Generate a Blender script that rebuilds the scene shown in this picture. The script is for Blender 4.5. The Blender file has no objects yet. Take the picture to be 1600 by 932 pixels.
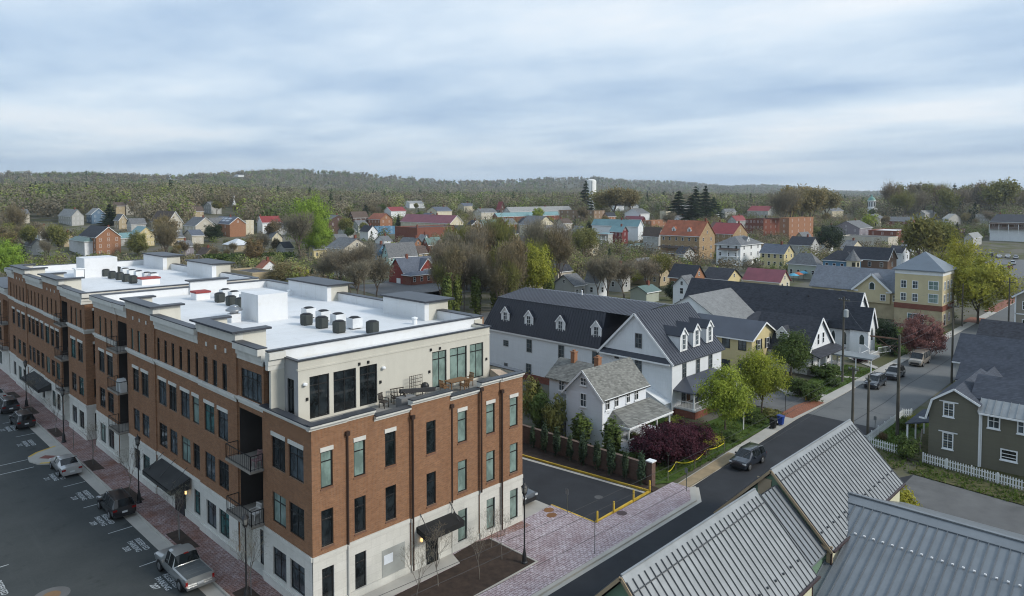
import bpy, math, random
import numpy as np
from mathutils import Vector
RN = random.Random(11)
NR = np.random.default_rng(5)
sc = bpy.context.scene
COL = sc.collection
rad = math.radians
# ------------------------------------------------------------------ camera model (town grid: X along the side street, Y along the apartment front)
F, CY, YAW, PIT, CH = 1107.13, 354.1, 0.7737, 0.0423, 27.0
FW = np.array([math.cos(YAW)*math.cos(PIT), math.sin(YAW)*math.cos(PIT), -math.sin(PIT)])
RI = np.array([math.sin(YAW), -math.cos(YAW), 0.0])
UP = np.cross(RI, FW)
CAM = np.array([0, 0, CH])
FWH = np.array([math.cos(YAW), math.sin(YAW)])
def ray(px, py): return RI*(px-800)/F + UP*(CY-py)/F + FW
def at(px, py, z=0.0):
    d = ray(px, py); return CAM + d*((z-CAM[2])/d[2])
def onx(px, py, X):
    d = ray(px, py); return CAM + d*(X/d[0])
def ony(px, py, Y):
    d = ray(px, py); return CAM + d*(Y/d[1])
# ------------------------------------------------------------------ terrain
_sx = [-1500, -400, 0, 100, 200, 280, 340, 400, 440, 500, 560, 620, 680, 740, 800, 860, 930, 990, 1040, 1090, 1140, 1190, 1230, 1280, 1350, 1600, 3000]
_sy = [272, 270, 269, 270, 272, 274, 269, 264, 262, 265, 270, 276, 281, 281, 280, 278, 276, 280, 283, 286, 289, 288, 290, 296, 299, 300, 300]
_dx = [-1500, 250, 450, 700, 930, 1190, 3000]
_dd = [1700, 1800, 2500, 3000, 3700, 4800, 4800]
def terr(x, y):
    x = np.asarray(x, float); y = np.asarray(y, float)
    w = x*FWH[0] + y*FWH[1]; lat = x*RI[0] + y*RI[1]
    wc = np.maximum(w, 1.0)
    px = np.clip(800 + F*lat/wc, -1400, 2900)
    D = np.interp(px, _dx, _dd)
    zr = CH + (307 - np.interp(px, _sx, _sy))/F*D - 13
    t = np.clip((wc-1150)/(D-1150), 0, 1); s = t**2.3
    fall = np.clip((wc-D)/2500, 0, 1)
    L = np.interp(px, [300, 560, 1150, 1400], [1.0, .55, .42, .2])
    base = L*(np.clip(wc-300, 0, 250)*0.07 + np.clip(wc-550, 0, 1000)*.022)
    z = base + np.maximum(zr-base, 0)*s*(1-0.8*fall)
    z = z + 4*np.sin(x*0.006+1)*np.sin(y*0.005)*s
    return np.where(w < 1, 0, z)
def tz(x, y): return float(terr(x, y))
def atT(px, py, dz=0.0):
    d = ray(px, py); k = np.geomspace(25, 6000, 900); P = CAM[None] + d[None]*k[:, None]
    g = P[:, 2] - terr(P[:, 0], P[:, 1]) - dz; i = np.nonzero(g < 0)[0]
    if not len(i): return CAM + d*900
    i = max(1, i[0]); a, b = k[i-1], k[i]
    for _ in range(24):
        m = (a+b)/2; p = CAM + d*m
        if p[2] - tz(p[0], p[1]) - dz > 0: a = m
        else: b = m
    return CAM + d*b
def atW(px, py, w):
    d = ray(px, py); return CAM + d*(w/(d@FW))
# ------------------------------------------------------------------ node materials
def nmat(name):
    m = bpy.data.materials.new(name); m.use_nodes = True
    nt = m.node_tree; b = nt.nodes['Principled BSDF']
    return m, nt, b
def nd(nt, t, **k):
    n = nt.nodes.new(t)
    for a, v in k.items(): setattr(n, a, v)
    return n
def mix(nt, fac, a, b, bt='MIX'):
    n = nd(nt, 'ShaderNodeMix', data_type='RGBA', blend_type=bt)
    if isinstance(fac, (int, float)): n.inputs[0].default_value = fac
    else: nt.links.new(fac, n.inputs[0])
    for i, v in ((6, a), (7, b)):
        if isinstance(v, (tuple, list)): n.inputs[i].default_value = (*v[:3], 1)
        else: nt.links.new(v, n.inputs[i])
    return n.outputs[2]
def math_(nt, op, a, b=None, clamp=False):
    n = nd(nt, 'ShaderNodeMath', operation=op, use_clamp=clamp)
    for i, v in enumerate((a, b)):
        if v is None: continue
        if isinstance(v, (int, float)): n.inputs[i].default_value = v
        else: nt.links.new(v, n.inputs[i])
    return n.outputs[0]
def noise(nt, vec, scale, detail=4, rough=.6):
    n = nd(nt, 'ShaderNodeTexNoise'); n.inputs['Scale'].default_value = scale
    n.inputs['Detail'].default_value = detail; n.inputs['Roughness'].default_value = rough
    if vec is not None: nt.links.new(vec, n.inputs['Vector'])
    return n.outputs['Fac']
def ramp(nt, fac, lo, hi):
    n = nd(nt, 'ShaderNodeMapRange'); n.inputs[1].default_value = lo; n.inputs[2].default_value = hi
    nt.links.new(fac, n.inputs[0]); return n.outputs[0]
def geo(nt): return nd(nt, 'ShaderNodeNewGeometry').outputs['Position']
def stretch(nt, vec, s):
    n = nd(nt, 'ShaderNodeMapping'); n.inputs['Scale'].default_value = s; nt.links.new(vec, n.inputs['Vector']); return n.outputs[0]
def bump(nt, b, h, strength, dist=.02):
    n = nd(nt, 'ShaderNodeBump'); n.inputs['Strength'].default_value = strength; n.inputs['Distance'].default_value = dist
    nt.links.new(h, n.inputs['Height']); nt.links.new(n.outputs[0], b.inputs['Normal'])
def sc3(c, k): return tuple(max(0, min(1, v*k)) for v in c)
MC = {}
def mat(name, c, rough=.75, var=.16, size=1.5, c2=None, metal=0.0, spec=.35, stain=0.0, bumpy=0.0):
    if name in MC: return MC[name]
    m, nt, b = nmat(name); g = geo(nt)
    n1 = noise(nt, g, 1.0/size, 5)
    f = ramp(nt, n1, .3, .7)
    o = mix(nt, f, sc3(c, 1-var), c2 if c2 else sc3(c, 1+var))
    n2 = noise(nt, g, 9.0/size, 3)
    o = mix(nt, ramp(nt, n2, .2, .8), o, sc3(c, .85), 'MIX') if False else o
    if stain:
        st = noise(nt, stretch(nt, g, (1.3, 1.3, .14)), 1.1, 5, .7)
        o = mix(nt, math_(nt, 'MULTIPLY', ramp(nt, st, .48, .75), stain), o, sc3(c, .45))
    nt.links.new(o, b.inputs['Base Color'])
    b.inputs['Roughness'].default_value = rough; b.inputs['Metallic'].default_value = metal
    b.inputs['Specular IOR Level'].default_value = spec
    if bumpy: bump(nt, b, n2, bumpy, .05)
    MC[name] = m; return m
def brick(name, c1, c2, mortar, bw=.21, bh=.068, big=.5, flat=False):
    m, nt, b = nmat(name); g = geo(nt)
    s = nd(nt, 'ShaderNodeSeparateXYZ'); nt.links.new(g, s.inputs[0])
    cb = nd(nt, 'ShaderNodeCombineXYZ')
    if flat:
        nt.links.new(s.outputs[0], cb.inputs[0]); nt.links.new(s.outputs[1], cb.inputs[1])
    else:
        nt.links.new(math_(nt, 'ADD', s.outputs[0], s.outputs[1]), cb.inputs[0]); nt.links.new(s.outputs[2], cb.inputs[1])
    t = nd(nt, 'ShaderNodeTexBrick'); nt.links.new(cb.outputs[0], t.inputs['Vector'])
    t.inputs['Color1'].default_value = (*c1, 1); t.inputs['Color2'].default_value = (*c2, 1); t.inputs['Mortar'].default_value = (*mortar, 1)
    t.inputs['Scale'].default_value = 1.0; t.inputs['Brick Width'].default_value = bw; t.inputs['Row Height'].default_value = bh
    t.inputs['Mortar Size'].default_value = .008; t.inputs['Bias'].default_value = 0
    n1 = noise(nt, stretch(nt, g, (1, 1, 2.2)), 1.6, 6, .7)
    o = mix(nt, math_(nt, 'MULTIPLY', ramp(nt, n1, .35, .72), big), t.outputs['Color'], sc3(c1, .5))
    n3 = noise(nt, stretch(nt, g, (.9, .9, .1)), 1.0, 5, .7); o = mix(nt, math_(nt, 'MULTIPLY', ramp(nt, n3, .5, .75), .3), o, sc3(c2, .62))
    n2 = noise(nt, stretch(nt, g, (1, 1, 5)), 2.5, 4)
    o = mix(nt, math_(nt, 'MULTIPLY', ramp(nt, n2, .5, .8), .35), o, sc3(c2, 1.4))
    nt.links.new(o, b.inputs['Base Color']); b.inputs['Roughness'].default_value = .85
    b.inputs['Specular IOR Level'].default_value = .2
    bump(nt, b, t.outputs['Fac'], -.3, .01)
    MC[name] = m; return m
def siding(name, c, pitch=.18, vertical=False, stain=.25, wear=.1):
    if name in MC: return MC[name]
    m, nt, b = nmat(name); g = geo(nt)
    s = nd(nt, 'ShaderNodeSeparateXYZ'); nt.links.new(g, s.inputs[0])
    u = math_(nt, 'ADD', s.outputs[0], s.outputs[1]) if vertical else s.outputs[2]
    fr = math_(nt, 'FRACT', math_(nt, 'DIVIDE', u, pitch))
    st = noise(nt, stretch(nt, g, (1.2, 1.2, .2)), 1.0, 6, .7)
    o = mix(nt, math_(nt, 'MULTIPLY', ramp(nt, st, .45, .8), stain), c, sc3(c, .55))
    pl = noise(nt, stretch(nt, g, (.35, .35, 1/pitch)), 1.0, 1)
    o = mix(nt, math_(nt, 'MULTIPLY', ramp(nt, pl, .3, .7), wear*2), o, sc3(c, .78))
    nt.links.new(o, b.inputs['Base Color']); b.inputs['Roughness'].default_value = .6; b.inputs['Specular IOR Level'].default_value = .25
    if vertical: fr = math_(nt, 'GREATER_THAN', fr, .85)
    bump(nt, b, fr, -.9 if not vertical else .8, .03)
    MC[name] = m; return m
def shingle(name, c, var=.3):
    if name in MC: return MC[name]
    m, nt, b = nmat(name); g = geo(nt)
    s = nd(nt, 'ShaderNodeSeparateXYZ'); nt.links.new(g, s.inputs[0])
    cb = nd(nt, 'ShaderNodeCombineXYZ'); nt.links.new(math_(nt, 'ADD', s.outputs[0], s.outputs[1]), cb.inputs[0]); nt.links.new(s.outputs[2], cb.inputs[1])
    t = nd(nt, 'ShaderNodeTexBrick'); nt.links.new(cb.outputs[0], t.inputs['Vector'])
    t.inputs['Color1'].default_value = (*sc3(c, 1-var), 1); t.inputs['Color2'].default_value = (*sc3(c, 1+var), 1); t.inputs['Mortar'].default_value = (*sc3(c, .55), 1)
    t.inputs['Scale'].default_value = 1; t.inputs['Brick Width'].default_value = .35; t.inputs['Row Height'].default_value = .12; t.inputs['Mortar Size'].default_value = .006
    n1 = noise(nt, g, .8, 5, .65)
    o = mix(nt, math_(nt, 'MULTIPLY', ramp(nt, n1, .4, .7), .4), t.outputs['Color'], sc3(c, 1.5))
    nt.links.new(o, b.inputs['Base Color']); b.inputs['Roughness'].default_value = .85; b.inputs['Specular IOR Level'].default_value = .25
    bump(nt, b, t.outputs['Fac'], -.4, .015)
    MC[name] = m; return m
def glass(name, c, rough=.06, var=.5):
    m, nt, b = nmat(name); g = geo(nt)
    n1 = noise(nt, stretch(nt, g, (1, 1, .6)), 1.3, 4)
    o = mix(nt, ramp(nt, n1, .42, .62), sc3(c, 1-var), sc3(c, 1+var*1.6))
    nt.links.new(o, b.inputs['Base Color']); b.inputs['Roughness'].default_value = rough
    b.inputs['Specular IOR Level'].default_value = .5
    MC[name] = m; return m
def leafmat(name, c, var=.35, trans=.3, fq=.45):
    m, nt, b = nmat(name); g = geo(nt)
    oi = nd(nt, 'ShaderNodeObjectInfo').outputs['Random']
    n1 = noise(nt, g, fq, 3 if fq > .1 else 6)
    o = mix(nt, ramp(nt, n1, .3, .7), sc3(c, 1-var), sc3((c[0]*1.25, c[1]*1.1, c[2]*.9), 1+var))
    o = mix(nt, math_(nt, 'MULTIPLY', oi, .45), o, sc3((c[0]*.95, c[1]*1.08, c[2]*1.0), 1.25))
    nt.links.new(o, b.inputs['Base Color']); b.inputs['Roughness'].default_value = .7; b.inputs['Specular IOR Level'].default_value = .15
    tr = nd(nt, 'ShaderNodeBsdfTranslucent'); nt.links.new(o, tr.inputs[0])
    ms = nd(nt, 'ShaderNodeMixShader'); ms.inputs[0].default_value = trans
    nt.links.new(b.outputs[0], ms.inputs[1]); nt.links.new(tr.outputs[0], ms.inputs[2])
    nt.links.new(ms.outputs[0], nt.nodes['Material Output'].inputs[0])
    MC[name] = m; return m
# ------------------------------------------------------------------ mesh builder
ORG = {}
class MB:
    def __init__(s): s.v = []; s.f = []; s.m = []
    def poly(s, pts, m=0):
        i = len(s.v); s.v += [tuple(map(float, p)) for p in pts]; s.f.append(tuple(range(i, i+len(pts)))); s.m.append(m); return s
    def box(s, x0, y0, z0, x1, y1, z1, m=0):
        x0, x1 = sorted((x0, x1)); y0, y1 = sorted((y0, y1)); z0, z1 = sorted((z0, z1))
        i = len(s.v)
        s.v += [(x0,y0,z0),(x1,y0,z0),(x1,y1,z0),(x0,y1,z0),(x0,y0,z1),(x1,y0,z1),(x1,y1,z1),(x0,y1,z1)]
        for q in ((0,3,2,1),(4,5,6,7),(0,1,5,4),(1,2,6,5),(2,3,7,6),(3,0,4,7)): s.f.append(tuple(i+k for k in q)); s.m.append(m)
        return s
    def bar(s, p0, p1, w, h=None, m=0):            # a square-section bar between two points
        h = h or w; p0 = Vector(p0); p1 = Vector(p1); d = (p1-p0).normalized()
        a = d.cross(Vector((0,0,1)));  a = a.normalized() if a.length > 1e-4 else Vector((1,0,0)); b = a.cross(d)
        i = len(s.v)
        for p in (p0, p1):
            for sa, sb in ((-1,-1),(1,-1),(1,1),(-1,1)): s.v.append(tuple(p + a*sa*w/2 + b*sb*h/2))
        for q in ((3,2,1,0),(4,5,6,7),(0,1,5,4),(1,2,6,5),(2,3,7,6),(3,0,4,7)): s.f.append(tuple(i+k for k in q)); s.m.append(m)
        return s
    def cyl(s, p0, p1, r0, r1=None, n=10, m=0, cap=True):
        r1 = r0 if r1 is None else r1; p0 = Vector(p0); p1 = Vector(p1); d = (p1-p0)
        d = d.normalized() if d.length > 1e-6 else Vector((0,0,1))
        a = d.cross(Vector((0,0,1)));  a = a.normalized() if a.length > 1e-4 else Vector((1,0,0)); b = d.cross(a)
        i = len(s.v)
        for p, r in ((p0, r0), (p1, r1)):
            for k in range(n):
                t = 2*math.pi*k/n; s.v.append(tuple(p + (a*math.cos(t) + b*math.sin(t))*r))
        for k in range(n): s.f.append((i+k, i+(k+1)%n, i+n+(k+1)%n, i+n+k)); s.m.append(m)
        if cap: s.f.append(tuple(i+k for k in reversed(range(n)))); s.m.append(m); s.f.append(tuple(i+n+k for k in range(n))); s.m.append(m)
        return s
    def lathe(s, c, prof, n=14, m=0):
        i = len(s.v); c = Vector(c)
        for r, z in prof:
            for k in range(n):
                t = 2*math.pi*k/n; s.v.append((c.x+r*math.cos(t), c.y+r*math.sin(t), c.z+z))
        for j in range(len(prof)-1):
            for k in range(n): s.f.append((i+j*n+k, i+j*n+(k+1)%n, i+(j+1)*n+(k+1)%n, i+(j+1)*n+k)); s.m.append(m)
        s.f.append(tuple(i+k for k in reversed(range(n)))); s.m.append(m)
        s.f.append(tuple(i+(len(prof)-1)*n+k for k in range(n))); s.m.append(m)
        return s
    def prism(s, pts, ax, a0, a1, m=0):            # a 2-D outline (y,z) drawn along x, or (x,z) along y, or (x,y) along z
        f = {'x': lambda p, a: (a, p[0], p[1]), 'y': lambda p, a: (p[0], a, p[1]), 'z': lambda p, a: (p[0], p[1], a)}[ax]
        i = len(s.v); n = len(pts)
        for a in (a0, a1): s.v += [f(p, a) for p in pts]
        for k in range(n): s.f.append((i+k, i+(k+1)%n, i+n+(k+1)%n, i+n+k)); s.m.append(m)
        s.f.append(tuple(i+k for k in reversed(range(n)))); s.m.append(m); s.f.append(tuple(i+n+k for k in range(n))); s.m.append(m)
        return s
    def slab(s, q, t, m=0):                         # a thick plate: top face q, thickness t straight down
        n = len(q); i = len(s.v); s.v += [tuple(map(float, p)) for p in q] + [(p[0], p[1], p[2]-t) for p in q]
        s.f.append(tuple(i+k for k in range(n))); s.m.append(m); s.f.append(tuple(i+n+k for k in reversed(range(n)))); s.m.append(m)
        for k in range(n): s.f.append((i+k, i+n+k, i+n+(k+1)%n, i+(k+1)%n)); s.m.append(m)
        return s
    def mesh(s, name, mats, org=(0,0,0), smooth=False):
        me = bpy.data.meshes.new(name)
        ox, oy, oz = org
        me.from_pydata([(a-ox, b-oy, c-oz) for a, b, c in s.v], [], s.f)
        for m in (mats if isinstance(mats, (list, tuple)) else [mats]): me.materials.append(m)
        if any(s.m): me.polygons.foreach_set('material_index', s.m)
        if smooth:
            me.polygons.foreach_set('use_smooth', [True]*len(s.f))
            me.set_sharp_from_angle(angle=rad(38))
        me.update(); return me
    def build(s, name, mats, parent=None, smooth=False, org=None):
        o0 = ORG.get(parent.name, (0,0,0)) if parent is not None else (org or (0,0,0))
        o = bpy.data.objects.new(name, s.mesh(name, mats, o0, smooth)); COL.objects.link(o)
        if parent is not None: o.parent = parent
        else: o.location = o0
        ORG[o.name] = o0
        return o
def tag(o, label=None, cat=None, group=None, kind=None):
    if label: o['label'] = label
    if cat: o['category'] = cat
    if group: o['group'] = group
    if kind: o['kind'] = kind
    return o
def thing(name, label, cat, loc=(0,0,0), rotz=0.0, group=None, local=False):
    o = bpy.data.objects.new(name, None); COL.objects.link(o); o.empty_display_size = .3
    o.location = loc; o.rotation_euler = (0, 0, rotz); ORG[o.name] = (0,0,0) if local else tuple(loc)
    return tag(o, label, cat, group)
def dup(o, parent=None, loc=None, rotz=None, scale=None, **t):
    c = o.copy(); COL.objects.link(c); ORG[c.name] = (0,0,0)
    if parent is not None: c.parent = parent
    for ch in o.children: dup(ch, c)
    if loc is not None: c.location = loc
    if rotz is not None: c.rotation_euler = (0, 0, rotz)
    if scale is not None: c.scale = scale
    return tag(c, **t)
def struct(name, mb, m): return tag(mb.build(name, m), kind='structure')
def placed(name, mesh, parent, loc):
    o = bpy.data.objects.new(name, mesh); COL.objects.link(o)
    if parent is not None: o.parent = parent
    o.location = loc; ORG[o.name] = (0,0,0); return o
# ------------------------------------------------------------------ materials
brick_west = brick('apartment brick', (.31,.148,.070), (.20,.092,.047), (.29,.22,.16))
brick_red = brick('red brick', (.25,.075,.045), (.17,.05,.032), (.22,.15,.12))
brick_orange = brick('orange brick', (.38,.18,.095), (.29,.135,.072), (.3,.2,.14))
brick_tan = brick('tan brick', (.30,.2,.12), (.24,.155,.095), (.3,.25,.2))
brick_dark = brick('dark brick', (.12,.065,.05), (.09,.05,.04), (.12,.1,.09))
fieldstone = brick('tan fieldstone', (.42,.30,.17), (.30,.20,.11), (.4,.33,.24), .6, .32, .4)
cast_stone = brick('white cast stone', (.62,.61,.56), (.57,.56,.51), (.48,.47,.43), 1.2, .6, .12)
stone_trim = mat('pale stone trim', (.60,.59,.54), .7, .06, 1, stain=.25)
sill_m = mat('brown brick sill', (.17,.09,.06))
cream_stucco = mat('cream stucco', (.54,.52,.45), .85, .05, 2, stain=.12)
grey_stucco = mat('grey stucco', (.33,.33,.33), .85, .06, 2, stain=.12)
cap_metal = mat('dark roof coping', (.035,.04,.05), .45, .15, 2, spec=.5)
def membrane():
    m, nt, b = nmat('white roof membrane'); g = geo(nt); s = nd(nt, 'ShaderNodeSeparateXYZ'); nt.links.new(g, s.inputs[0])
    n1 = noise(nt, g, .18, 6, .65); n2 = noise(nt, g, .9, 5, .7); n3 = noise(nt, stretch(nt, g, (.25, 1.6, 1)), .8, 4)
    o = mix(nt, ramp(nt, n1, .38, .66), (.70,.71,.72), (.63,.64,.64))
    o = mix(nt, math_(nt, 'MULTIPLY', ramp(nt, n2, .55, .8), .45), o, (.50,.49,.45))
    o = mix(nt, math_(nt, 'MULTIPLY', ramp(nt, n3, .58, .75), .35), o, (.58,.54,.46))
    ln = math_(nt, 'LESS_THAN', math_(nt, 'FRACT', math_(nt, 'DIVIDE', s.outputs[1], 3.05)), .03)
    o = mix(nt, math_(nt, 'MULTIPLY', ln, .35), o, (.5,.5,.5))
    nt.links.new(o, b.inputs['Base Color']); b.inputs['Roughness'].default_value = .7; b.inputs['Specular IOR Level'].default_value = .3; return m
white_roof = membrane()
white_paint = mat('white paint', (.77,.78,.78), .55, .06, 1.5, stain=.08)
dark_frame = mat('dark bronze frame', (.018,.018,.018), .4, .1, 1)
black_metal = mat('black iron', (.012,.012,.013), .45, .1, 1, spec=.5)
pane_dark = glass('dark window glass', (.012,.016,.018))
pane_shade = glass('window glass with pale shade', (.17,.235,.21), .12, .2)
pane_mid = glass('grey window glass', (.05,.065,.075), .08, .4)
pane_teal = glass('green tinted window glass', (.03,.085,.085), .06, .5)
asphalt_new = mat('fresh asphalt', (.026,.028,.032), .85, .22, 3, bumpy=.2)
concrete = mat('pale concrete', (.40,.38,.34), .9, .12, 2.5, stain=0, bumpy=.1)
metal_roof = mat('grey standing seam metal', (.265,.28,.285), .45, .15, 1.2, metal=.2, spec=.4, stain=.18)
seam_dark = mat('seam shade', (.10,.105,.11), .5, .1, 1)  # seam ribs darker than the roof: shade on their sides put into the colour
roof_black = mat('black metal roof', (.030,.034,.046), .45, .12, 3, spec=.45)
roof_seam = mat('dark blue seam metal', (.065,.072,.09), .42, .12, 3, metal=.2, spec=.45)
slate_dark = shingle('dark slate shingle', (.040,.043,.052))
slate_mid = shingle('mid grey shingle', (.14,.145,.15))
slate_old = shingle('weathered grey shingle', (.17,.17,.155), .35)
slate_light = shingle('light grey shingle', (.25,.255,.25))
slate_blue = shingle('blue grey shingle', (.10,.115,.145), .2)
slate_navy = shingle('navy grey shingle', (.055,.063,.08), .2)
slate_brown = shingle('brown shingle', (.10,.075,.062))
roof_teal = mat('teal metal roof', (.16,.275,.29), .5, .15, 3)
roof_green = mat('grey green metal roof', (.11,.17,.155), .5, .15, 3)
roof_maroon = mat('maroon metal roof', (.21,.065,.082), .5, .15, 3)
roof_red = mat('red metal roof', (.22,.035,.035), .5, .15, 3)
roof_rust = mat('rust orange metal roof', (.27,.085,.04), .6, .25, 2)
roof_white = mat('white metal roof', (.62,.64,.66), .5, .1, 3)
roof_flat = mat('dark flat roof', (.07,.07,.075), .9, .25, 3)
SD = {}
def sid(key, c, **k):
    SD[key] = siding('siding ' + key, c, **k); return SD[key]
sid('white', (.76,.78,.79)); sid('bluewhite', (.68,.71,.75), stain=.2); sid('cream', (.60,.54,.40)); sid('yellow', (.60,.51,.28)); sid('tan', (.42,.34,.22))
sid('palegrey', (.42,.42,.40)); sid('olive', (.15,.142,.105), pitch=.22, wear=.14); sid('blue', (.10,.22,.34)); sid('teal', (.33,.50,.49)); sid('steel', (.12,.19,.27))
sid('green', (.15,.235,.16), pitch=.14); sid('taupe', (.30,.27,.22)); sid('lilac', (.27,.25,.28)); sid('board', (.72,.75,.77), pitch=.35, vertical=True, stain=.12); sid('barn', (.24,.045,.035), vertical=True, pitch=.3)
sid('beige', (.52,.48,.40)); sid('darkred', (.16,.03,.03)); sid('palegreen', (.40,.43,.36)); sid('brownwood', (.16,.10,.07))
MC.update({'teal wood': SD['teal']})
# ------------------------------------------------------------------ windows: mesh shared by size, frame is the part, pane (and lintel) its sub-parts
WMESH = {}
def _map(face):
    return {'S': lambda u, n, v: (u, -n, v), 'W': lambda u, n, v: (-n, u, v), 'N': lambda u, n, v: (-u, n, v), 'E': lambda u, n, v: (n, -u, v)}[face]
def _bx(mb, f, u0, u1, n0, n1, v0, v1, m=0):
    a = f(u0, n0, v0); b = f(u1, n1, v1); mb.box(*a, *b, m)
def wmesh(face, w, h, fw, cols, rows, fm, pm, lint, munt, deep=.07, sill=0, ledge=None):
    key = (face, round(w, 2), round(h, 2), fw, cols, tuple(rows), fm.name, pm.name, lint, munt, sill, ledge)
    if key in WMESH: return WMESH[key]
    f = _map(face); a = MB(); p = MB()
    _bx(a, f, -w/2, w/2, -.01, deep, 0, fw); _bx(a, f, -w/2, w/2, -.01, deep, h-fw, h)
    _bx(a, f, -w/2, -w/2+fw, -.01, deep, fw, h-fw); _bx(a, f, w/2-fw, w/2, -.01, deep, fw, h-fw)
    iw = w-2*fw
    for k in range(1, cols):
        u = -w/2+fw+iw*k/cols; _bx(a, f, u-munt/2, u+munt/2, -.01, deep-.02, fw, h-fw)
    for r in rows: _bx(a, f, -w/2+fw, w/2-fw, -.01, deep-.012, h*r-munt*.6, h*r+munt*.6)
    if sill: _bx(a, f, -w/2-.06, w/2+.06, -.01, deep+.07, -.09, 0)
    _bx(p, f, -w/2+fw*.6, w/2-fw*.6, -.005, .022, fw*.6, h-fw*.6)
    l = None
    if lint:
        l = MB(); _bx(l, f, -w/2-.05, w/2+.05, lint-.14, lint, h+.012, h+.29)
        l = l.mesh('lintel', stone_trim)
    q = None
    if ledge: q = MB(); _bx(q, f, -w/2-.05, w/2+.05, ledge-.14, ledge, -.11, -.012); q = q.mesh('sill', sill_m)
    WMESH[key] = (a.mesh('window_frame', fm), p.mesh('pane', pm), l, q); return WMESH[key]
def window(root, face, c, a, z, w, h, fm=None, pm=None, fw=.07, cols=1, rows=(.5,), lint=False, munt=.05, sub=True, name='window', sill=0, ledge=None):
    """c: the wall plane, a: centre along the wall, z: bottom edge (world)"""
    fr, pn, l, q = wmesh(face, w, h, fw, cols, rows, fm or white_paint, pm or pane_dark, lint, munt, sill=sill, ledge=ledge)
    o = ORG[root.name]
    loc = (a-o[0], c-o[1], z-o[2]) if face in 'SN' else (c-o[0], a-o[1], z-o[2])
    wf = placed(name, fr, root, loc)
    if sub: placed('pane', pn, wf, (0,0,0))
    if l: placed('lintel', l, wf, (0,0,0))
    if q: placed('sill', q, wf, (0,0,0))
    return wf
# ------------------------------------------------------------------ buildings
def roof_gable(rb, x0, y0, x1, y1, e, rise, ax, oh=.4, t=.16, m=0, seam=0, mseam=0, end=None):
    end = oh if end is None else end
    if ax == 'x':
        hw = (y1-y0)/2; k = rise/hw; yc = (y0+y1)/2
        for s in (-1, 1):
            q = [(x0-end, yc, e+rise), (x1+end, yc, e+rise), (x1+end, yc+s*(hw+oh), e-k*oh), (x0-end, yc+s*(hw+oh), e-k*oh)]
            q = q if s < 0 else q[::-1]
            rb.slab([(a, b, c+t) for a, b, c in q], t, m)
            if seam:
                n = int((x1-x0+2*end)/seam)
                for i in range(n+1):
                    x = x0-end+.03+i*(x1-x0+2*end-.06)/n
                    rb.bar((x, yc+s*.02, e+rise+t+.03), (x, yc+s*(hw+oh), e-k*oh+t+.03), .05, .07, mseam)
    else:
        hw = (x1-x0)/2; k = rise/hw; xc = (x0+x1)/2
        for s in (-1, 1):
            q = [(xc, y0-end, e+rise), (xc, y1+end, e+rise), (xc+s*(hw+oh), y1+end, e-k*oh), (xc+s*(hw+oh), y0-end, e-k*oh)]
            q = q if s > 0 else q[::-1]
            rb.slab([(a, b, c+t) for a, b, c in q], t, m)
            if seam:
                n = int((y1-y0+2*end)/seam)
                for i in range(n+1):
                    y = y0-end+.03+i*(y1-y0+2*end-.06)/n
                    rb.bar((xc+s*.02, y, e+rise+t+.03), (xc+s*(hw+oh), y, e-k*oh+t+.03), .05, .07, mseam)
def walls(wb, x0, y0, x1, y1, z, e, rise=0, ax='x', m=0):
    if ax == 'x':
        wb.prism([(y0, z), (y1, z), (y1, e)] + ([((y0+y1)/2, e+rise)] if rise else []) + [(y0, e)], 'x', x0, x1, m)
    else:
        wb.prism([(x0, z), (x1, z), (x1, e)] + ([((x0+x1)/2, e+rise)] if rise else []) + [(x0, e)], 'y', y0, y1, m)
def roof_hip(rb, x0, y0, x1, y1, e, rise, oh=.45, t=.14, m=0):
    x0 -= oh; y0 -= oh; x1 += oh; y1 += oh; w = x1-x0; d = y1-y0; h = min(w, d)/2
    if w >= d: r0 = (x0+h, (y0+y1)/2, e+rise); r1 = (x1-h, (y0+y1)/2, e+rise)
    else: r0 = ((x0+x1)/2, y0+h, e+rise); r1 = ((x0+x1)/2, y1-h, e+rise)
    A, B, C, D = (x0,y0,e), (x1,y0,e), (x1,y1,e), (x0,y1,e)
    if w >= d: qs = [(A,B,r1,r0), (C,D,r0,r1), (B,C,r1), (D,A,r0)]
    else: qs = [(A,B,r0), (B,C,r1,r0), (C,D,r1), (D,A,r0,r1)]
    for q in qs: rb.poly(q, m)
    rb.poly([(p[0], p[1], e-t) for p in (D, C, B, A)], m)
    for p, q in ((A,B),(B,C),(C,D),(D,A)): rb.poly([p, (p[0],p[1],e-t), (q[0],q[1],e-t), q], m)
def chimney(root, x, y, z0, z1, s=.7, m=None, roof=None):
    b = MB().box(x-s/2, y-s/2, z0, x+s/2, y+s/2, z1).box(x-s/2-.06, y-s/2-.06, z1, x+s/2+.06, y+s/2+.06, z1+.12).box(x-s*.25, y-s*.25, z1+.12, x+s*.25, y+s*.25, z1+.3)
    return b.build('chimney', m or brick_red, root)
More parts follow.
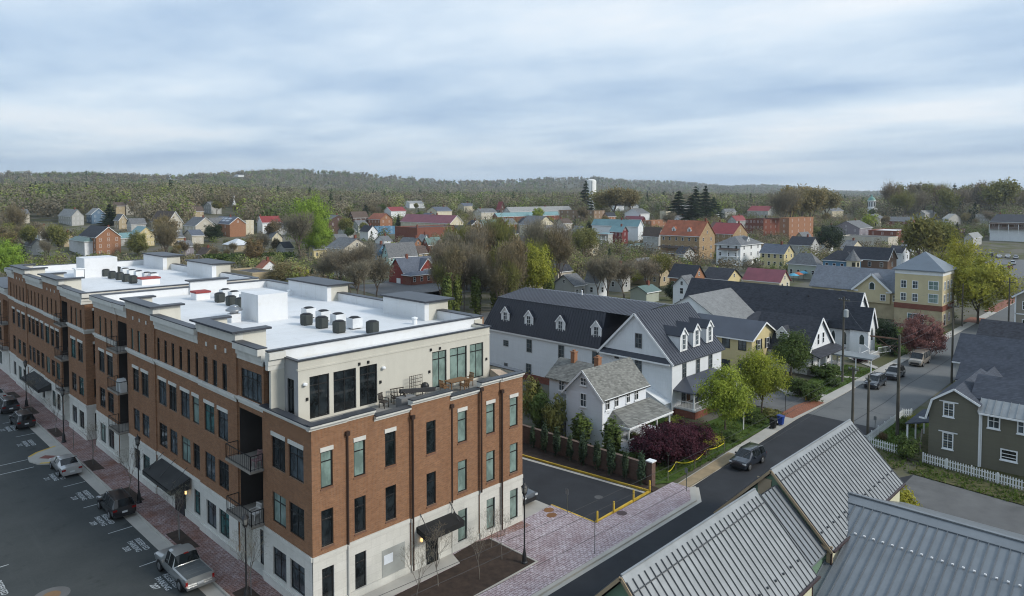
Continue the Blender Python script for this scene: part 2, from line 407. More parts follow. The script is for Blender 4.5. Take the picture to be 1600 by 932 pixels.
def bld(name, label, cat, x0, y0, w, d, E, rise=2.5, ax='x', wall=None, roof=None, z=0.0, oh=.4, kind='gable', nW=2, nS=2, fl=None, group=None,
        fm=None, pm=None, ww=.95, wh=1.45, sub=True, trim=None, gw=True, skirt=None, ch=None, rows=(.5,), cols=1):
    x1, y1 = x0+w, y0+d; e = z+E
    root = thing(name, label, cat, ((x0+x1)/2, (y0+y1)/2, z), group=group)
    wb = MB(); rb = MB()
    if kind == 'gable':
        walls(wb, x0, y0, x1, y1, z-.4, e, rise, ax); roof_gable(rb, x0, y0, x1, y1, e, rise, ax, oh)
    elif kind == 'hip':
        walls(wb, x0, y0, x1, y1, z-.4, e); roof_hip(rb, x0, y0, x1, y1, e, rise, oh)
    else:
        walls(wb, x0, y0, x1, y1, z-.4, e-.6)
        rb.box(x0+.25, y0+.25, e-.6, x1-.25, y1-.25, e-.45)
        for q in ((x0-.06,y0-.06,x1+.06,y0+.25),(x0-.06,y1-.25,x1+.06,y1+.06),(x0-.06,y0+.25,x0+.25,y1-.25),(x1-.25,y0+.25,x1+.06,y1-.25)): wb.box(q[0], q[1], e-.6, q[2], q[3], e, 0)
    wb.build('wall', wall, root); rf = rb.build('roof', roof, root)
    if kind != 'flat':
        fb = MB(); oh_ = oh
        if kind == 'hip': fb.box(x0-oh_-.04, y0-oh_-.04, e-.2, x1+oh_, y0-oh_, e-.01).box(x0-oh_-.04, y0-oh_, e-.2, x0-oh_, y1+oh_, e-.01)
        elif ax == 'x': k_ = rise/(d/2)*oh_; fb.box(x0-oh_, y0-oh_-.05, e-k_-.1, x1+oh_, y0-oh_, e-k_+.1)
        else: k_ = rise/(w/2)*oh_; fb.box(x0-oh_-.05, y0-oh_, e-k_-.1, x0-oh_, y1+oh_, e-k_+.1)
        fb.build('gutter', trim or white_paint, root)
    if trim and kind == 'gable':
        tb = MB(); k = .22
        if ax == 'y':
            xc = (x0+x1)/2; hw = w/2; sl = rise/hw
            for s in (-1, 1): tb.bar((xc, y0-oh-.03, e+rise+.02), (xc+s*(hw+oh), y0-oh-.03, e-sl*oh+.02), .06, k)
        else:
            yc = (y0+y1)/2; hw = d/2; sl = rise/hw
            for s in (-1, 1): tb.bar((x0-oh-.03, yc, e+rise+.02), (x0-oh-.03, yc+s*(hw+oh), e-sl*oh+.02), .06, k)
        tb.build('rake_trim', trim, root)
    n = fl or max(1, int(E/2.7+.2)); fh = E/n
    wh = min(wh, fh*.55)
    for k in range(n):
        zb = z + k*fh + fh*.32
        for i in range(nW): window(root, 'W', x0-.004, y0+d*(i+.5)/nW, zb, min(ww, d/nW*.6), wh, fm, pm, sub=sub, rows=rows, cols=cols)
        for i in range(nS): window(root, 'S', y0-.004, x0+w*(i+.5)/nS, zb, min(ww, w/nS*.6), wh, fm, pm, sub=sub, rows=rows, cols=cols)
    if kind == 'gable' and gw and rise > 2.2:
        if ax == 'y': window(root, 'S', y0-.004, (x0+x1)/2, e+rise*.12, ww*.8, min(1.2, rise*.4), fm, pm, sub=sub)
        else: window(root, 'W', x0-.004, (y0+y1)/2, e+rise*.12, ww*.8, min(1.2, rise*.4), fm, pm, sub=sub)
    if ch is None and kind == 'gable' and RN.random() < .45: ch = [(.5, RN.uniform(.15,.4))] if ax == 'y' else [(RN.uniform(.15,.85), .5)]
    if ch:
        for cx, cy in ch:
            X = x0+w*cx; Y = y0+d*cy
            top = rise*(1-abs(2*cy-1)) if ax == 'x' else rise*(1-abs(2*cx-1))
            chimney(root, X, Y, e+top-.5, e+max(top, rise*.7)+1.0)
    return root
def span(P, pcol, ax):
    """how far from P along +Y ('y') or +X ('x') the wall runs until it reaches image column pcol"""
    u = (pcol-800)/F; q = np.array(P)-CAM; a = 1 if ax == 'y' else 0
    return float((u*(q@FW) - q@RI)/(RI[a]-u*FW[a]))
FOOT = []
def house(px, py, E, pL, pR, ax, rise, wall, roof, label, dmax=30, wmax=40, **k):
    p = atT(px, py, E); z = tz(p[0], p[1])
    d = min(max(span(p, pL, 'y'), 4), dmax); w = min(max(span(p, pR, 'x'), 4), wmax)
    FOOT.append((p[0]-1, p[1]-1, p[0]+w+1, p[1]+d+1))
    far = math.hypot(p[0], p[1]) > 330
    k.setdefault('name', 'house'); k.setdefault('cat', 'house'); k.setdefault('sub', not far)
    k.setdefault('nW', max(1, min(6, int(d/3.2)))); k.setdefault('nS', max(1, min(6, int(w/3.2))))
    nm = k.pop('name'); ct = k.pop('cat')
    return bld(nm, label, ct, p[0], p[1], w, d, E, rise, ax, wall, roof, z=z, **k)
# ------------------------------------------------------------------ plants
LM = {}
for n_, c_ in dict(spring=(.235,.285,.045), yellowgreen=(.27,.28,.05), lime=(.21,.31,.05), olive=(.175,.18,.065), brown=(.18,.152,.10), grey=(.20,.18,.145), dark=(.032,.052,.028), mid=(.085,.125,.038),
                   purple=(.062,.020,.034), pink=(.20,.10,.10), ivy=(.12,.15,.045), tanbud=(.22,.19,.10), rust=(.19,.135,.075), hedge=(.065,.1,.03), blueg=(.05,.078,.05)).items():
    LM[n_] = leafmat('leaves '+n_, c_)
bark = mat('bark', (.115,.092,.072), .9, .3, .6)
bark_pale = mat('pale bark', (.17,.15,.125), .9, .3, .6)
soil = mat('dark mulch', (.045,.030,.022), .95, .35, .5, bumpy=.6)
def leaves(n, rx, ry, rz, cz, size, seed, clumps=40, sig=.16, flat=False, base=.35):
    g = np.random.default_rng(seed)
    d = g.normal(size=(clumps, 3)); d /= np.linalg.norm(d, axis=1)[:, None]
    r = g.random(clumps)**.45*(.82+.3*g.random(clumps)); c = d*r[:, None]
    c[:, 2] = np.where(c[:, 2] < 0, c[:, 2]*base/.5*.9, c[:, 2])
    i = g.integers(0, clumps, n); s = sig*(.6+.9*g.random(clumps))
    p = c[i] + g.normal(size=(n, 3))*s[i][:, None]
    nr = (p-c[i])*2.2/max(sig, .05)*.16 + p*.9 + np.array([0, 0, .25]); nr /= np.linalg.norm(nr, axis=1)[:, None]; nr += g.normal(size=(n, 3))*.42; nr /= np.linalg.norm(nr, axis=1)[:, None]
    p = p*np.array([rx, ry, rz]) + np.array([0, 0, cz])
    a = g.normal(size=(n, 3)); a -= nr*(a*nr).sum(1)[:, None]; a /= np.linalg.norm(a, axis=1)[:, None]; b = np.cross(nr, a)
    L = size*(.55+.9*g.random(n))[:, None]
    v = np.stack([p-a*L*.5-b*L*.22, p+a*L*.5-b*L*.3, p+a*L*.6+b*L*.25, p-a*L*.4+b*L*.32], 1)
    return v.reshape(-1, 3)
def quadmesh(name, v, mats, mi=None):
    n = len(v)//4; me = bpy.data.meshes.new(name)
    me.vertices.add(n*4); me.vertices.foreach_set('co', np.ascontiguousarray(v, dtype=np.float32).ravel())
    me.loops.add(n*4); me.loops.foreach_set('vertex_index', np.arange(n*4, dtype=np.int32))
    me.polygons.add(n); me.polygons.foreach_set('loop_start', np.arange(0, n*4, 4, dtype=np.int32)); me.polygons.foreach_set('loop_total', np.full(n, 4, dtype=np.int32))
    for m in (mats if isinstance(mats, (list, tuple)) else [mats]): me.materials.append(m)
    if mi is not None: me.polygons.foreach_set('material_index', np.ascontiguousarray(mi, dtype=np.int32))
    me.update(calc_edges=True); return me
def limbs(mb, p, d, L, r, lvl, g, spread, tips, n=3, gravity=.0):
    q = p + d*L*.5 + Vector((g.uniform(-.1,.1), g.uniform(-.1,.1), 0))*L*.4; e = q + (d + Vector((g.uniform(-.25,.25), g.uniform(-.25,.25), .12)))*L*.5
    ns = 6 if lvl > 2 else (4 if lvl > 1 else 3)
    mb.cyl(p, q, r, r*.82, ns, cap=False); mb.cyl(q, e, r*.82, r*.62, ns, cap=False)
    if lvl == 0: tips.append(e); return
    k = n + (1 if g.random() < .4 else 0)
    off = g.uniform(0, 6.28)
    for i in range(k):
        t = off + i*6.283/k + g.uniform(-.4, .4)
        a = d.cross(Vector((.3, .2, 1))); a = a.normalized() if a.length > .05 else Vector((1,0,0)); b = d.cross(a).normalized()
        s = spread*g.uniform(.65, 1.25)
        nd_ = (d*math.cos(s) + (a*math.cos(t)+b*math.sin(t))*math.sin(s) + Vector((0,0,.22-gravity))).normalized()
        st = e if i else e
        limbs(mb, q.lerp(e, g.uniform(.3, 1)) if i < k-1 else e, nd_, L*g.uniform(.62, .82), r*.58, lvl-1, g, spread, tips, n, gravity)
TREEM = {}
def tree_meshes(kind, var):
    """unit trees, 10 m tall"""
    key = (kind, var)
    if key in TREEM: return TREEM[key]
    g = random.Random(hash(kind) % 1000 if False else sum(map(ord, kind))*7 + var*31); sd = g.randrange(10**6); mb = MB(); tips = []
    if kind == 'bare':
        limbs(mb, Vector((0,0,-.2)), Vector((0,0,1)), 2.9, .17, 4, g, .5, tips, 3, -.16)
        nt = 1900
    elif kind == 'bud':
        limbs(mb, Vector((0,0,-.2)), Vector((0,0,1)), 2.5, .17, 4, g, .55, tips, 3, -.12)
    elif kind == 'conifer':
        mb.cyl((0,0,-.2), (0,0,9.3), .2, .03, 6)
    elif kind == 'shrub':
        for k in range(4): mb.cyl((0,0,-.1), (g.uniform(-2,2), g.uniform(-2,2), 5), .18, .06, 4)
    elif kind == 'column':
        mb.cyl((0,0,-.2), (0,0,8), .25, .08, 5)
    elif kind == 'sapling':
        limbs(mb, Vector((0,0,-.2)), Vector((0,0,1)), 3.3, .07, 3, g, .42, tips)
    else:
        limbs(mb, Vector((0,0,-.2)), Vector((0,0,1)), 2.6, .2, 3, g, .7, tips)
    tm = mb.mesh('trunk', bark, smooth=False)
    if kind in ('bare', 'bud', 'sapling'):
        zt = max(t.z for t in tips); sc_ = 10/zt*.97
        for v in tm.vertices: v.co *= sc_
        T = np.array([tuple(t*sc_) for t in tips]); gg = np.random.default_rng(sd)
        n = {'bare': 3600, 'bud': 3400, 'sapling': 260}[kind]
        i = gg.integers(0, len(T), n); p = T[i] + gg.normal(size=(n, 3))*(.5 if kind != 'sapling' else .3); p = p*(1-.32*gg.random((n,1))**2*np.array([1,1,1])) + np.array([0,0,.9])*gg.random((n,1))**2 if kind != 'sapling' else p
        a = gg.normal(size=(n, 3)) + np.array([0, 0, .5]) + (p-np.array([0, 0, 4]))*.12; a /= np.linalg.norm(a, axis=1)[:, None]
        b = gg.normal(size=(n, 3)); b -= a*(a*b).sum(1)[:, None]; b /= np.linalg.norm(b, axis=1)[:, None]
        L = ((.75 if kind == 'bare' else .42 if kind == 'bud' else .5)*(.5+gg.random(n)))[:, None]; W = .032 if kind == 'bare' else .15 if kind == 'bud' else .018
        v = np.stack([p-b*W, p+b*W, p+a*L+b*W*.6, p+a*L-b*W*.6], 1).reshape(-1, 3)
    elif kind == 'conifer':
        gg = np.random.default_rng(sd); n = 1900
        h = 1-np.sqrt(gg.random(n)); t = gg.random(n)*6.283; lay = np.floor(h*11)/11
        r = 2.1*(1-lay)*(.35+.7*gg.random(n))*(1+.25*np.sin(3*t+lay*9)); z = .9+8.9*lay+.5*gg.random(n)-.18*r
        p = np.stack([r*np.cos(t), r*np.sin(t), z], 1)
        a = np.stack([np.cos(t), np.sin(t), -.25+.2*gg.normal(size=n)], 1); b = np.stack([-np.sin(t), np.cos(t), .3*gg.normal(size=n)], 1)
        L = (.55*(.6+.8*gg.random(n)))[:, None]
        v = np.stack([p-a*L*.5-b*L*.4, p+a*L*.7-b*L*.12, p+a*L*.7+b*L*.12, p-a*L*.5+b*L*.4], 1).reshape(-1, 3)
    elif kind == 'shrub': v = leaves(2800, 4.6, 4.6, 4.6, 4.9, .75, sd, 36, .18, base=.5)
    elif kind == 'column':
        v = leaves(1500, 1.25, 1.25, 5.0, 4.9, .5, sd, 46, .17, base=.5)
    elif kind == 'vase': v = leaves(17000, 4.7, 4.7, 4.2, 5.7, .23, sd, 150, .12, base=.44)
    elif kind == 'round': v = leaves(11000, 3.6, 3.6, 4.5, 5.3, .27, sd, 110, .13, base=.5)
    elif kind == 'maple': v = leaves(26000, 7.5, 7.5, 4.6, 4.9, .3, sd, 170, .09, base=.5)
    else: v = leaves(3000, 4.3, 4.3, 3.8, 6.0, .62, sd, 48, .15, base=.42)
    cm = quadmesh('crown', v, LM['spring'])
    TREEM[key] = (tm, cm); return TREEM[key]
def tree(kind, x, y, z, h, wd, leaf, label, cat='tree', name=None, group=None, var=None, trunk_m=None):
    """wd: crown width / height"""
    nv = {'bare': 4, 'bud': 4}.get(kind, 3); var = RN.randrange(nv) if var is None else var
    tm, cm = tree_meshes(kind, var)
    r = thing(name or 'tree', label, cat, (x, y, z), RN.uniform(0, 6.28), group, local=True)
    nat = {'bare': .72, 'bud': .78, 'conifer': .42, 'shrub': 1.0, 'column': .3, 'vase': .98, 'round': .78, 'maple': 1.6, 'sapling': .5}.get(kind, .9)
    s = h/10; k = wd/nat
    r.scale = (s*k, s*k, s)
    t = placed('trunk' if kind not in ('shrub',) else 'stem', tm, r, (0,0,0)); c = placed('crown' if kind != 'shrub' else 'foliage', cm, r, (0,0,0))
    c.material_slots[0].link = 'OBJECT'; c.material_slots[0].material = LM[leaf]
    if trunk_m: t.material_slots[0].link = 'OBJECT'; t.material_slots[0].material = trunk_m
    return r
def ptree(kind, px, pbase, ptop, pw, leaf, label, **k):
    """a tree standing at an image column, from the ground line up to its top, as wide as pw columns"""
    p = atT(px, pbase, 0); z = tz(p[0], p[1]); w = (p-CAM)@FW
    h = max(1.0, (pbase-ptop)/F*w); return tree(kind, p[0], p[1], z, h, pw/F*w/h, leaf, label, **k)
# ------------------------------------------------------------------ apartment block
def wallholes(mb, face, c, a0, a1, z0, z1, holes, depth=.16, m=0):
    A = sorted({a0, a1, *[v for h in holes for v in h[:2] if a0 < v < a1]}); Z = sorted({z0, z1, *[v for h in holes for v in h[2:4] if z0 < v < z1]})
    P = (lambda a, z, k=0.: (c+k, a, z)) if face == 'W' else (lambda a, z, k=0.: (a, c+k, z))
    for i in range(len(A)-1):
        run = None
        for j in range(len(Z)-1):
            am, zm = (A[i]+A[i+1])/2, (Z[j]+Z[j+1])/2
            if any(h[0] < am < h[1] and h[2] < zm < h[3] for h in holes): continue
            mb.poly([P(A[i], Z[j]), P(A[i+1], Z[j]), P(A[i+1], Z[j+1]), P(A[i], Z[j+1])], m)
    for h in holes:
        b0, b1, y0, y1 = h[:4]; dp = h[4] if len(h) > 4 else depth
        if dp == 0: continue
        b0, b1, y0, y1 = max(b0, a0), min(b1, a1), max(y0, z0), min(y1, z1)
        if b1-b0 < .05 or y1-y0 < .05: continue
        for p, q in (((b0,y0),(b1,y0)), ((b1,y0),(b1,y1)), ((b1,y1),(b0,y1)), ((b0,y1),(b0,y0))):
            mb.poly([P(*p), P(*q), P(*q, dp), P(*p, dp)], m)
        mb.poly([P(b0,y0,dp), P(b1,y0,dp), P(b1,y1,dp), P(b0,y1,dp)], m)
def apt_window(root, face, c, a0, a1, z0, z1, pane, lint=False, cols=1, rows=(.72,), dep=.16):
    window(root, face, c+dep-.02, (a0+a1)/2, z0, a1-a0-.02, z1-z0, dark_frame, pane, fw=.07, cols=cols, rows=rows, munt=.055, lint=(dep+.03 if lint else False), ledge=(dep+.03 if face == 'S' and lint is not None and z0 > 4 and z0 < 9 else None))
def cornice(mb, face, c, a0, a1, z0, z1, out=.38, m=0):
    h = z1-z0
    for k, (f0, f1, o) in enumerate(((0, .28, .10), (.28, .62, .20), (.62, 1.0, 1.0))):
        o = out*o if k == 2 else out*o*2
        if face == 'W': mb.box(c-o, a0, z0+h*f0, c+.3, a1, z0+h*f1, m)
        else: mb.box(a0, c-o, z0+h*f0, a1, c+.3, z0+h*f1, m)
def rail(mb, pts, z, h=1.05, step=.28):
    for (xa, ya), (xb, yb) in zip(pts[:-1], pts[1:]):
        mb.bar((xa,ya,z+h), (xb,yb,z+h), .05); mb.bar((xa,ya,z+.1), (xb,yb,z+.1), .03)
        n = max(1, int(math.hypot(xb-xa, yb-ya)/step))
        for i in range(n+1):
            t = i/n; w = .05 if i in (0, n) else .018
            mb.bar((xa+(xb-xa)*t, ya+(yb-ya)*t, z), (xa+(xb-xa)*t, ya+(yb-ya)*t, z+h), w)
def balcony(root, y0, y1, z, xf=21.75, xb=24.3, cap=None):
    b = MB().box(xf, y0, z-.17, 22.95, y1, z).build('balcony', mat('balcony slab edge', (.24,.22,.19), .8), root)
    r = MB(); rail(r, [(22.7, y1-.06), (xf+.06, y1-.06), (xf+.06, y0+.06), (22.7, y0+.06)], z); r.build('railing', black_metal, b)
    return b
DECK, PAR = 15.6, 16.42
def pick(): return RN.choices((pane_dark, pane_mid, pane_teal, pane_shade), (6, 3, 2, 1))[0]
F2W, F3W, F4W, GW = (4.72, 6.8), (8.5, 10.7), (12.4, 14.42), (.98, 2.98)
def west_facade(root, zones, ybase):
    """zones: dict(y0,y1,x,f23=[(a,b)],f4=[(c,w)],g=[(a,b)],raised,recess=[floors],big)"""
    bw = MB(); st = MB(); tr = MB()
    for Zn in zones:
        cp = MB()
        x, y0, y1 = Zn['x'], Zn['y0'], Zn['y1']; top = Zn.get('top', 15.5); raised = Zn.get('raised')
        hb, hg = [], []
        for a, b in Zn.get('f23', ()):
            for (s, t), lt in ((F2W, False), (F3W, True)):
                hb.append((a, b, s, t)); apt_window(root, 'W', x, a, b, s, t, pick(), lint=lt, cols=2 if b-a > 1.55 else 1)
        for cc, w in Zn.get('f4', ()):
            hb.append((cc-w/2, cc+w/2, *F4W)); apt_window(root, 'W', x, cc-w/2, cc+w/2, *F4W, pick(), rows=(.76,))
        for a, b, s, t in Zn.get('big', ()):
            hb.append((a, b, s, t)); apt_window(root, 'W', x, a, b, s, t, pane_mid, cols=4, rows=(.72,))
        for a, b in Zn.get('g', ()):
            hg.append((a, b, *GW)); apt_window(root, 'W', x, a, b, *GW, pick(), cols=2 if b-a > 1.5 else 1)
        rc = Zn.get('recess')
        if rc:
            zt = 14.6 if 4 in rc else 11.55
            hb.append((y0+.3, y1-.15, 4.0, zt, 0)); hg.append((y0+.3, y1-.15, .1, 3.62, .8)); rcb = MB(); q_ = [(y0+.3,4.0),(y1-.15,4.0),(y1-.15,zt),(y0+.3,zt)]
            for k in range(4): rcb.poly([(x,*q_[k]),(x,*q_[(k+1)%4]),(x+2.3,*q_[(k+1)%4]),(x+2.3,*q_[k])])
            rcb.poly([(x+2.3,*p_) for p_ in q_]); rcb.build('balcony_recess', mat('dark recess lining', (.035,.03,.028), .8), root)  # recess lining, darker than the brick around it
            for fl in rc:
                z = {2: 4.12, 3: 8.0, 4: 12.0}[fl]
                MB().box(x+.0, y0+.3, z-.25, x+2.29, y1-.15, z-.01).build('recess_floor', mat('balcony slab edge', (.24,.22,.19)), root)
                window(root, 'W', x+2.28, (y0+y1)/2+.07, z, y1-y0-.5, 2.9 if fl < 4 else 2.5, dark_frame, pane_dark, cols=3, rows=(.8,))
                balcony(root, y0+.05, y1+.05, z)
            window(root, 'W', x+.79, (y0+y1)/2-.4, .15, 1.5, 2.5, dark_frame, pane_mid, cols=2, rows=(.8,))
        wallholes(bw, 'W', x, y0, y1, 3.98, 16.3 if raised else top, hb)
        wallholes(st, 'W', x-.03, y0, y1, 0, 3.98, hg)
        st.box(x-.1, y0, 3.72, x+.05, y1, 3.99); 
        hs = [h for h in hg if h[2] < .5]
        ys = [y0] + [v for h in hs for v in (h[0], h[1])] + [y1]
        for i in range(0, len(ys), 2): st.box(x-.13, ys[i], 0, x+.02, ys[i+1], .72)
        for yy in (y0, y1):
            if yy in (39.92, 87.3, 126.6): continue
            bw.poly([(x, yy, 0), (x+.35, yy, 0), (x+.35, yy, top), (x, yy, top)])
        if top > 13:
            if not (rc and 4 in rc): cornice(tr, 'W', x, y0, y1, 11.93, 12.4, .2)
        if raised:
            for cy in ((y0+y1)/2-1.75, (y0+y1)/2, (y0+y1)/2+1.75): MB().box(x-.04, cy-.13, 15.3, x+.03, cy+.13, 15.62).build('inset_stone', stone_trim, root)
            tr.box(x-.1, y0-.12, 16.25, x+.5, y1+.12, 17.05); tr.box(x+.5, y0-.12, DECK, x+2.3, y0+.3, 17.05, 1); tr.box(x+.5, y1-.3, DECK, x+2.3, y1+.12, 17.05, 1)
            tr.box(x+.05, y0-.12, 15.3, x+.5, y0+.2, 16.25, 1)
            cp.box(x-.45, y0-.45, 17.05, x+.75, y1+.45, 17.2); cp.box(x+.75, y0-.45, 17.05, x+2.6, y0+.5, 17.2); cp.box(x+.75, y1-.5, 17.05, x+2.6, y1+.45, 17.2)
        elif top > 13:
            cornice(tr, 'W', x, y0, y1, 15.2, PAR, .42); cp.box(x-.44, y0, PAR, x+.32, y1, PAR+.07)
        else:
            cornice(tr, 'W', x, y0, y1, 12.15, 12.5, .25); cp.box(x-.27, y0, 12.5, x+.3, y1, 12.58)
        cp.build('coping', cap_metal, root)
    bw.build('brick_wall', brick_west, root); st.build('stone_base', cast_stone, root)
    tr.build('stone_band', [stone_trim, cream_stucco], root)
apt = thing('apartment_building', 'four storey red brick apartment building with white stone base, cream penthouse and white roof', 'building', (32.4, 62, 0))
def narrow(y0, n, step, w): return [(y0+i*step, w) for i in range(n)]
Z1 = [dict(y0=39.92, y1=46.4, x=22.72, top=12.15, f23=[(40.93,42.86),(43.33,45.2)], g=[(40.9,42.8),(43.32,45.2)]),
      dict(y0=46.4, y1=50.4, x=22.8, recess=[2,3], big=[(46.7,49.9,12.42,14.55)]),
      dict(y0=50.4, y1=57.3, x=22.66, raised=True, f23=[(51.95,53.75),(54.37,56.25)], f4=narrow(52.4,3,1.73,.82), g=[(51.95,53.75),(54.25,56.1)]),
      dict(y0=57.3, y1=67.0, x=22.78, f23=[(57.4,58.92),(59.5,61.4),(62.3,64.0),(64.6,66.5)], f4=narrow(57.83,6,1.70,.64), g=[(57.45,58.87),(65.3,66.6)]),
      dict(y0=67.0, y1=74.3, x=22.66, raised=True, f23=[(68.66,70.5),(71.2,72.87)], f4=narrow(69.2,3,1.81,.68), g=[(68.65,70.5),(71.2,72.85)]),
      dict(y0=74.3, y1=77.5, x=22.8, recess=[2,3,4]),
      dict(y0=77.5, y1=84.9, x=22.72, f23=[(79.0,80.9),(81.7,83.6)], f4=narrow(79.2,3,1.85,.62), g=[(79.0,80.9),(81.7,83.6)])]
west_facade(apt, Z1, 40)
# --- south front
bw = MB(); st = MB(); tr = MB(); cp = MB(); dsp = []
SZ = [(22.72,25.3,39.92,1),(25.3,27.5,40.0,1),(27.5,30.5,40.0,0),(30.5,34.2,39.86,1),(34.2,37.2,40.0,0),(37.2,39.4,39.88,1),(39.4,41.98,39.8,1)]
SW = {0:(23.36,24.24),1:(25.89,26.78),2:(28.4,29.3),3:(31.91,32.79),4:(35.05,35.98),5:(37.93,38.86),6:(40.48,41.41)}
for k, (x0, x1, y, hi) in enumerate(SZ):
    a, b = SW[k]; top = 12.18 if hi else 11.7
    hb = [(a, b, 4.42, 6.83), (a, b, 8.26, 10.64)]; hg = [(a, b, .58, 3.03)]
    sh = k in (0, 1, 4, 5, 6)
    for i, (s, t) in enumerate(((4.42, 6.83), (8.26, 10.64))):
        pm = pane_shade if (sh and (i == 1 or k > 3)) else pane_dark
        apt_window(apt, 'S', y, a, b, s, t, pm, lint=bool(i and k != 3))
    if k == 2:
        hg = []
        MB().box(28.05, y-.05, .15, 30.0, y+.05, 2.5).build('service_door', mat('grey steel door', (.33,.34,.32), .5), apt)
        MB().box(28.2, y-.062, 1.45, 28.95, y-.052, 2.1).build('notice', mat('white notice paper', (.7,.74,.78)), apt)
    elif k == 3:
        hg = []
        e = MB().box(31.86, y-.03, .05, 32.86, y+.02, 2.45).build('entrance_door', pane_dark, apt)
        MB().box(31.78, y-.06, .05, 31.86, y, 2.5).box(32.86, y-.06, .05, 32.94, y, 2.5).box(31.78, y-.06, 2.45, 32.94, y, 2.53).box(32.33, y-.06, .05, 32.39, y-.03, 2.45).build('door_frame', dark_frame, e)
        aw = MB().slab([(30.95, y, 3.25), (34.5, y, 3.25), (34.5, y-1.25, 2.95), (30.95, y-1.25, 2.95)], .42)
        cn = aw.build('entrance_canopy', mat('black awning canvas', (.016,.016,.016), .8), apt)
        MB().bar((31.3, y-1.1, 3.0), (31.3, y, 4.1), .04).bar((34.1, y-1.1, 3.0), (34.1, y, 4.1), .04).build('tie_rod', black_metal, cn)
    else: apt_window(apt, 'S', y, a, b, .58, 3.03, pane_shade if k > 3 else pane_dark)
    wallholes(bw, 'S', y, x0, x1, 3.98, top, hb); wallholes(st, 'S', y-.02, x0, x1, 0, 3.98, hg)
    st.box(x0, y-.08, 3.70, x1, y+.05, 3.99)
    if k == 3: st.box(x0, y-.1, 0, 31.78, y+.02, .6); st.box(32.94, y-.1, 0, x1, y+.02, .6)
    else: st.box(x0, y-.1, 0, x1, y+.02, .6)
    for xx in (x0, x1):
        if xx in (22.72, 41.98): continue
        bw.poly([(xx, y, 0), (xx, y+.3, 0), (xx, y+.3, top), (xx, y, top)])
    cornice(tr, 'S', y, x0-(.2 if k == 0 else 0), x1, top, top+.36, .27); cp.box(x0-(.25 if k == 0 else 0), y-.3, top+.36, x1+(.05 if k == 6 else 0), y+.32, top+.44)
# rest of the shell
bw.box(41.7, 39.85, 0, 42.0, 45, 12.18); tr.box(41.7, 39.85, 12.18, 42.1, 46, 12.55, 1); cp.box(41.6, 40, 12.55, 42.2, 46.2, 12.63)
bw.box(42.1, 45, 0, 42.5, 85, PAR); bw.box(22.9, 84.6, 0, 42.5, 84.9, PAR)
bw.build('south_brick_wall', brick_west, apt)
st.build('south_stone_base', cast_stone, apt)
tr.build('south_stone_band', [stone_trim, cream_stucco], apt); cp.build('south_coping', cap_metal, apt)
for x, y, z0, z1 in ((25.3, 39.85, 4.0, 11.3), (30.62, 39.78, 0.2, 11.2), (34.3, 39.8, 4, 11.2), (37.28, 39.75, 3.9, 11.9), (39.5, 39.7, .2, 11.3)):
    d = MB().cyl((x, y-.02, z0), (x, y-.02, z1), .07, .07, 8)
    d.box(x-.14, y-.14, z1, x+.14, y+.12, z1+.28)
    d.build('downspout', mat('brown downspout', (.045,.028,.022), .4), apt)
for x in (25.3, 30.62, 34.3, 39.5): MB().cyl((x, 39.78, .1), (x, 39.78, 3.95), .075, .075, 8).build('downspout', stone_trim, apt)
MB().box(23, 40.15, 11.5, 41.7, 45, 11.7).build('terrace_floor', mat('terrace paving', (.26,.25,.23), .9), apt)
# --- penthouse
p0 = at(464.7, 564.1, 16.0); p1 = at(767.7, 510.5, 16.0); PHX, PHY, PHX1 = p0[0], p0[1]-.05, p1[0]
pw = MB(); holes = []
for (qa, qb) in (((483.6,602.3),(515.1,657)), ((521.1,595.5),(557,646.3)), ((561.9,585.6),(589.8,640)), ((675.4,562.6),(697.9,610)), ((702.9,556.2),(729.5,600)), ((734,549.7),(755.2,590))):
    a = ony(*qa, PHY); b = ony(*qb, PHY); holes.append((a[0], b[0], 11.85, 14.75))
    apt_window(apt, 'S', PHY, a[0], b[0], 11.85, 14.75, pane_dark if len(holes) < 4 else pane_shade, cols=2, rows=(.78,))
wallholes(pw, 'S', PHY, PHX, PHX1, 11.7, 15.95, holes)
wq = MB(); hw = (PHY+.55, PHY+1.5, 12.2, 14.6); wallholes(wq, 'W', PHX, PHY, 45.0, 11.7, 15.95, [hw])
apt_window(apt, 'W', PHX, *hw, pane_dark, cols=2)
pw.box(PHX1-.3, PHY+.02, 11.7, PHX1, 45, 15.95)
pw.box(22.6, 44.95, 12.2, PHX, 45.2, 15.2); pw.box(PHX1, 44.95, 11.7, 42.3, 45.2, 16.3)
pw.box(PHX-.04, PHY-.04, 15.3, PHX1+.04, PHY+.2, 15.42)
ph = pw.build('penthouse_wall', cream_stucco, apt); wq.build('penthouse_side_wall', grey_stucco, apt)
MB().box(PHX+.1, PHY+.1, 15.5, PHX1-.1, 45.0, 15.72).build('penthouse_roof', white_roof, apt)
MB().box(PHX-.12, PHY-.12, 15.95, PHX1+.12, PHY+.16, 16.03).box(PHX-.12, PHY+.16, 15.95, PHX+.16, 44.9, 16.03).box(PHX1-.16, PHY+.16, 15.95, PHX1+.12, 44.9, 16.03).build('penthouse_coping', cap_metal, apt)
cr = MB(); cornice(cr, 'S', 45.0, 22.4, PHX, 15.2, PAR, .3); cr.build('end_cornice', stone_trim, apt)
MB().box(PHX, 45.0, 15.7, 42.3, 45.25, PAR+.06).build('roof_upstand', white_roof, apt)
MB().box(22.4, 44.9, PAR+.06, 42.4, 45.3, PAR+.15).build('roof_edge_coping', cap_metal, apt)
for qx, qy in ((475.4, 601), (598, 575)): 
    c = ony(qx, qy, PHY); MB().lathe((c[0], PHY-.12, c[2]-.1), [(.08,0),(.16,.05),(.17,.16),(.1,.22)], 10).build('wall_lamp', white_paint, apt)
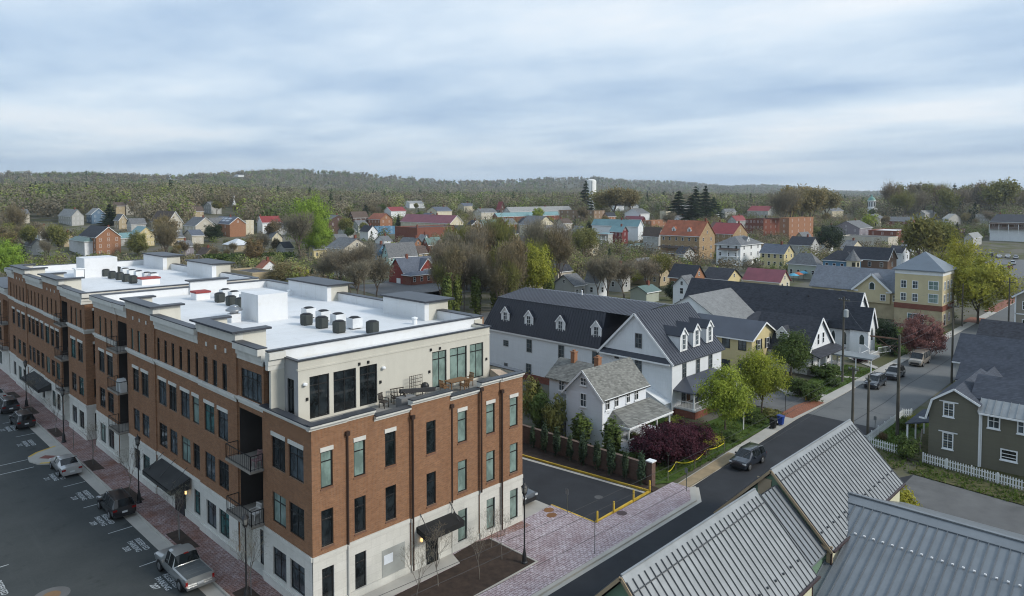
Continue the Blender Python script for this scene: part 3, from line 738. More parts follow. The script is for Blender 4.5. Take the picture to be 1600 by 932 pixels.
for qx, qy in ((479.5, 624), (594, 597), (670.5, 581), (759.5, 561), (561, 569), (575, 566), (672.8, 546.8), (687, 544.4)):
    c = ony(qx, qy, PHY); MB().box(c[0]-.07, PHY-.1, c[2]-.1, c[0]+.07, PHY, c[2]+.1).build('wall_fitting', dark_frame, apt)
# --- roof
MB().box(22.9, 45.2, 15.3, 42.3, 84.7, DECK).build('roof_deck', white_roof, apt)
pz = MB(); pc = MB()
pz.box(42.0, 45.3, DECK, 42.11, 84.7, PAR); pc.box(41.9, 45.3, PAR, 42.7, 84.9, PAR+.08)
pz.box(22.9, 84.3, DECK, 42.0, 84.59, PAR); pc.box(22.5, 84.2, PAR, 41.9, 85.0, PAR+.08)
pz.box(23.05, 50.9, DECK, 23.15, 84.3, PAR-.1)
def raised_east(a, b, bl):
    """a raised stretch of the rear parapet between two image columns of its inner wall foot"""
    y0, y1 = sorted((at(*a, DECK)[1], at(*b, DECK)[1])); x = at(*b, DECK)[0]
    pz.box(x, y0, DECK, x+.5, y1, 17.25); pz.box(x+.5, y0, DECK, 43.3, y0+.4, 17.25, 1); pz.box(x+.5, y1-.4, DECK, 43.3, y1, 17.25, 1)
    MB().box(x-.15, y0-.3, 17.25, 43.9, y1+.3, 17.42).build('raised_coping', cap_metal, apt)
    return x
raised_east((467, 458), (511.5, 471.5), 0); raised_east((605, 488.5), (663.5, 502), 0)
pz.box(32.5, 84.0, DECK, 36.8, 84.4, 17.1); MB().box(32.3, 83.8, 17.1, 37.0, 85.1, 17.25).build('raised_coping', cap_metal, apt)
pz.build('parapet', [white_roof, cream_stucco], apt); pc.build('parapet_coping', cap_metal, apt)
q = at(403.7, 504.7, DECK); qa = at(379, 494, DECK); qb = at(447.6, 498, DECK)
MB().box(q[0], q[1], DECK, q[0]+(qb[0]-q[0]), q[1]+3.4, DECK+2.5).build('stair_bulkhead', white_roof, apt)
# --- second block to the north
apt2 = thing('apartment_building', 'farther red brick apartment block across a narrow gap, three balcony tiers and long black awning', 'building', (32.4, 107, 0))
Z2 = [dict(y0=87.3, y1=94.2, x=22.45, f23=[(88.4,90.3),(91.2,93.1)], f4=narrow(88.9,3,1.85,.68), g=[(88.4,90.3),(91.2,93.1)]),
      dict(y0=94.2, y1=97.4, x=22.6, recess=[2,3,4]),
      dict(y0=97.4, y1=105.4, x=22.45, raised=True, f23=[(98.2,99.8),(100.4,102.0),(102.8,104.6)], f4=narrow(99.3,3,2.0,.68), g=[(98.2,99.8),(100.4,102.0)]),
      dict(y0=105.4, y1=114.6, x=22.55, f23=[(106.0,107.6),(108.4,110.0),(110.6,112.2),(112.8,114.2)], f4=narrow(106.3,5,1.9,.62), g=[(106.0,107.3),(113,114.2)]),
      dict(y0=114.6, y1=121.6, x=22.45, raised=True, f23=[(115.6,117.4),(118.4,120.2)], f4=narrow(116.2,3,2.0,.68), g=[(115.6,117.4),(118.4,120.2)]),
      dict(y0=121.6, y1=126.6, x=22.6, f23=[(122.5,124.2)], f4=narrow(122.6,2,2.2,.7), g=[(122.5,124.2)])]
west_facade(apt2, Z2, 87)
bw = MB(); tr = MB(); cp = MB(); st = MB()
hb = [(23.2, 24.2, F2W[0], F2W[1]), (23.2, 24.2, *F3W), (23.2, 24.2, *F4W)]
for h in hb: apt_window(apt2, 'S', 87.3, *h, pane_dark, lint=h[2] > 5)
wallholes(bw, 'S', 87.3, 22.45, 42.3, 3.98, 15.3, hb); wallholes(st, 'S', 87.28, 22.4, 42.3, 0, 3.98, [(23.2, 24.2, .98, 2.98)]); apt_window(apt2, 'S', 87.28, 23.2, 24.2, .98, 2.98, pane_dark)
bw.box(42.0, 87.5, 0, 42.3, 126.6, PAR); bw.box(22.7, 126.3, 0, 42, 126.6, PAR)
st.box(22.35, 87.2, 3.72, 42.3, 87.4, 3.99)
cornice(tr, 'S', 87.3, 22.1, 42.3, 15.2, PAR, .42); cornice(tr, 'S', 87.3, 22.3, 42.3, 11.93, 12.4, .2); cp.box(22.0, 86.86, PAR, 42.4, 87.6, PAR+.08)
cp.box(41.9, 87.6, PAR, 42.6, 126.7, PAR+.08); cp.box(22.4, 126.2, PAR, 41.9, 126.8, PAR+.08)
bw.build('end_brick_wall', brick_west, apt2); tr.build('end_stone_band', stone_trim, apt2); cp.build('end_coping', cap_metal, apt2); st.build('end_stone_base', cast_stone, apt2)
MB().box(22.8, 87.6, 15.3, 42.0, 126.3, DECK).build('roof_deck', white_roof, apt2)
pz = MB(); pc = MB()
pz.box(41.7, 87.7, DECK, 41.98, 126.3, PAR); pz.box(22.8, 126.0, DECK, 41.7, 126.28, PAR); pz.box(24, 87.62, DECK, 41.7, 87.75, PAR)
for (a, b) in (((229, 417), (249, 421)), ((292, 431), (320, 436))):
    y0, y1 = sorted((at(*a, DECK)[1], at(*b, DECK)[1])); pz.box(40.6, y0-1.4, DECK, 41.2, y1+1.4, 17.6); pz.box(41.2, y0-1.4, DECK, 43.2, y0-1, 17.6, 1)
    MB().box(40.4, y0-1.7, 17.6, 43.8, y1+1.7, 17.77).build('raised_coping', cap_metal, apt2)
pz.build('parapet', [white_roof, cream_stucco], apt2)
a = at(132.5, 434.5, DECK); b = at(158, 434, DECK)
MB().box(a[0], a[1], DECK, a[0]+4.2, a[1]+4.0, DECK+2.7).build('stair_bulkhead', white_roof, apt2)
q = at(123.5, 434.5, DECK); MB().box(q[0]-.5, q[1]-.5, DECK, q[0]+.5, q[1]+.5, DECK+1.25).box(q[0]-.65, q[1]-.65, DECK+1.25, q[0]+.65, q[1]+.65, DECK+1.37).build('roof_vent', white_paint, apt2)
# --- lower third block
apt3 = thing('apartment_building', 'lowest brick wing at far end of the apartment row, three storeys with balconies', 'building', (30, 134, 0))
bw = MB(); st = MB(); tr = MB()
hb = [(a, a+1.7, *f) for a in (132.2, 134.6) for f in (F2W, F3W)]
for h in hb: apt_window(apt3, 'W', 22.6, *h, pick(), lint=h[2] > 8, cols=2)
hb.append((127.3, 130.6, 4.0, 11.4, 1.6))
wallholes(bw, 'W', 22.6, 126.9, 145, 3.98, 12.4, hb); wallholes(st, 'W', 22.57, 126.9, 145, 0, 3.98, [(132.2,133.9,*GW), (134.6,136.3,*GW)])
for a in (132.2, 134.6): apt_window(apt3, 'W', 22.57, a, a+1.7, *GW, pick(), cols=2)
for z in (4.12, 8.0): balcony(apt3, 127.2, 130.7, z)
bw.box(22.7, 126.9, 0, 40, 127.05, 12.4); bw.box(39.7, 127.05, 0, 40, 145, 12.4); st.box(22.45, 126.9, 3.72, 22.7, 145, 3.99)
cornice(tr, 'W', 22.6, 126.9, 145, 12.2, 13.3, .4)
bw.build('brick_wall', brick_west, apt3); st.build('stone_base', cast_stone, apt3); tr.build('stone_band', stone_trim, apt3)
MB().box(22.2, 126.9, 13.3, 40, 145, 13.4).build('roof', cap_metal, apt3)
# --- long awnings over the street doors
def awning(root, y0, y1, xo, xw=22.62, z=3.15):
    c = MB().slab([(xw, y0, z+.62), (xo, y0, z), (xo, y1, z), (xw, y1, z+.62)], .1)
    c.box(xo, y0, z-.38, xo+.04, y1, z-.02); 
    for yy in (y0, y1): c.poly([(xw, yy, z+.5), (xo+.02, yy, z-.05), (xo+.02, yy, z-.38), (xw, yy, z-.3)])
    a = c.build('street_awning', mat('charcoal awning canvas', (.035,.036,.036), .85, .2), root)
    t = MB()
    for yy in (y0+.6, (y0+y1)/2, y1-.6): t.bar((xo+.25, yy, z+.08), (xw, yy, z+1.35), .035)
    t.build('tie_rod', black_metal, a)
awning(apt, 59.2, 65.6, 21.0); awning(apt2, 102.2, 111.2, 21.0)
MB().box(22.6, 60.6, .1, 22.74, 62.6, 2.6).build('entrance_door', pane_dark, apt); MB().box(22.62, 103.5, .1, 22.5, 105.6, 2.6).build('entrance_door', pane_dark, apt2)
lampm = mat('warm lamp glass', (.9,.6,.25)); _n = lampm.node_tree.nodes['Principled BSDF']; _n.inputs['Emission Color'].default_value = (1,.62,.25,1); _n.inputs['Emission Strength'].default_value = 1.1
for (x, y) in ((22.55, 59.9),): MB().box(x-.12, y-.07, 2.25, x, y+.07, 2.5).build('wall_lantern', lampm, apt)
MB().box(31.28, 39.66, 2.08, 31.39, 39.8, 2.3).build('wall_lantern', lampm, apt); MB().box(33.38, 39.66, 2.08, 33.49, 39.8, 2.3).build('wall_lantern', lampm, apt)
# ------------------------------------------------------------------ ground, streets, paving
def ground_mat():
    m, nt, b = nmat('meadow and earth'); g = geo(nt)
    n1 = noise(nt, g, .035, 6, .65); n2 = noise(nt, g, .5, 5, .7)
    n3 = noise(nt, g, .075, 5, .7); o = mix(nt, ramp(nt, n1, .35, .65), (.075,.09,.032), (.125,.11,.078))
    o = mix(nt, ramp(nt, n2, .3, .75), o, (.095,.095,.045)); o = mix(nt, math_(nt, 'MULTIPLY', ramp(nt, n3, .44, .58), .85), o, (.15,.14,.12)); nt.links.new(o, b.inputs['Base Color'])
    b.inputs['Roughness'].default_value = .95; b.inputs['Specular IOR Level'].default_value = .1; return m
az = np.concatenate([np.linspace(-1.05, 1.05, 150), np.linspace(1.05, 2*math.pi-1.05, 26)[1:-1]])
rr = np.concatenate([[4], np.geomspace(14, 300, 26), np.geomspace(330, 9500, 74)])
gv, gf = [(0, 0, -.04)], []
for r in rr:
    x = r*np.cos(YAW-az); y = r*np.sin(YAW-az); z = terr(x, y)-.04
    gv += list(zip(x.tolist(), y.tolist(), z.tolist()))
na = len(az)
for k in range(na): gf.append((0, 1+k, 1+(k+1)%na))
for j in range(len(rr)-1):
    for k in range(na): gf.append((1+j*na+k, 1+(j+1)*na+k, 1+(j+1)*na+(k+1)%na, 1+j*na+(k+1)%na))
gmb = MB(); gmb.v = gv; gmb.f = gf; gmb.m = [0]*len(gf)
gob = gmb.build('ground', ground_mat(), smooth=True); tag(gob, kind='structure')
def sheet(name, pts, z, m, h=None):
    b = MB()
    if h: b.prism([(p[0], p[1]) for p in pts], 'z', z-h, z)
    else: b.poly([(p[0], p[1], z) for p in pts])
    return struct(name, b, m)
def rect(x0, y0, x1, y1): return [(x0,y0),(x1,y0),(x1,y1),(x0,y1)]
def asphalt(name, c, c2, oil):
    m, nt, b = nmat(name); g = geo(nt); n1 = noise(nt, g, .16, 7, .7); n2 = noise(nt, g, 6, 4, .7); n3 = noise(nt, g, .6, 4); n4 = noise(nt, stretch(nt, g, (1.6, .12, 1)), .8, 4)
    o = mix(nt, ramp(nt, n1, .35, .68), c, c2); o = mix(nt, math_(nt, 'MULTIPLY', ramp(nt, n2, .3, .8), .3), o, sc3(c2, 1.4))
    o = mix(nt, math_(nt, 'MULTIPLY', ramp(nt, n3, .6, .76), oil), o, sc3(c, .45)); o = mix(nt, math_(nt, 'MULTIPLY', ramp(nt, n4, .55, .8), .4), o, sc3(c2, 1.25))
    nt.links.new(o, b.inputs['Base Color']); b.inputs['Roughness'].default_value = .85; b.inputs['Specular IOR Level'].default_value = .3; bump(nt, b, n2, .3, .02); return m
asphalt_lot = asphalt('parking asphalt', (.036,.042,.042), (.058,.064,.063), .6)
asphalt_old = asphalt('weathered asphalt', (.10,.105,.105), (.14,.143,.14), .35)
asphalt_mid = mat('grey drive asphalt', (.12,.12,.118), .9, .22, 2.5)
sheet('street', rect(-70, -60, 19.15, 260), 0, asphalt_lot)
road_new = sheet('side_street', [(19.16,25.4),(88,25.4),(88,34.75),(57.6,33.4),(55.8,31.3),(19.16,31.2)], .004, asphalt_new)
sheet('side_street', [(88.01,25.4),(230,26.2),(420,27),(420,33.6),(230,33.65),(150,34.15),(88.01,34.75)], .004, asphalt_old)
# seams and patches in the old street
def tar(name, pts, w, m, z=.009):
    b = MB()
    for (xa, ya), (xb, yb) in zip(pts[:-1], pts[1:]):
        L = math.hypot(xb-xa, yb-ya); nx, ny = -(yb-ya)/L*w/2, (xb-xa)/L*w/2
        b.poly([(xa-nx,ya-ny,z),(xb-nx,yb-ny,z),(xb+nx,yb+ny,z),(xa+nx,ya+ny,z)])
    return struct(name, b, m)
tarm = mat('tar', (.02,.02,.022), .6)
tar('road_crack', [(88,29.4),(100,29.2),(112,29.7),(131,29.5),(160,30)], .12, tarm); tar('road_crack', [(93,33),(95,30.5),(94.2,28),(95.5,26)], .08, tarm); tar('road_crack', [(109,33.8),(110.5,30),(109.6,26)], .08, tarm)
# paved walks
def paver_mat(name, c1, c2, wash, lo, hi):
    m, nt, b = nmat(name); g = geo(nt)
    s = nd(nt, 'ShaderNodeTexBrick'); nt.links.new(g, s.inputs['Vector'])
    s.inputs['Scale'].default_value = 1; s.inputs['Brick Width'].default_value = .42; s.inputs['Row Height'].default_value = .21; s.inputs['Mortar Size'].default_value = .018
    s.inputs['Color1'].default_value = (*c1, 1); s.inputs['Color2'].default_value = (*c2, 1); s.inputs['Mortar'].default_value = (*sc3(c2, .45), 1)
    n1 = noise(nt, g, .33, 6, .72); n2 = noise(nt, g, 5, 3)
    f = math_(nt, 'MULTIPLY', ramp(nt, n1, lo, hi), ramp(nt, n2, .25, .75), True)
    f = math_(nt, 'MULTIPLY', f, math_(nt, 'SUBTRACT', 1.0, math_(nt, 'MULTIPLY', s.outputs['Fac'], .8)))
    nt.links.new(mix(nt, f, s.outputs['Color'], wash), b.inputs['Base Color'])
    b.inputs['Roughness'].default_value = .85; bump(nt, b, s.outputs['Fac'], -.5, .02); return m
pave_red = paver_mat('red brick paving', (.23,.10,.065), (.155,.065,.045), (.46,.40,.41), .34, .60)
pave_purple = paver_mat('purple brick paving with white bloom', (.25,.165,.17), (.19,.12,.13), (.60,.55,.58), .26, .54)
apron_red = paver_mat('orange brick apron', (.30,.115,.06), (.23,.085,.045), (.3,.2,.15), .6, .9)
sheet('sidewalk', [(20.1,33),(22.75,33),(22.75,200),(20.1,200)], .13, pave_red, .2)
sheet('sidewalk', [(22.751,84.9),(26,84.9),(26,87.3),(22.751,87.3)], .13, pave_red, .2)
sheet('gutter', [(19.05,33),(19.97,33),(19.97,82.3),(19.05,82.3)], .01, concrete); sheet('gutter', [(19.05,87.9),(19.97,87.9),(19.97,200),(19.05,200)], .01, concrete)
sheet('kerb', rect(19.98, 33, 20.099, 200), .135, concrete, .2)
# kerb bulb with ramp
bulb = [(19.98,88.0),(17.6,87.1),(16.6,86.0),(16.45,84.7),(16.9,83.2),(18.0,82.3),(19.98,82.2)]
sheet('kerb_extension', bulb, .12, concrete, .2)
yel = mat('yellow kerb paint', (.55,.37,.05), .65, .25, .8); whitep = mat('white road paint', (.42,.44,.44), .75, .3, .5)
tar('yellow_kerb', [(19.5,87.85),(17.6,87.0),(16.75,86.1)], .25, yel, .128); tar('yellow_kerb', [(17.1,83.2),(18.1,82.45),(19.2,82.35)], .28, yel, .128)
sheet('tactile_pad', [(17.3,84.9),(18.1,83.9),(18.8,84.4),(18.0,85.4)], .128, mat('brick red tactile pad', (.2,.07,.055)))
# south plaza
sheet('plaza', [(20.1,31.62),(55.3,31.75),(57.5,33.2),(57.5,35.1),(45.8,35.1),(45.8,39.95),(42.05,39.78),(22.75,39.7),(22.75,33),(20.1,33)], .132, pave_purple, .2)
sheet('kerb', [(19.2,31.3),(55.6,31.42),(58.2,33.0),(57.5,33.25),(55.2,31.77),(19.2,31.6)], .137, concrete, .2)
sheet('gutter', [(19.2,30.95),(55.8,31.05),(58.4,32.8),(58.2,33.0),(55.6,31.41),(19.2,31.29)], .011, concrete)
sheet('border', [(41.8,39.7),(41.8,38.6),(38.6,39.0),(36.6,39.85),(41.8,39.85)], .137, pave_red)
sheet('planting_bed', [(37.72,39.35),(37.68,34.42),(22.9,34.3),(22.9,38.2),(33.7,38.2),(34.2,39.5),(36.6,39.75)], .17, soil, .1)
sheet('bed_edging', [(37.8,39.4),(37.9,39.4),(37.86,34.28),(22.9,34.16),(22.9,34.29),(37.74,34.41)], .18, concrete, .1)
sheet('concrete_walk', [(24,38.3),(33.75,38.3),(34.2,39.75),(24,39.75)], .16, concrete, .1)
for pts in ([(19.89+.25,77.1),(21.2,76.9),(21.2,80.6),(20.2,80.6)], [(20.25,66.35),(21.4,66.4),(21.35,70.45),(20.25,70.35)], [(20.3,54.6),(21.4,54.4),(21.45,58.45),(20.3,58.4)], [(20.2,102.6),(21.2,102.6),(21.15,106.5),(20.2,106.7)], [(20.2,90.8),(21.1,91),(21.2,94.7),(20.2,94.8)], [(20.3,42.6),(21.5,42.5),(21.5,46.5),(20.3,46.4)], [(20.2,112.6),(21.2,112.6),(21.15,116.5),(20.2,116.7)]):
    sheet('tree_pit', pts, .14, soil)
sheet('concrete_apron', [(42.0,39.96),(45.8,39.96),(45.8,60),(42.0,60)], .02, concrete)
sheet('parking_lot', [(45.85,35.4),(54.25,35.6),(52.6,50.2),(50,80),(45.85,80)], .006, asphalt_new)
def curb(name, pts, m): 
    b = MB()
    for (xa, ya), (xb, yb) in zip(pts[:-1], pts[1:]): b.bar((xa,ya,.06), (xb,yb,.06), .15, .17)
    return struct(name, b, m)
curb('yellow_kerb', [(54.4,35.55),(52.75,50.3),(51.6,62)], yel); curb('yellow_kerb', [(45.9,35.25),(54.4,35.55)], yel); curb('yellow_kerb', [(45.85,40.0),(45.85,35.3)], yel)
sheet('gutter', [(54.1,35.7),(52.45,50.3),(51.3,62),(50.9,62),(52.05,50.2),(53.75,35.7)], .012, concrete)
sheet('planting_bed', [(54.55,35.3),(55.5,35.3),(55.5,70),(51.2,70),(52.9,50.3)], .1, soil, .12)
sheet('manhole_cover', [(48.77+.45*math.cos(t), 34.61+.45*math.sin(t)) for t in np.linspace(0, 6.28, 17)[:-1]], .139, mat('rusty manhole', (.07,.05,.05)))
for cx, cy in ((44.32,38.62), (44.9,39.45)): sheet('utility_cover', [(cx+.5*math.cos(t), cy+.4*math.sin(t)) for t in np.linspace(0, 6.28, 17)[:-1]], .139, mat('rusty utility cover', (.22,.10,.035)))
sheet('manhole_cover', [(50.2+.4*math.cos(t), 38.14+.4*math.sin(t)) for t in np.linspace(0, 6.28, 17)[:-1]], .012, mat('grey manhole', (.09,.09,.09)))
mh = [(11.76+.55*math.cos(t), 55.1+.55*math.sin(t)) for t in np.linspace(0, 6.28, 25)[:-1]]
sheet('manhole_collar', [(11.76+1.1*math.cos(t), 55.1+1.1*math.sin(t)) for t in np.linspace(0, 6.28, 25)[:-1]], .006, asphalt_mid); sheet('manhole_cover', mh, .012, mat('rusty manhole lid', (.2,.12,.06)))
# north walk, lawns and drives along the side street
grassm = mat('lawn', (.055,.095,.018), .95, .3, 1.2, c2=(.08,.125,.028), spec=.1, bumpy=.5)
grass2 = mat('weedy lawn', (.075,.095,.03), .95, .35, .8, c2=(.14,.12,.065), spec=.1, bumpy=.5)
sheet('sidewalk', [(57.6,33.3),(85,34.6),(230,33.6),(230,35.2),(85,36),(70,35.3),(57.6,34.6)], .1, concrete, .12)
sheet('sidewalk', [(57.6,33.28),(68.5,33.75),(68.5,35.1),(57.6,34.5)], .106, mat('tan gravel path', (.30,.23,.14), .95, .2, 1))
sheet('lawn', [(57.4,35.2),(72,35.6),(86,36.1),(86,41),(74,42),(74,47),(56,47),(56,36.2)], .05, grassm)
sheet('lawn', [(94,35.8),(118,35.3),(118,40.5),(106,41),(95,39.5)], .055, grassm)
sheet('lawn', [(131,35.2),(160,35),(160,45),(131,45)], .055, grassm)
sheet('driveway', [(86.4,35.9),(93.7,35.8),(96,44),(101,62),(96,62),(86.6,41)], .06, asphalt_mid)
sheet('driveway_apron', [(84.5,35.0),(93.9,34.7),(94.2,36.4),(90,37),(84.6,36.8)], .112, apron_red)
sheet('footpath', [(94.5,39.5),(97,36),(98,36),(96.2,41),(101,47),(99.5,47.5)], .07, concrete)
sheet('footpath', [(110,36),(111,36),(109,41),(107.8,41)], .07, concrete); sheet('footpath', [(118.2,36),(119.6,36),(124.5,41.5),(123,41.8)], .07, concrete)
sheet('sidewalk_pavers', rect(176, 33.8, 184, 36.6), .11, apron_red); sheet('sidewalk_pavers', rect(196, 33.8, 240, 36.4), .11, apron_red)
# south side: yard and lot beyond the green building
sheet('verge', [(75.9,20),(79.6,19.6),(78.2,11),(77,3),(74.4,3),(74.8,10.5)], .045, grass2)
sheet('verge', [(76,21),(80.2,21.6),(81,25),(76,24.6)], .045, grass2)
sheet('street', [(60,150),(430,140),(430,147.5),(60,157.5)], .02, asphalt_old); sheet('street', [(196,60),(203,60),(215,330),(208,330)], .024, asphalt_old); sheet('car_park', [(128,160),(190,158),(192,182),(130,186)], .016, asphalt_mid); sheet('car_park', [(100,96),(122,94),(124,118),(102,120)], .016, asphalt_mid)
sheet('yard', [(60,11),(79.2,9),(80,20),(81.5,25.3),(96.5,25.2),(96,13),(84,9),(79,-12),(60,-12)], .02, grass2)
sheet('driveway', [(54,-25),(73.2,-10),(74.6,10.5),(75.6,19.4),(69.5,22),(66,24),(58,24),(54,10)], .03, asphalt_mid)
sheet('driveway', [(60,19.3),(75.6,19.41),(69.5,22.01),(60,23)], .036, asphalt_new)
sheet('garden_lawn', [(81.6,22.6),(94.5,22.4),(94.5,25.6),(81.8,25.8)], .04, grassm)
# far streets and lots
sheet('car_park', [tuple(atT(*p)[:2]) for p in ((1508,402),(1600,403),(1640,440),(1600,436),(1530,425))], .02, mat('far car park', (.13,.13,.13)))
sheet('car_park', [tuple(atT(*p)[:2]) for p in ((540,447),(615,442),(730,446),(705,466),(590,462))], .02, mat('far car park', (.13,.13,.13)))
sheet('yard', [tuple(atT(*p)[:2]) for p in ((930,400),(1000,394),(1030,406),(975,413),(925,412))], .02, asphalt_mid)
sheet('grass_bank', [tuple(atT(*p)[:2]) for p in ((1530,386),(1600,387),(1640,398),(1530,399))], .03, grassm)
sheet('grass_bank', [tuple(atT(*p)[:2]) for p in ((10,418),(90,410),(120,400),(20,396))], .03, grassm)
sheet('street', [tuple(atT(*p)[:2]) for p in ((925,412),(1110,425),(1110,432),(925,420))], .025, asphalt_old)
# ------------------------------------------------------------------ parking bay paint
for y in (54.8, 62.03, 68.75, 75.1, 94.7, 101.5, 108.3): tar('parking_line', [(17.2,y),(19.0,y)], .1, whitep, .012)
for y in (82.85, 85.65): tar('crossing_line', [(-2,y),(16.5,y)], .12, whitep, .012)
for x in (9.2,): tar('parking_line', [(8.9,62.0),(10.6,62.0)], .1, whitep, .012)
def paint_text(x, y, num):
    for k, (t, s, dx) in enumerate((('RESERVED', .54, 0), ('PARKING', .54, -.55), (str(num), .6, -1.12))):
        c = bpy.data.curves.new('parking_text', 'FONT'); c.body = t; c.size = s; c.align_x = 'CENTER'; c.offset = .012
        o = bpy.data.objects.new('parking_text', c); COL.objects.link(o); o.location = (x+dx, y, .013); o.rotation_euler = (0, 0, -math.pi/2)
        c.materials.append(whitep); tag(o, kind='structure')
for x, y, n in ((18.35,58.3,208), (18.15,71.6,210), (17.85,91.3,212), (17.85,64.9,209), (17.95,51.2,207), (17.55,78.4,211), (17.6,98.6,213), (9.4,58.6,228)): paint_text(x, y, n)
# ------------------------------------------------------------------ brick garden wall and bollards
w = thing('garden_wall', 'long brown brick garden wall beside the parking lot, white capped end pier', 'wall', (55.7, 45, 0))
MB().box(55.6, 36.6, -.1, 55.9, 72, 1.9).build('wall', brick_tan if False else brick('garden brick', (.17,.10,.075), (.125,.075,.058), (.2,.16,.14)), w)
MB().box(55.56, 36.6, 1.9, 55.94, 72, 1.98).build('coping', stone_trim if False else mat('brown coping', (.13,.09,.07)), w)
MB().box(55.45, 36.0, -.1, 56.05, 36.6, 2.25).build('pier', MC['garden brick'], w); MB().box(55.38, 35.93, 2.25, 56.12, 36.67, 2.36).build('pier_cap', white_paint, w)
for i, (x, y, l) in enumerate(((45.99,35.08,'yellow steel bollard at the lot corner by the brick plaza'), (48.45,35.21,'yellow steel bollard second from the lot corner'), (51.61,35.38,'yellow steel bollard between the garden wall pier and the lot middle'), (54.35,35.5,'yellow steel bollard next to the white capped wall pier'))):
    tag(MB().lathe((x,y,.0), [(.085,0),(.085,1.02),(.06,1.08),(.02,1.1)], 12).build('bollard', yel, org=(x,y,0), smooth=True), l, 'bollard', 'yellow bollards along the parking lot')
# ------------------------------------------------------------------ lamps, signs, posts, bins
def lamp(x, y, label, h=5.9):
    r = thing('street_lamp', label, 'street lamp', (x, y, .13), group='black street lamps'); z = .13
    MB().lathe((x,y,z), [(.24,0),(.24,.12),(.17,.2),(.15,.75),(.1,.85),(.08,1.1)], 12).build('base', black_metal, r, True)
    MB().cyl((x,y,z+1.0), (x,y,z+h-.75), .06, .045, 10).lathe((x,y,z+h-.9), [(.05,0),(.12,.1),(.07,.18)], 10).build('pole', black_metal, r, True)
    hd = MB().lathe((x,y,z+h-.75), [(.1,0),(.17,.06),(.2,.12)], 8).lathe((x,y,z+h-.2), [(.27,0),(.2,.1),(.1,.2),(.03,.3),(.02,.42)], 8)
    for k in range(4):
        t = k*math.pi/2+.4; hd.bar((x+.18*math.cos(t),y+.18*math.sin(t),z+h-.63), (x+.24*math.cos(t),y+.24*math.sin(t),z+h-.2), .025)
    hh = hd.build('lantern', black_metal, r); MB().lathe((x,y,z+h-.63), [(.13,0),(.19,.2),(.2,.42)], 8).build('lamp_glass', mat('smoky lamp glass', (.16,.16,.15), .2), hh)
lamp(20.85, 66.15, 'black lantern street lamp beside the dark SUV parking space and planter'); lamp(20.44, 88.54, 'black lantern street lamp beside the kerb extension with yellow paint')
lamp(20.73, 107.23, 'black lantern street lamp farthest along the apartment sidewalk'); lamp(37.0, 34.87, 'black lantern street lamp at corner of the mulch bed in the purple brick plaza')
lamp(20.5, 44.6, 'black lantern street lamp beside the grey pickup truck')
sign_w = mat('white sign', (.7,.7,.7)); post_m = mat('galvanised post', (.11,.12,.11), .5, .1, 1, metal=.4)
def signpost(x, y, h, label, plate=None, z=.1, pm=None, wdt=.3, ht=.42):
    r = thing('sign_post', label, 'sign', (x, y, z)); MB().bar((x,y,z), (x,y,z+h), .05 if plate else .04).build('post', pm or post_m, r)
    if plate: MB().box(x-.05, y-wdt/2, z+h-ht-.05, x-.03, y+wdt/2, z+h-.02).build('sign_plate', plate, r)
greys = mat('grey sign back', (.16,.17,.17), .5)
signpost(45.6, 37.98, 2.1, 'thin sign post on the yellow kerb facing the parking lot', greys); signpost(41.72, 32.05, 2.7, 'bare dark sign post on the plaza kerb')
signpost(56.6, 33.05, 2.2, 'grey sign post where the plaza kerb meets the tan path', greys); signpost(59.9, 37.0, 1.9, 'white sign on post in front of the purple maple', sign_w)
signpost(86.9, 36.9, 2.3, 'black post with small white notice beside the brick driveway apron', sign_w, pm=black_metal, wdt=.2, ht=.25)
signpost(84.6, 25.7, 2.3, 'grey sign post beside the picket fence corner', greys); signpost(70.2, 9.0, 2.2, 'pale sign post in the grey driveway behind the metal roof', mat('pale sign back', (.33,.34,.3)), pm=mat('weathered post', (.12,.11,.08)))
signpost(20.55, 85.2, 2.4, 'thin grey sign post on the kerb extension sidewalk', None); signpost(20.7, 78.9, 2.6, 'thin sign post in tree pit beside silver sedan', None); signpost(20.7, 56.6, 2.2, 'grey tree stake in the planter by the pickup front', None, pm=greys)
signpost(21.1, 45.2, 2.3, 'grey tree stake in the planter beside street lamp', None, pm=greys)
def cart(x, y, c, label):
    r = thing('wheelie_bin', label, 'bin', (x, y, .1), group='wheeled bins at the kerb'); z = .1
    b = MB(); i = [(x-.24,y-.24,z+.12),(x+.24,y-.24,z+.12),(x+.24,y+.24,z+.12),(x-.24,y+.24,z+.12)]; t = [(x-.33,y-.33,z+1.05),(x+.33,y-.33,z+1.05),(x+.33,y+.33,z+1.05),(x-.33,y+.33,z+1.05)]
    for k in range(4): b.poly([i[k], i[(k+1)%4], t[(k+1)%4], t[k]])
    b.poly(i[::-1]); b.poly(t); b.build('bin_body', c, r)
    MB().slab([(x-.37,y-.37,z+1.1),(x+.37,y-.37,z+1.1),(x+.37,y+.37,z+1.2),(x-.37,y+.37,z+1.2)], .05).build('lid', c, r); MB().bar((x-.3,y+.42,z+1.05), (x+.3,y+.42,z+1.05), .05).build('handle', c, r)
    for s in (-1, 1): MB().cyl((x+s*.3,y+.27,z+.13), (x+s*.22,y+.27,z+.13), .13, .13, 12).build('wheel', black_metal, r)
cart(79.2, 35.0, mat('black plastic', (.012,.012,.013), .5), 'black wheelie bin on the sidewalk beside the lawn'); cart(81.0, 34.9, mat('blue plastic', (.012,.045,.24), .4), 'blue recycling bin beside the black bin')
b = MB().bar((76.6,37.4,0), (76.6,37.4,2.1), .1).bar((76.6,37.4,2.02), (76.6,38.1,2.02), .08).build('yard_sign_post', white_paint, org=(76.6,37.4,0)); tag(b, 'white wooden yard sign post on the lawn between two young trees', 'sign post')
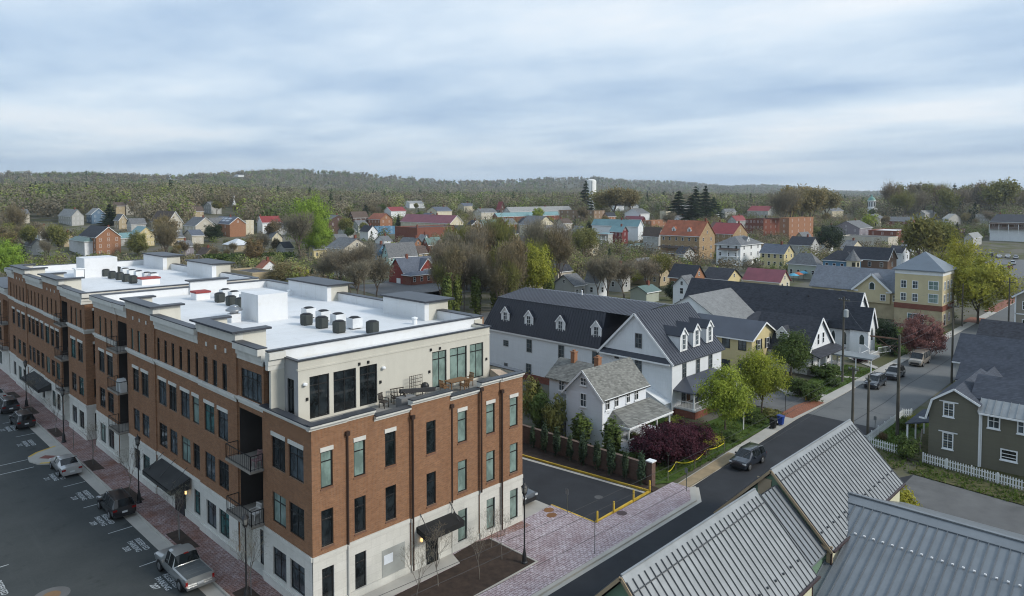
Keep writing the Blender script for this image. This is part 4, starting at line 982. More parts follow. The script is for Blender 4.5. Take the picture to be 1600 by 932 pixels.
tag(MB().lathe((93.4,36.9,.1), [(.14,0),(.14,.1),(.1,.15),(.1,.65),(.15,.72),(.12,.85),(.03,.95)], 10).build('fire_hydrant', yel, org=(93.4,36.9,.1)), 'yellow fire hydrant by the brick driveway apron', 'hydrant')
# yellow tape strung round the garden
tp = thing('barrier_tape', 'yellow caution tape strung on stakes round the maple garden', 'tape', (62, 36, 0)); P = [(57.6,35.6),(60.3,36.4),(62.0,35.3),(65.5,36.0),(68.6,35.6),(71.5,37.4)]
tb = MB(); sb = MB()
for (xa, ya), (xb, yb) in zip(P[:-1], P[1:]):
    for k in range(6):
        a, b_ = k/6, (k+1)/6; f = lambda t: (xa+(xb-xa)*t, ya+(yb-ya)*t, .95-.5*t*(1-t)*1.6); p, q = f(a), f(b_)
        tb.poly([(p[0],p[1],p[2]-.05),(q[0],q[1],q[2]-.05),(q[0],q[1],q[2]+.05),(p[0],p[1],p[2]+.05)])
for x, y in P: sb.bar((x,y,0), (x,y,1.05), .05)
tb.build('tape', mat('yellow tape', (.6,.52,.03), .5), tp); sb.build('stakes', bark_pale, tp)
# utility poles and wires
wood = mat('weathered pole wood', (.085,.078,.062), .9, .3, 1)
def pole(x, y, h, label, arm=None, arms=(), r0=.16):
    r = thing('utility_pole', label, 'utility pole', (x, y, 0)); MB().cyl((x,y,-.2), (x,y,h), r0, r0*.7, 10).build('pole', wood, r, True)
    for dz, dx, dy, L in arms:
        a = MB().bar((x-dx*L,y-dy*L,h-dz), (x+dx*L,y+dy*L,h-dz), .11, .13)
        o = a.build('crossarm', wood, r); i = MB()
        for t in (-.9, -.45, .45, .9): i.lathe((x+dx*L*t,y+dy*L*t,h-dz+.06), [(.04,0),(.06,.08),(.05,.18)], 6)
        i.build('insulator', mat('grey insulator', (.22,.24,.24)), o)
    return r
pole(78.24, 26.0, 9.0, 'grey utility pole rising behind the near metal roof gable', arms=((.3,0,1,.5),)); pole(83.3, 26.05, 7.2, 'short wooden utility pole at the picket fence corner', arms=((.6,.6,.8,.35),))
p = pole(86.7, 24.0, 11.5, 'tall wooden utility pole in the picket fenced garden with side arm', r0=.19)
o = MB().bar((86.7,24.0,11.0), (85.2,26.6,11.25), .13, .15).bar((86.65,24.1,9.4), (85.6,25.9,11.05), .06).bar((86.7,24.0,10.2), (85.5,26.1,10.3), .06).build('side_arm', mat('rusty pole arm', (.13,.075,.05)), p)
pole(117.4, 25.5, 11.5, 'utility pole across the street from the parked van', arms=((.4,.2,1,.7),)); 
p = pole(106.5, 36.9, 12.5, 'tall utility pole with grey transformer in front of the white church', arms=((.5,.3,.95,.9),)); MB().lathe((106.3,36.5,9.6), [(.3,0),(.33,.05),(.33,1.0),(.2,1.12)], 12).build('transformer', mat('grey transformer', (.36,.38,.38)), p)
pole(169.5, 32.0+3.2, 9.0, 'utility pole beside the yellow corner tower'); pole(168.0, 27.0, 11, 'dark utility pole by the taupe house at the street edge', arms=((.9,0,1,1.0),))
q = atT(1442, 430); pole(q[0], q[1], 15.5, 'pole with twin white floodlights behind the yellow tower', arms=((.3,.7,.7,.9),))
def wire(p, q, sag, label):
    b = MB(); p = Vector(p); q = Vector(q); n = 10
    f = lambda t: p.lerp(q, t) - Vector((0,0,sag*4*t*(1-t)))
    for k in range(n): b.cyl(f(k/n), f((k+1)/n), .014, .014, 4, cap=False)
    tag(b.build('power_line', black_metal, org=tuple(p)), label, 'wire', 'overhead wires')
wl = 'thin overhead wire strung along the side street'
for i, (dz, dy) in enumerate(((8.6,.4), (8.2,.0), (6.6,.1))): wire((78.24,26+dy,dz), (12,26.4+dy,dz+.3), .9, wl)
for dz in (8.6, 8.2): wire((78.24,26.2,dz), (86.7,24.2,dz+2.2), .25, wl)
for dz in (11, 10.3): wire((86.7,24.1,dz), (117.4,25.6,dz), .6, wl); wire((117.4,25.5,dz), (168,27,dz-.4), .9, wl)
wire((85.2,26.6,11.2), (106.5,36.8,11.6), .5, wl); wire((106.5,36.9,11.8), (169.5,35.2,8.8), 1.0, wl)
# picket fences
def picket(pts, label, h=1.05):
    x, y = pts[0]; r = thing('picket_fence', label, 'fence', (x, y, 0)); b = MB(); ps = MB()
    for (xa, ya), (xb, yb) in zip(pts[:-1], pts[1:]):
        L = math.hypot(xb-xa, yb-ya); ux, uy = (xb-xa)/L, (yb-ya)/L; n = int(L/.23)
        for i in range(n+1):
            t = i*L/n; X, Y = xa+ux*t, ya+uy*t; a, c = ux*.055, uy*.055; nx, ny = -uy*.012, ux*.012
            lo = [(X-a-nx,Y-c-ny),(X+a-nx,Y+c-ny),(X+a+nx,Y+c+ny),(X-a+nx,Y-c+ny)]
            b.poly([(*lo[0],.08),(*lo[1],.08),(*lo[1],h-.08),(X-nx,Y-ny,h),(*lo[0],h-.08)]); b.poly([(*lo[3],.08),(*lo[3],h-.08),(X+nx,Y+ny,h),(*lo[2],h-.08),(*lo[2],.08)])
            for p, q in ((0,3),(1,2)): b.poly([(*lo[p],.08),(*lo[q],.08),(*lo[q],h-.08),(*lo[p],h-.08)])
        for z in (.3, .78): b.bar((xa-uy*.04,ya+ux*.04,z), (xb-uy*.04,yb+ux*.04,z), .04, .07)
        m = max(1, int(L/2.2))
        for i in range(m+1): t = i*L/m; ps.bar((xa+ux*t-uy*.08,ya+uy*t+ux*.08,0), (xa+ux*t-uy*.08,ya+uy*t+ux*.08,h), .1)
    b.build('pickets', white_paint, r); ps.build('posts', white_paint, r)
picket([(81.2,25.6),(94.6,25.6),(95.6,24.9)], 'white picket fence running along the side street garden'); picket([(81.1,25.2),(80.4,21.6)], 'short white picket fence beside the garden shrub')
picket([(79.85,19.7),(78.45,11.0),(77.2,3.5)], 'white picket fence in front of the olive house')
# ------------------------------------------------------------------ vehicles
CARG = glass('car glass', (.010,.013,.015), .05); tyre = mat('tyre rubber', (.015,.015,.015), .8); rimm = mat('alloy rim', (.32,.33,.34), .3, .1, 1, metal=.8)
headm = glass('headlamp glass', (.55,.57,.58), .1, .1); tailm = mat('tail lamp red', (.22,.008,.008), .2, .1, 1, spec=.5); platem = mat('number plate', (.6,.62,.62), .5); trimm = mat('black car trim', (.018,.018,.02), .55)
def paint(name, c, metal=.35, rough=.28):
    m = mat('car paint '+name, c, rough, .03, 3, metal=metal*.6, spec=.5); b = m.node_tree.nodes['Principled BSDF']; b.inputs['Coat Weight'].default_value = 1; b.inputs['Coat Roughness'].default_value = .03; return m
#  x, belt z, belt half width, roof z, roof half width, glass side to the next station, glass on top to the next station
SHAPE = dict(
 sedan=([(-2.43,.62,.74,.66,.6,0,0),(-2.36,.92,.87,.97,.70,0,0),(-1.62,.97,.91,1.04,.74,0,1),(-.82,.97,.92,1.40,.63,1,0),(-.05,.96,.92,1.45,.63,0,0),(.04,.96,.92,1.45,.63,1,0),(.45,.95,.92,1.43,.62,0,1),(1.28,.93,.91,1.01,.75,0,0),(2.2,.76,.87,.80,.68,0,0),(2.44,.55,.76,.60,.58,0,0)], .33, 1.42, (-1.42,1.45), .28),
 suv=([(-2.3,.7,.84,.74,.7,0,0),(-2.27,1.02,.91,1.07,.78,0,1),(-1.98,1.04,.92,1.62,.68,1,0),(-1.0,1.03,.93,1.68,.68,0,0),(-.9,1.03,.93,1.68,.68,1,0),(-.06,1.02,.93,1.69,.68,0,0),(.04,1.02,.93,1.69,.68,1,0),(.5,1.01,.93,1.65,.66,0,1),(1.28,.99,.92,1.06,.77,0,0),(2.12,.88,.9,.93,.72,0,0),(2.3,.6,.8,.66,.62,0,0)], .36, 1.45, (-1.38,1.42), .3),
 van=([(-2.6,.8,.93,.85,.8,0,0),(-2.58,1.15,.98,1.22,.88,0,1),(-2.45,1.15,.98,2.0,.84,1,0),(-1.2,1.14,.99,2.05,.84,0,0),(-1.1,1.14,.99,2.05,.84,1,0),(.25,1.13,.99,2.05,.84,0,0),(.35,1.13,.99,2.05,.84,1,0),(1.1,1.12,.99,1.98,.82,0,1),(1.85,1.08,.98,1.16,.85,0,0),(2.5,.95,.95,1.0,.82,0,0),(2.62,.6,.9,.66,.76,0,0)], .35, 1.6, (-1.6,1.6), .32),
 pickup=([(-2.95,1.12,.97,1.15,.9,0,0),(-.72,1.12,.98,1.15,.92,0,0),(-.69,1.13,.98,1.2,.9,0,1),(-.52,1.13,.98,1.86,.72,1,0),(.18,1.12,.98,1.9,.73,0,0),(.28,1.12,.98,1.9,.73,1,0),(.85,1.12,.98,1.86,.71,0,1),(1.55,1.1,.97,1.19,.85,0,0),(2.75,1.02,.96,1.08,.84,0,0),(2.95,.75,.92,.8,.8,0,0)], .4, 1.75, (-1.85,1.9), .42))
def car(kind, x, y, rot, c, label, group='vehicles', z=.01, cat=None, name=None, plate=True):
    S, rw, trk, axl, zl = SHAPE[kind]; root = thing(name or {'suv': 'parked_car', 'sedan': 'parked_car', 'van': 'parked_van', 'pickup': 'pickup_truck'}[kind], label, cat or {'van': 'van', 'pickup': 'pickup truck'}.get(kind, 'car'), (x, y, z), rot, group, local=True)
    rings = []
    for (sx, zb, wb, zr, wr, *_ ) in S:
        zm = zl+.22
        half = [(wb*.90, zl), (wb*.985, zm), (wb, (zm+zb)/2), (wb*.985, zb), ((wb*.35+wr*.65)*1.0, zb+(zr-zb)*.62), (wr, zr-.012*(zr>zb+.2)), (wr*.6, zr+.03)]
        rings.append([(sx, -a, b) for a, b in half] + [(sx, a, b) for a, b in reversed(half)])
    B = MB(); Gl = MB(); n = 14
    for i in range(len(S)-1):
        gs, gt = S[i][5], S[i][6]
        for k in range(n):
            k2 = (k+1) % n; q = [rings[i][k], rings[i+1][k], rings[i+1][k2], rings[i][k2]]
            side = k in (3, 4, 8, 9); top = k in (5, 6, 7)
            (Gl if (gs and side) or (gt and top) else B).poly(q)
    B.poly(rings[0]); B.poly(rings[-1][::-1])
    me_in = B.build('body', c, root, True)
    bmm = bpy.data.meshes  # weld the loft so that it shades smoothly
    import bmesh
    bm = bmesh.new(); bm.from_mesh(me_in.data); bmesh.ops.remove_doubles(bm, verts=bm.verts, dist=.0005); bmesh.ops.recalc_face_normals(bm, faces=bm.faces); bm.to_mesh(me_in.data); bm.free(); me_in.data.set_sharp_from_angle(angle=rad(42))
    Gl.build('windows', CARG, root)
    w0 = S[len(S)//2][2]
    xf, xr = S[-1][0], S[0][0]
    for ax in axl:
        for s in (-1, 1):
            yo = s*(w0-.1)
            wh = MB().cyl((ax, yo-s*.12, rw), (ax, yo+s*.125, rw), rw, rw, 20).build('wheel', tyre, root, True)
            MB().cyl((ax, yo+s*.11, rw), (ax, yo+s*.135, rw), rw*.66, rw*.6, 14).build('rim', rimm, wh)
            a = MB(); N = 16
            for j in range(N//2+2):
                t0 = math.pi*(j-.5)/(N/2+1); t1 = math.pi*(j+.5)/(N/2+1); R0, R1 = rw*1.02, rw*1.2
                f = lambda r, t: (ax+r*math.cos(t), s*(w0+.012), rw+r*math.sin(t))
                a.poly([f(R0,t0), f(R1,t0), f(R1,t1), f(R0,t1)])
            a.build('wheel_arch', trimm, root)
    hz = S[-1][1]+.08; tzz = S[1][1]-.06 if kind != 'pickup' else 1.0
    for s in (-1, 1):
        MB().box(xf-.26, s*S[-2][2]*.98, hz, xf-.04, s*S[-2][2]*.60, hz+.14).build('headlight', headm, root)
        MB().box(xr-.02, s*S[1][2]*.985, tzz-(.3 if kind in ('van', 'pickup') else .16), xr+.16, s*S[1][2]*(.84 if kind in ('van','pickup') else .62), tzz).build('tail_light', tailm, root)
        MB().box(S[-4][0]-.12, s*(w0+.0), S[-4][1]+.0, S[-4][0]+.06, s*(w0+.2), S[-4][1]+.15).build('wing_mirror', c, root)
    MB().box(xf-.06, -.62, zl+.05, xf+.012, .62, hz-.02).build('grille', trimm, root)
    MB().box(xr-.05, -w0*.86, zl, xr+.15, w0*.86, zl+.22).build('rear_bumper', trimm if kind == 'suv' else c, root)
    if plate: MB().box(xr-.065, -.2, tzz-.36, xr-.05, .2, tzz-.2).build('number_plate', platem, root)
    if kind == 'pickup':
        tb = MB()
        for k in range(4): tb.box(-2.88+k*.54, -.84, 1.15, -2.37+k*.54, .84, 1.185)
        tb.build('bed_cover', mat('grey bed cover', (.085,.095,.098), .55), root); MB().box(xr-.22, -.95, .5, xr-.05, .95, .66).build('step_bumper', rimm, root)
        MB().box(-.6, -.16, 1.86, -.5, .16, 1.92).build('brake_light', tailm, root)
    if kind == 'suv':
        for s in (-1, 1): MB().bar((-1.8, s*.58, 1.74), (.4, s*.58, 1.74), .04).build('roof_rail', trimm, root)
    return root
silver = paint('silver', (.42,.42,.41), .6, .3); black = paint('black', (.012,.012,.014), .1); greyp = paint('dark grey', (.04,.046,.054), .4); navy = paint('dark blue', (.012,.018,.03), .35); beigep = paint('beige', (.30,.26,.21), .3)
whitec = paint('white', (.7,.7,.7), 0); redc = paint('red', (.28,.02,.03), .1); pewter = paint('pewter', (.28,.29,.285), .6, .32)
N90 = math.pi/2
car('pickup', 18.95, 51.2, N90, pewter, 'grey crew cab pickup truck with covered bed parked at the kerb', 'cars parked along the apartment kerb')
car('suv', 19.0, 66.15, N90, black, 'black SUV with pale sticker parked in front of the charcoal awning', 'cars parked along the apartment kerb')
car('sedan', 18.45, 79.6, N90, silver, 'silver sedan parked beside the yellow painted kerb extension', 'cars parked along the apartment kerb')
car('suv', 18.7, 99.2, N90, black, 'black hatchback SUV parked beyond the kerb extension, ahead of grey SUV', 'cars parked along the apartment kerb')
car('suv', 18.75, 107.6, N90, greyp, 'dark grey SUV parked behind the far lantern lamp', 'cars parked along the apartment kerb')
car('sedan', 18.6, 114.6, N90, silver, 'silver car farthest up the apartment street, half out of view', 'cars parked along the apartment kerb')
car('suv', 44.7, 43.6, -N90, greyp, 'grey SUV tucked behind the apartment corner on concrete apron', 'vehicles', z=.03)
car('suv', 66.9, 32.15, math.pi, navy, 'dark blue SUV driving down the side street toward the plaza', 'vehicles')
car('suv', 107.4, 32.75, math.pi, navy, 'dark blue car parked in front of the church parsonage lawn', 'cars parked on the side street')
car('suv', 114.6, 32.3, math.pi, black, 'dark SUV parked between the blue car and the beige van', 'cars parked on the side street')
vn = car('van', 126.8, 32.1, math.pi, beigep, 'beige van with roof rack parked by the pink shrub tree', 'cars parked on the side street')
rk = MB()
for xx in (-1.6, .3): rk.bar((xx,-.8,2.05), (xx,-.8,2.35), .05).bar((xx,.8,2.05), (xx,.8,2.35), .05).bar((xx,-.85,2.35), (xx,.85,2.35), .05)
rk.build('roof_rack', rimm, vn)
for k, (px, py, c, knd, l) in enumerate(((1533,400,mat('car paint olive',(.14,.14,.07),.4),'suv','olive car at the left end of the far parking row'),(1548,401,black,'suv','black car second in the far parking row'),(1561,403,whitec,'sedan','white sedan third in the far parking row by grass bank'),(1574.5,403,whitec,'sedan','white car fourth in the far parking row by grass bank'),(1587,405,whitec,'suv','white SUV at the right end of the far parking row'),
        (1582,414,whitec,'suv','white van-like car behind the red car in the far lot'),(1578,420.5,redc,'suv','red car in the far parking lot'),(1563,419.5,navy,'suv','dark blue car left of the red car in the far lot'),(1549,417.5,black,'sedan','black car half hidden by the big yellow-green tree'),
        (980,404.5,whitec,'sedan','white sedan parked below the dark red house'),(994,401.5,black,'sedan','black car parked behind the white sedan by the shed'),(722,438.5,navy,'sedan','dark car by the barn red house at the town lot'))):
    p = atT(px, py); car(knd, p[0], p[1], (0.2 if k < 9 else 1.9), c, l, 'cars in far lots', z=.03+tz(p[0], p[1]))
# ------------------------------------------------------------------ roof equipment
acm = mat('dark condenser casing', (.05,.058,.055), .6); acw = mat('pale condenser panel', (.66,.68,.69), .6)
def condenser(x, y, z, label, white=False, s=.46, h=.95):
    r = thing('air_conditioner', label, 'air conditioner', (x, y, z), group='roof condensers')
    c = MB(); pts = [(x+s*a, y+s*b) for a, b in ((-1,-.6),(-.6,-1),(.6,-1),(1,-.6),(1,.6),(.6,1),(-.6,1),(-1,.6))]
    c.prism(pts, 'z', z+.12, z+h)
    for k in range(9): c.prism([(x+(p[0]-x)*1.03, y+(p[1]-y)*1.03) for p in pts], 'z', z+.18+k*.085, z+.205+k*.085)
    c.box(x-s*.8, y-s*.8, z, x+s*.8, y+s*.8, z+.12); c.build('casing', acm, r)
    if white: MB().box(x-s*1.05, y-s*1.12, z+.1, x+s*1.05, y-s*1.04, z+h).box(x-s*1.12, y-s*1.12, z+.1, x-s*1.04, y+s*1.05, z+h).build('side_panel', acw, r)
    MB().lathe((x,y,z+h), [(s*.95,0),(s*.95,.04),(s*.7,.1),(s*.25,.13)], 14).build('fan_grille', trimm, r)
for i, (px, py) in enumerate(((479,508),(503,513),(530,520),(582,520.5))): p = at(px, py, DECK); condenser(p[0], p[1], DECK, 'dark cylindrical roof condenser in front row near the penthouse edge')
for i, (px, py) in enumerate(((484,497.5),(507,502.5),(530,507.5),(556,514))): p = at(px, py, DECK); condenser(p[0], p[1]+.2, DECK, 'roof condenser with white panel in second row near the penthouse edge', True)
for px, py in ((343.5,472.5),(361,477.5),(376,481)): p = at(px, py, DECK); condenser(p[0], p[1], DECK, 'dark roof condenser in the row left of the white stair bulkhead')
for px, py in ((354,466),(368,469.5),(386,474)): p = at(px, py, DECK); condenser(p[0], p[1]+.3, DECK, 'roof condenser with white panel behind the stair bulkhead row', True)
for k, (px, py) in enumerate(((165,432),(175,435.5),(187,437.5),(197,440.5),(208,443))): p = at(px, py, DECK); condenser(p[0], p[1], DECK, 'dark roof condenser in the long row on the farther roof')
for k, (px, py) in enumerate(((171,424),(183,428),(196,430),(206,432.5),(217,434.5),(230,437),(240,438))): p = at(px, py, DECK); condenser(p[0], p[1], DECK, 'roof condenser with white panel behind the long row on farther roof', k > 1)
def hatch(px, py, sx, sy, label):
    p = at(px, py, DECK); r = thing('roof_hatch', label, 'roof hatch', tuple(p)); MB().box(p[0], p[1], DECK, p[0]+sx, p[1]+sy, DECK+.75).build('curb', white_paint, r)
    MB().box(p[0]-.08, p[1]-.08, DECK+.75, p[0]+sx+.08, p[1]+sy+.08, DECK+.95).build('cover', mat('red hatch cover', (.30,.055,.05)), r)
hatch(307, 470, 1.5, 1.5, 'red topped roof hatch in front of the raised parapet on near roof'); hatch(222, 446.5, 2.2, 1.6, 'red topped roof hatch at the end of the farther condenser row')
p = at(366, 503, DECK); r = thing('exhaust_fan', 'silver mushroom exhaust fan on white curb beside the bulkhead', 'exhaust fan', tuple(p))
MB().box(p[0]-.45, p[1]-.45, DECK, p[0]+.45, p[1]+.45, DECK+.75).build('curb', white_roof, r); MB().lathe((p[0],p[1],DECK+.75), [(.35,0),(.4,.2),(.75,.28),(.72,.42),(.4,.62),(.36,.72),(.1,.8)], 16).build('fan_hood', rimm, r, True)
for a, b in ((648, 507), (452, 462)):
    p = at(a, b, DECK); tag(MB().lathe((p[0],p[1],DECK), [(.22,0),(.22,.45),(.28,.5),(.28,.6),(.05,.68)], 10).build('vent_pipe', white_paint, org=tuple(p)), 'short white vent pipe beside the %s raised parapet' % ('nearer' if a > 500 else 'farther'), 'vent pipe')
# ------------------------------------------------------------------ terrace and balcony furniture
wick = mat('dark wicker', (.05,.042,.036), .8); TZ = 11.71
def chair(x, y, rot, label, z=TZ, m=None, w=.56):
    r = thing('terrace_chair', label, 'chair', (x, y, z), rot, 'outdoor chairs', local=True); m = m or wick
    MB().box(-w/2, -.25, .4, w/2, .27, .46).build('seat', m, r); b = MB()
    for k in range(5): b.bar((-w/2+.06+k*(w-.12)/4, .27, .46), (-w/2+.06+k*(w-.12)/4, .36, 1.0), .045)
    b.bar((-w/2, .36, 1.0), (w/2, .36, 1.0), .06).bar((-w/2, .31, .72), (w/2, .31, .72), .04); b.build('backrest', m, r)
    for sx in (-1, 1):
        for yy in (-.22, .25): MB().bar((sx*(w/2-.04), yy, 0), (sx*(w/2-.04), yy, .42), .045).build('leg', m, r)
        MB().bar((sx*w/2, -.25, .65), (sx*w/2, .3, .65), .05).bar((sx*w/2, -.22, .4), (sx*w/2, -.22, .65), .04).build('armrest', m, r)
cy = PHY-1.0
a = ony(600, 625, cy); chair(a[0], cy, .3, 'dark metal terrace chair nearest the sliding doors')
a = ony(626, 617, cy); chair(a[0], cy+.2, -.2, 'wide dark terrace bench chair beside the deck box', w=1.1)
a = ony(639, 620, cy-.9); chair(a[0], cy-.9, 1.2, 'dark terrace chair turned sideways by the parapet')
a = ony(648, 600, cy); r = thing('privacy_screen', 'dark lattice privacy screen standing on the terrace', 'screen', (a[0], cy+.5, TZ)); b = MB()
for k in range(7): b.bar((a[0]-.1+k*.2, cy+.5, TZ), (a[0]-.1+k*.2, cy+.5, TZ+1.7), .03)
for k in range(7): b.bar((a[0]-.1, cy+.5, TZ+.1+k*.26), (a[0]+1.1, cy+.5, TZ+.1+k*.26), .03)
b.build('lattice', wick, r)
tag(MB().bar((a[0]-1.6, cy-.3, TZ+1.0), (a[0]+1.2, cy-.9, TZ+.75), .28).build('folded_parasol', mat('charcoal parasol cloth', (.04,.04,.042), .9), org=(a[0], cy, TZ)), 'folded charcoal parasol lying across the terrace divider', 'parasol')
tag(MB().box(a[0]-2.2, cy-1.3, TZ, a[0]-.9, cy-.6, TZ+.75).build('deck_box', mat('grey deck box', (.18,.18,.18)), org=(a[0], cy, TZ)), 'grey storage deck box behind the terrace parapet', 'deck box')
a = ony(664, 604, cy); r = thing('grill', 'round black kettle grill beside the privacy screen', 'grill', (a[0], cy, TZ)); MB().lathe((a[0],cy,TZ+.6), [(.1,0),(.3,.15),(.32,.3),(.22,.48),(.04,.55)], 12).build('kettle', black_metal, r, True)
for t in (0, 2.1, 4.2): MB().bar((a[0]+.25*math.cos(t),cy+.25*math.sin(t),TZ), (a[0]+.12*math.cos(t),cy+.12*math.sin(t),TZ+.65), .03).build('leg', black_metal, r)
a = ony(713, 600, cy); r = thing('terrace_table', 'brown wooden terrace table in front of the right sliding doors', 'table', (a[0], cy, TZ)); tw = mat('teak', (.19,.105,.05), .6)
MB().box(a[0]-.9, cy-.45, TZ+.7, a[0]+.9, cy+.45, TZ+.76).build('tabletop', tw, r)
for sx in (-1, 1):
    for sy in (-1, 1): MB().bar((a[0]+sx*.8,cy+sy*.36,TZ), (a[0]+sx*.8,cy+sy*.36,TZ+.7), .07).build('leg', tw, r)
for k, l in enumerate(('teak terrace chair at the left end of the wooden table', 'teak terrace chair in front of wooden table', 'teak terrace chair at the right end of the wooden table')): chair(a[0]+(-1.3, .1, 1.35)[k], cy+(-.1, -.85, .05)[k], (1.57, 3.14, -1.57)[k], l, m=tw)
r = thing('covered_furniture', 'tan fabric furniture cover slumped at the right terrace corner', 'furniture cover', (41.0, 41.2, TZ)); MB().slab([(40.3,40.7,TZ+.6),(41.5,40.6,TZ+.55),(41.6,41.9,TZ+.75),(40.5,42.1,TZ+.95)], .6).build('cover', mat('tan canvas', (.42,.33,.25), .9), r)
def balc_chair(y, z, label, m): chair(22.6, y, -1.4, label, z, m, .62)
balc_chair(47.6, 4.12, 'pale cushioned chair on the lower balcony of the near bay', mat('pale cushion', (.5,.48,.45), .9)); balc_chair(47.3, 8.0, 'dusty brown chair on the upper balcony of the near bay', mat('mauve cushion', (.2,.12,.12), .9))
r = thing('covered_grill', 'grill under a light grey cover on a middle balcony', 'grill', (22.3, 75.2, 8.0)); MB().prism([(75.0-.65,8.0),(75.0+.65,8.0),(75.0+.6,8.95),(75.0+.3,9.25),(75.0-.3,9.25),(75.0-.6,8.95)], 'x', 22.0, 22.6).build('cover', mat('light grey cover', (.45,.46,.45), .8), r)
balc_chair(76.3, 8.0, 'dark chair on the middle balcony beside the grill cover', wick); balc_chair(96.0, 8.0, 'dark chair on the middle balcony of the farther block', wick); balc_chair(95.5, 12.0, 'dark chair on the top balcony of the farther block', wick)
# satellite-free small plants on terrace
# ------------------------------------------------------------------ big white house with mansard wing
def Z6(x, y): return (740+x/3.215, 430+y/3.215)
def Y2(x, y): return (1040+x/3.883, 420+y/3.883)
def Y3(x, y): return (1300+x/3.883, 340+y/3.883)
def Y4(x, y): return (1320+x/3.33, 520+y/3.33)
def seams_on(mb, q0, q1, r0, r1, step, m=0):
    """standing seams between a lower edge q0-q1 and an upper edge r0-r1"""
    q0, q1, r0, r1 = map(Vector, (q0, q1, r0, r1)); n = max(2, int((q1-q0).length/step))
    for i in range(n+1):
        t = i/n; mb.bar(q0.lerp(q1, t)+Vector((0,0,.04)), r0.lerp(r1, t)+Vector((0,0,.04)), .045, .06, m)
big = thing('mansard_house', 'big white board sided house with black mansard roof, dormers and columned front porch', 'house', (80, 58, 0))
WX, WY = 75.58, 46.28
wb = MB(); rb = MB()
walls(wb, WX, WY, 88.0, 57.2, -.2, 6.55, 5.4, 'x'); wb.box(WX, 57.2, -.2, 90, 79.6, 6.6)
wb.build('wall', SD['board'], big); MB().box(WX-.06, 57.3, -.2, WX+.02, 79.7, .95).box(WX-.05, WY-.05, -.2, 88, WY+.1, .6).build('brick_foundation', brick_red, big)
roof_gable(rb, WX, WY, 88.2, 57.2, 6.55, 5.4, 'x', .35, .12, 0, .55, 0, .3)
rb.build('front_roof', roof_seam, big)
mb_ = MB(); mb_.box(WX-.55, WY+.1, 6.35, WX, 57.0, 6.42); mb_.poly([(WX-.55,WY+.1,6.43),(WX-.55,57,6.43),(WX-.01,57,6.95),(WX-.01,WY+.1,6.95)]); mb_.build('pent_roof', roof_black, big)
tb = MB()
for s in (-1, 1): tb.bar((WX-.34, 51.74, 11.98), (WX-.34, 51.74+s*5.85, 6.2), .07, .26)
tb.box(WX-.58, WY, 6.18, WX-.5, 57.1, 6.38); tb.box(WX-.03, 57.25, 6.35, WX-.3, 79.7, 6.6); tb.bar((WX-.03, WY-.03, 0), (WX-.03, WY-.03, 6.5), .14); tb.build('white_trim', white_paint, big)
ms = MB(); lo = [(WX-.35,57.2,6.6),(WX-.35,80.0,6.6),(90.3,80,6.6),(90.3,57.2,6.6)]; hi = [(76.7,57.2,11.4),(76.7,77.9,11.4),(89.2,77.9,11.4),(89.2,57.2,11.4)]
for k in range(4): ms.poly([lo[k], lo[(k+1)%4], hi[(k+1)%4], hi[k]])
seams_on(ms, lo[0], lo[1], hi[0], hi[1], .5); ms.build('mansard_roof', roof_black, big)
up = MB(); R0, R1 = (83, 51.9, 12.35), (83, 77.9, 12.35); hi[0] = (76.7,53.0,11.4); hi[3] = (89.2,53.0,11.4)
up.poly([hi[0], hi[1], R1, R0]); up.poly([hi[3], R0, R1, hi[2]]); up.poly([hi[1], hi[2], R1]); seams_on(up, hi[0], hi[1], R0, R1, .5); up.bar((76.65,57.2,11.42),(76.65,77.9,11.42),.12); up.build('upper_roof', roof_seam, big)
def dormer(root, face, c, a, z, w, h, depth, roofm, wallm):
    """a small gabled dormer whose front stands at plane c"""
    d = MB(); r = MB(); g = w*.55
    if face == 'W':
        d.prism([(a-w/2,z),(a+w/2,z),(a+w/2,z+h),(a,z+h+g),(a-w/2,z+h)], 'x', c, c+depth); roof_gable(r, c, a-w/2, c+depth, a+w/2, z+h, g, 'x', .16, .08, end=.12)
    else:
        d.prism([(a-w/2,z),(a+w/2,z),(a+w/2,z+h),(a,z+h+g),(a-w/2,z+h)], 'y', c, c+depth); roof_gable(r, a-w/2, c, a+w/2, c+depth, z+h, g, 'y', .16, .08, end=.12)
    o = d.build('dormer', wallm, root); r.build('dormer_roof', roofm, o); t = MB()
    for s in (-1, 1):
        if face == 'W': t.bar((c-.14, a, z+h+g+.03), (c-.14, a+s*(w/2+.18), z+h-.16), .06, .16).box(c-.03, a+s*w/2-.12, z, c, a+s*w/2+.12, z+h)
        else: t.bar((a, c-.14, z+h+g+.03), (a+s*(w/2+.18), c-.14, z+h-.16), .06, .16).box(a+s*w/2-.12, c-.03, z, a+s*w/2+.12, c, z+h)
    t.build('dormer_trim', white_paint, o)
    window(root, face, c-.02, a, z+.18, w*.56, h*.95, white_paint, pane_mid, rows=(.33,.66), cols=2, munt=.035)
for qx, qy in ((160,215),(278,235),(437,262),(617,292)):
    p = onx(*Z6(qx, qy), 75.75); dormer(big, 'W', 75.75, p[1], p[2]-.95, 1.5, 1.75, 1.3, roof_black, white_paint)
for qx, qy in ((1055,345),(1120,322),(1185,302)):
    p = ony(*Z6(qx, qy), 46.9); dormer(big, 'S', 46.9, p[0], p[2]-.95, 1.5, 2.1, 3.0, roof_black, white_paint)
gf_ = mat('grey window frame', (.2,.21,.21), .5)
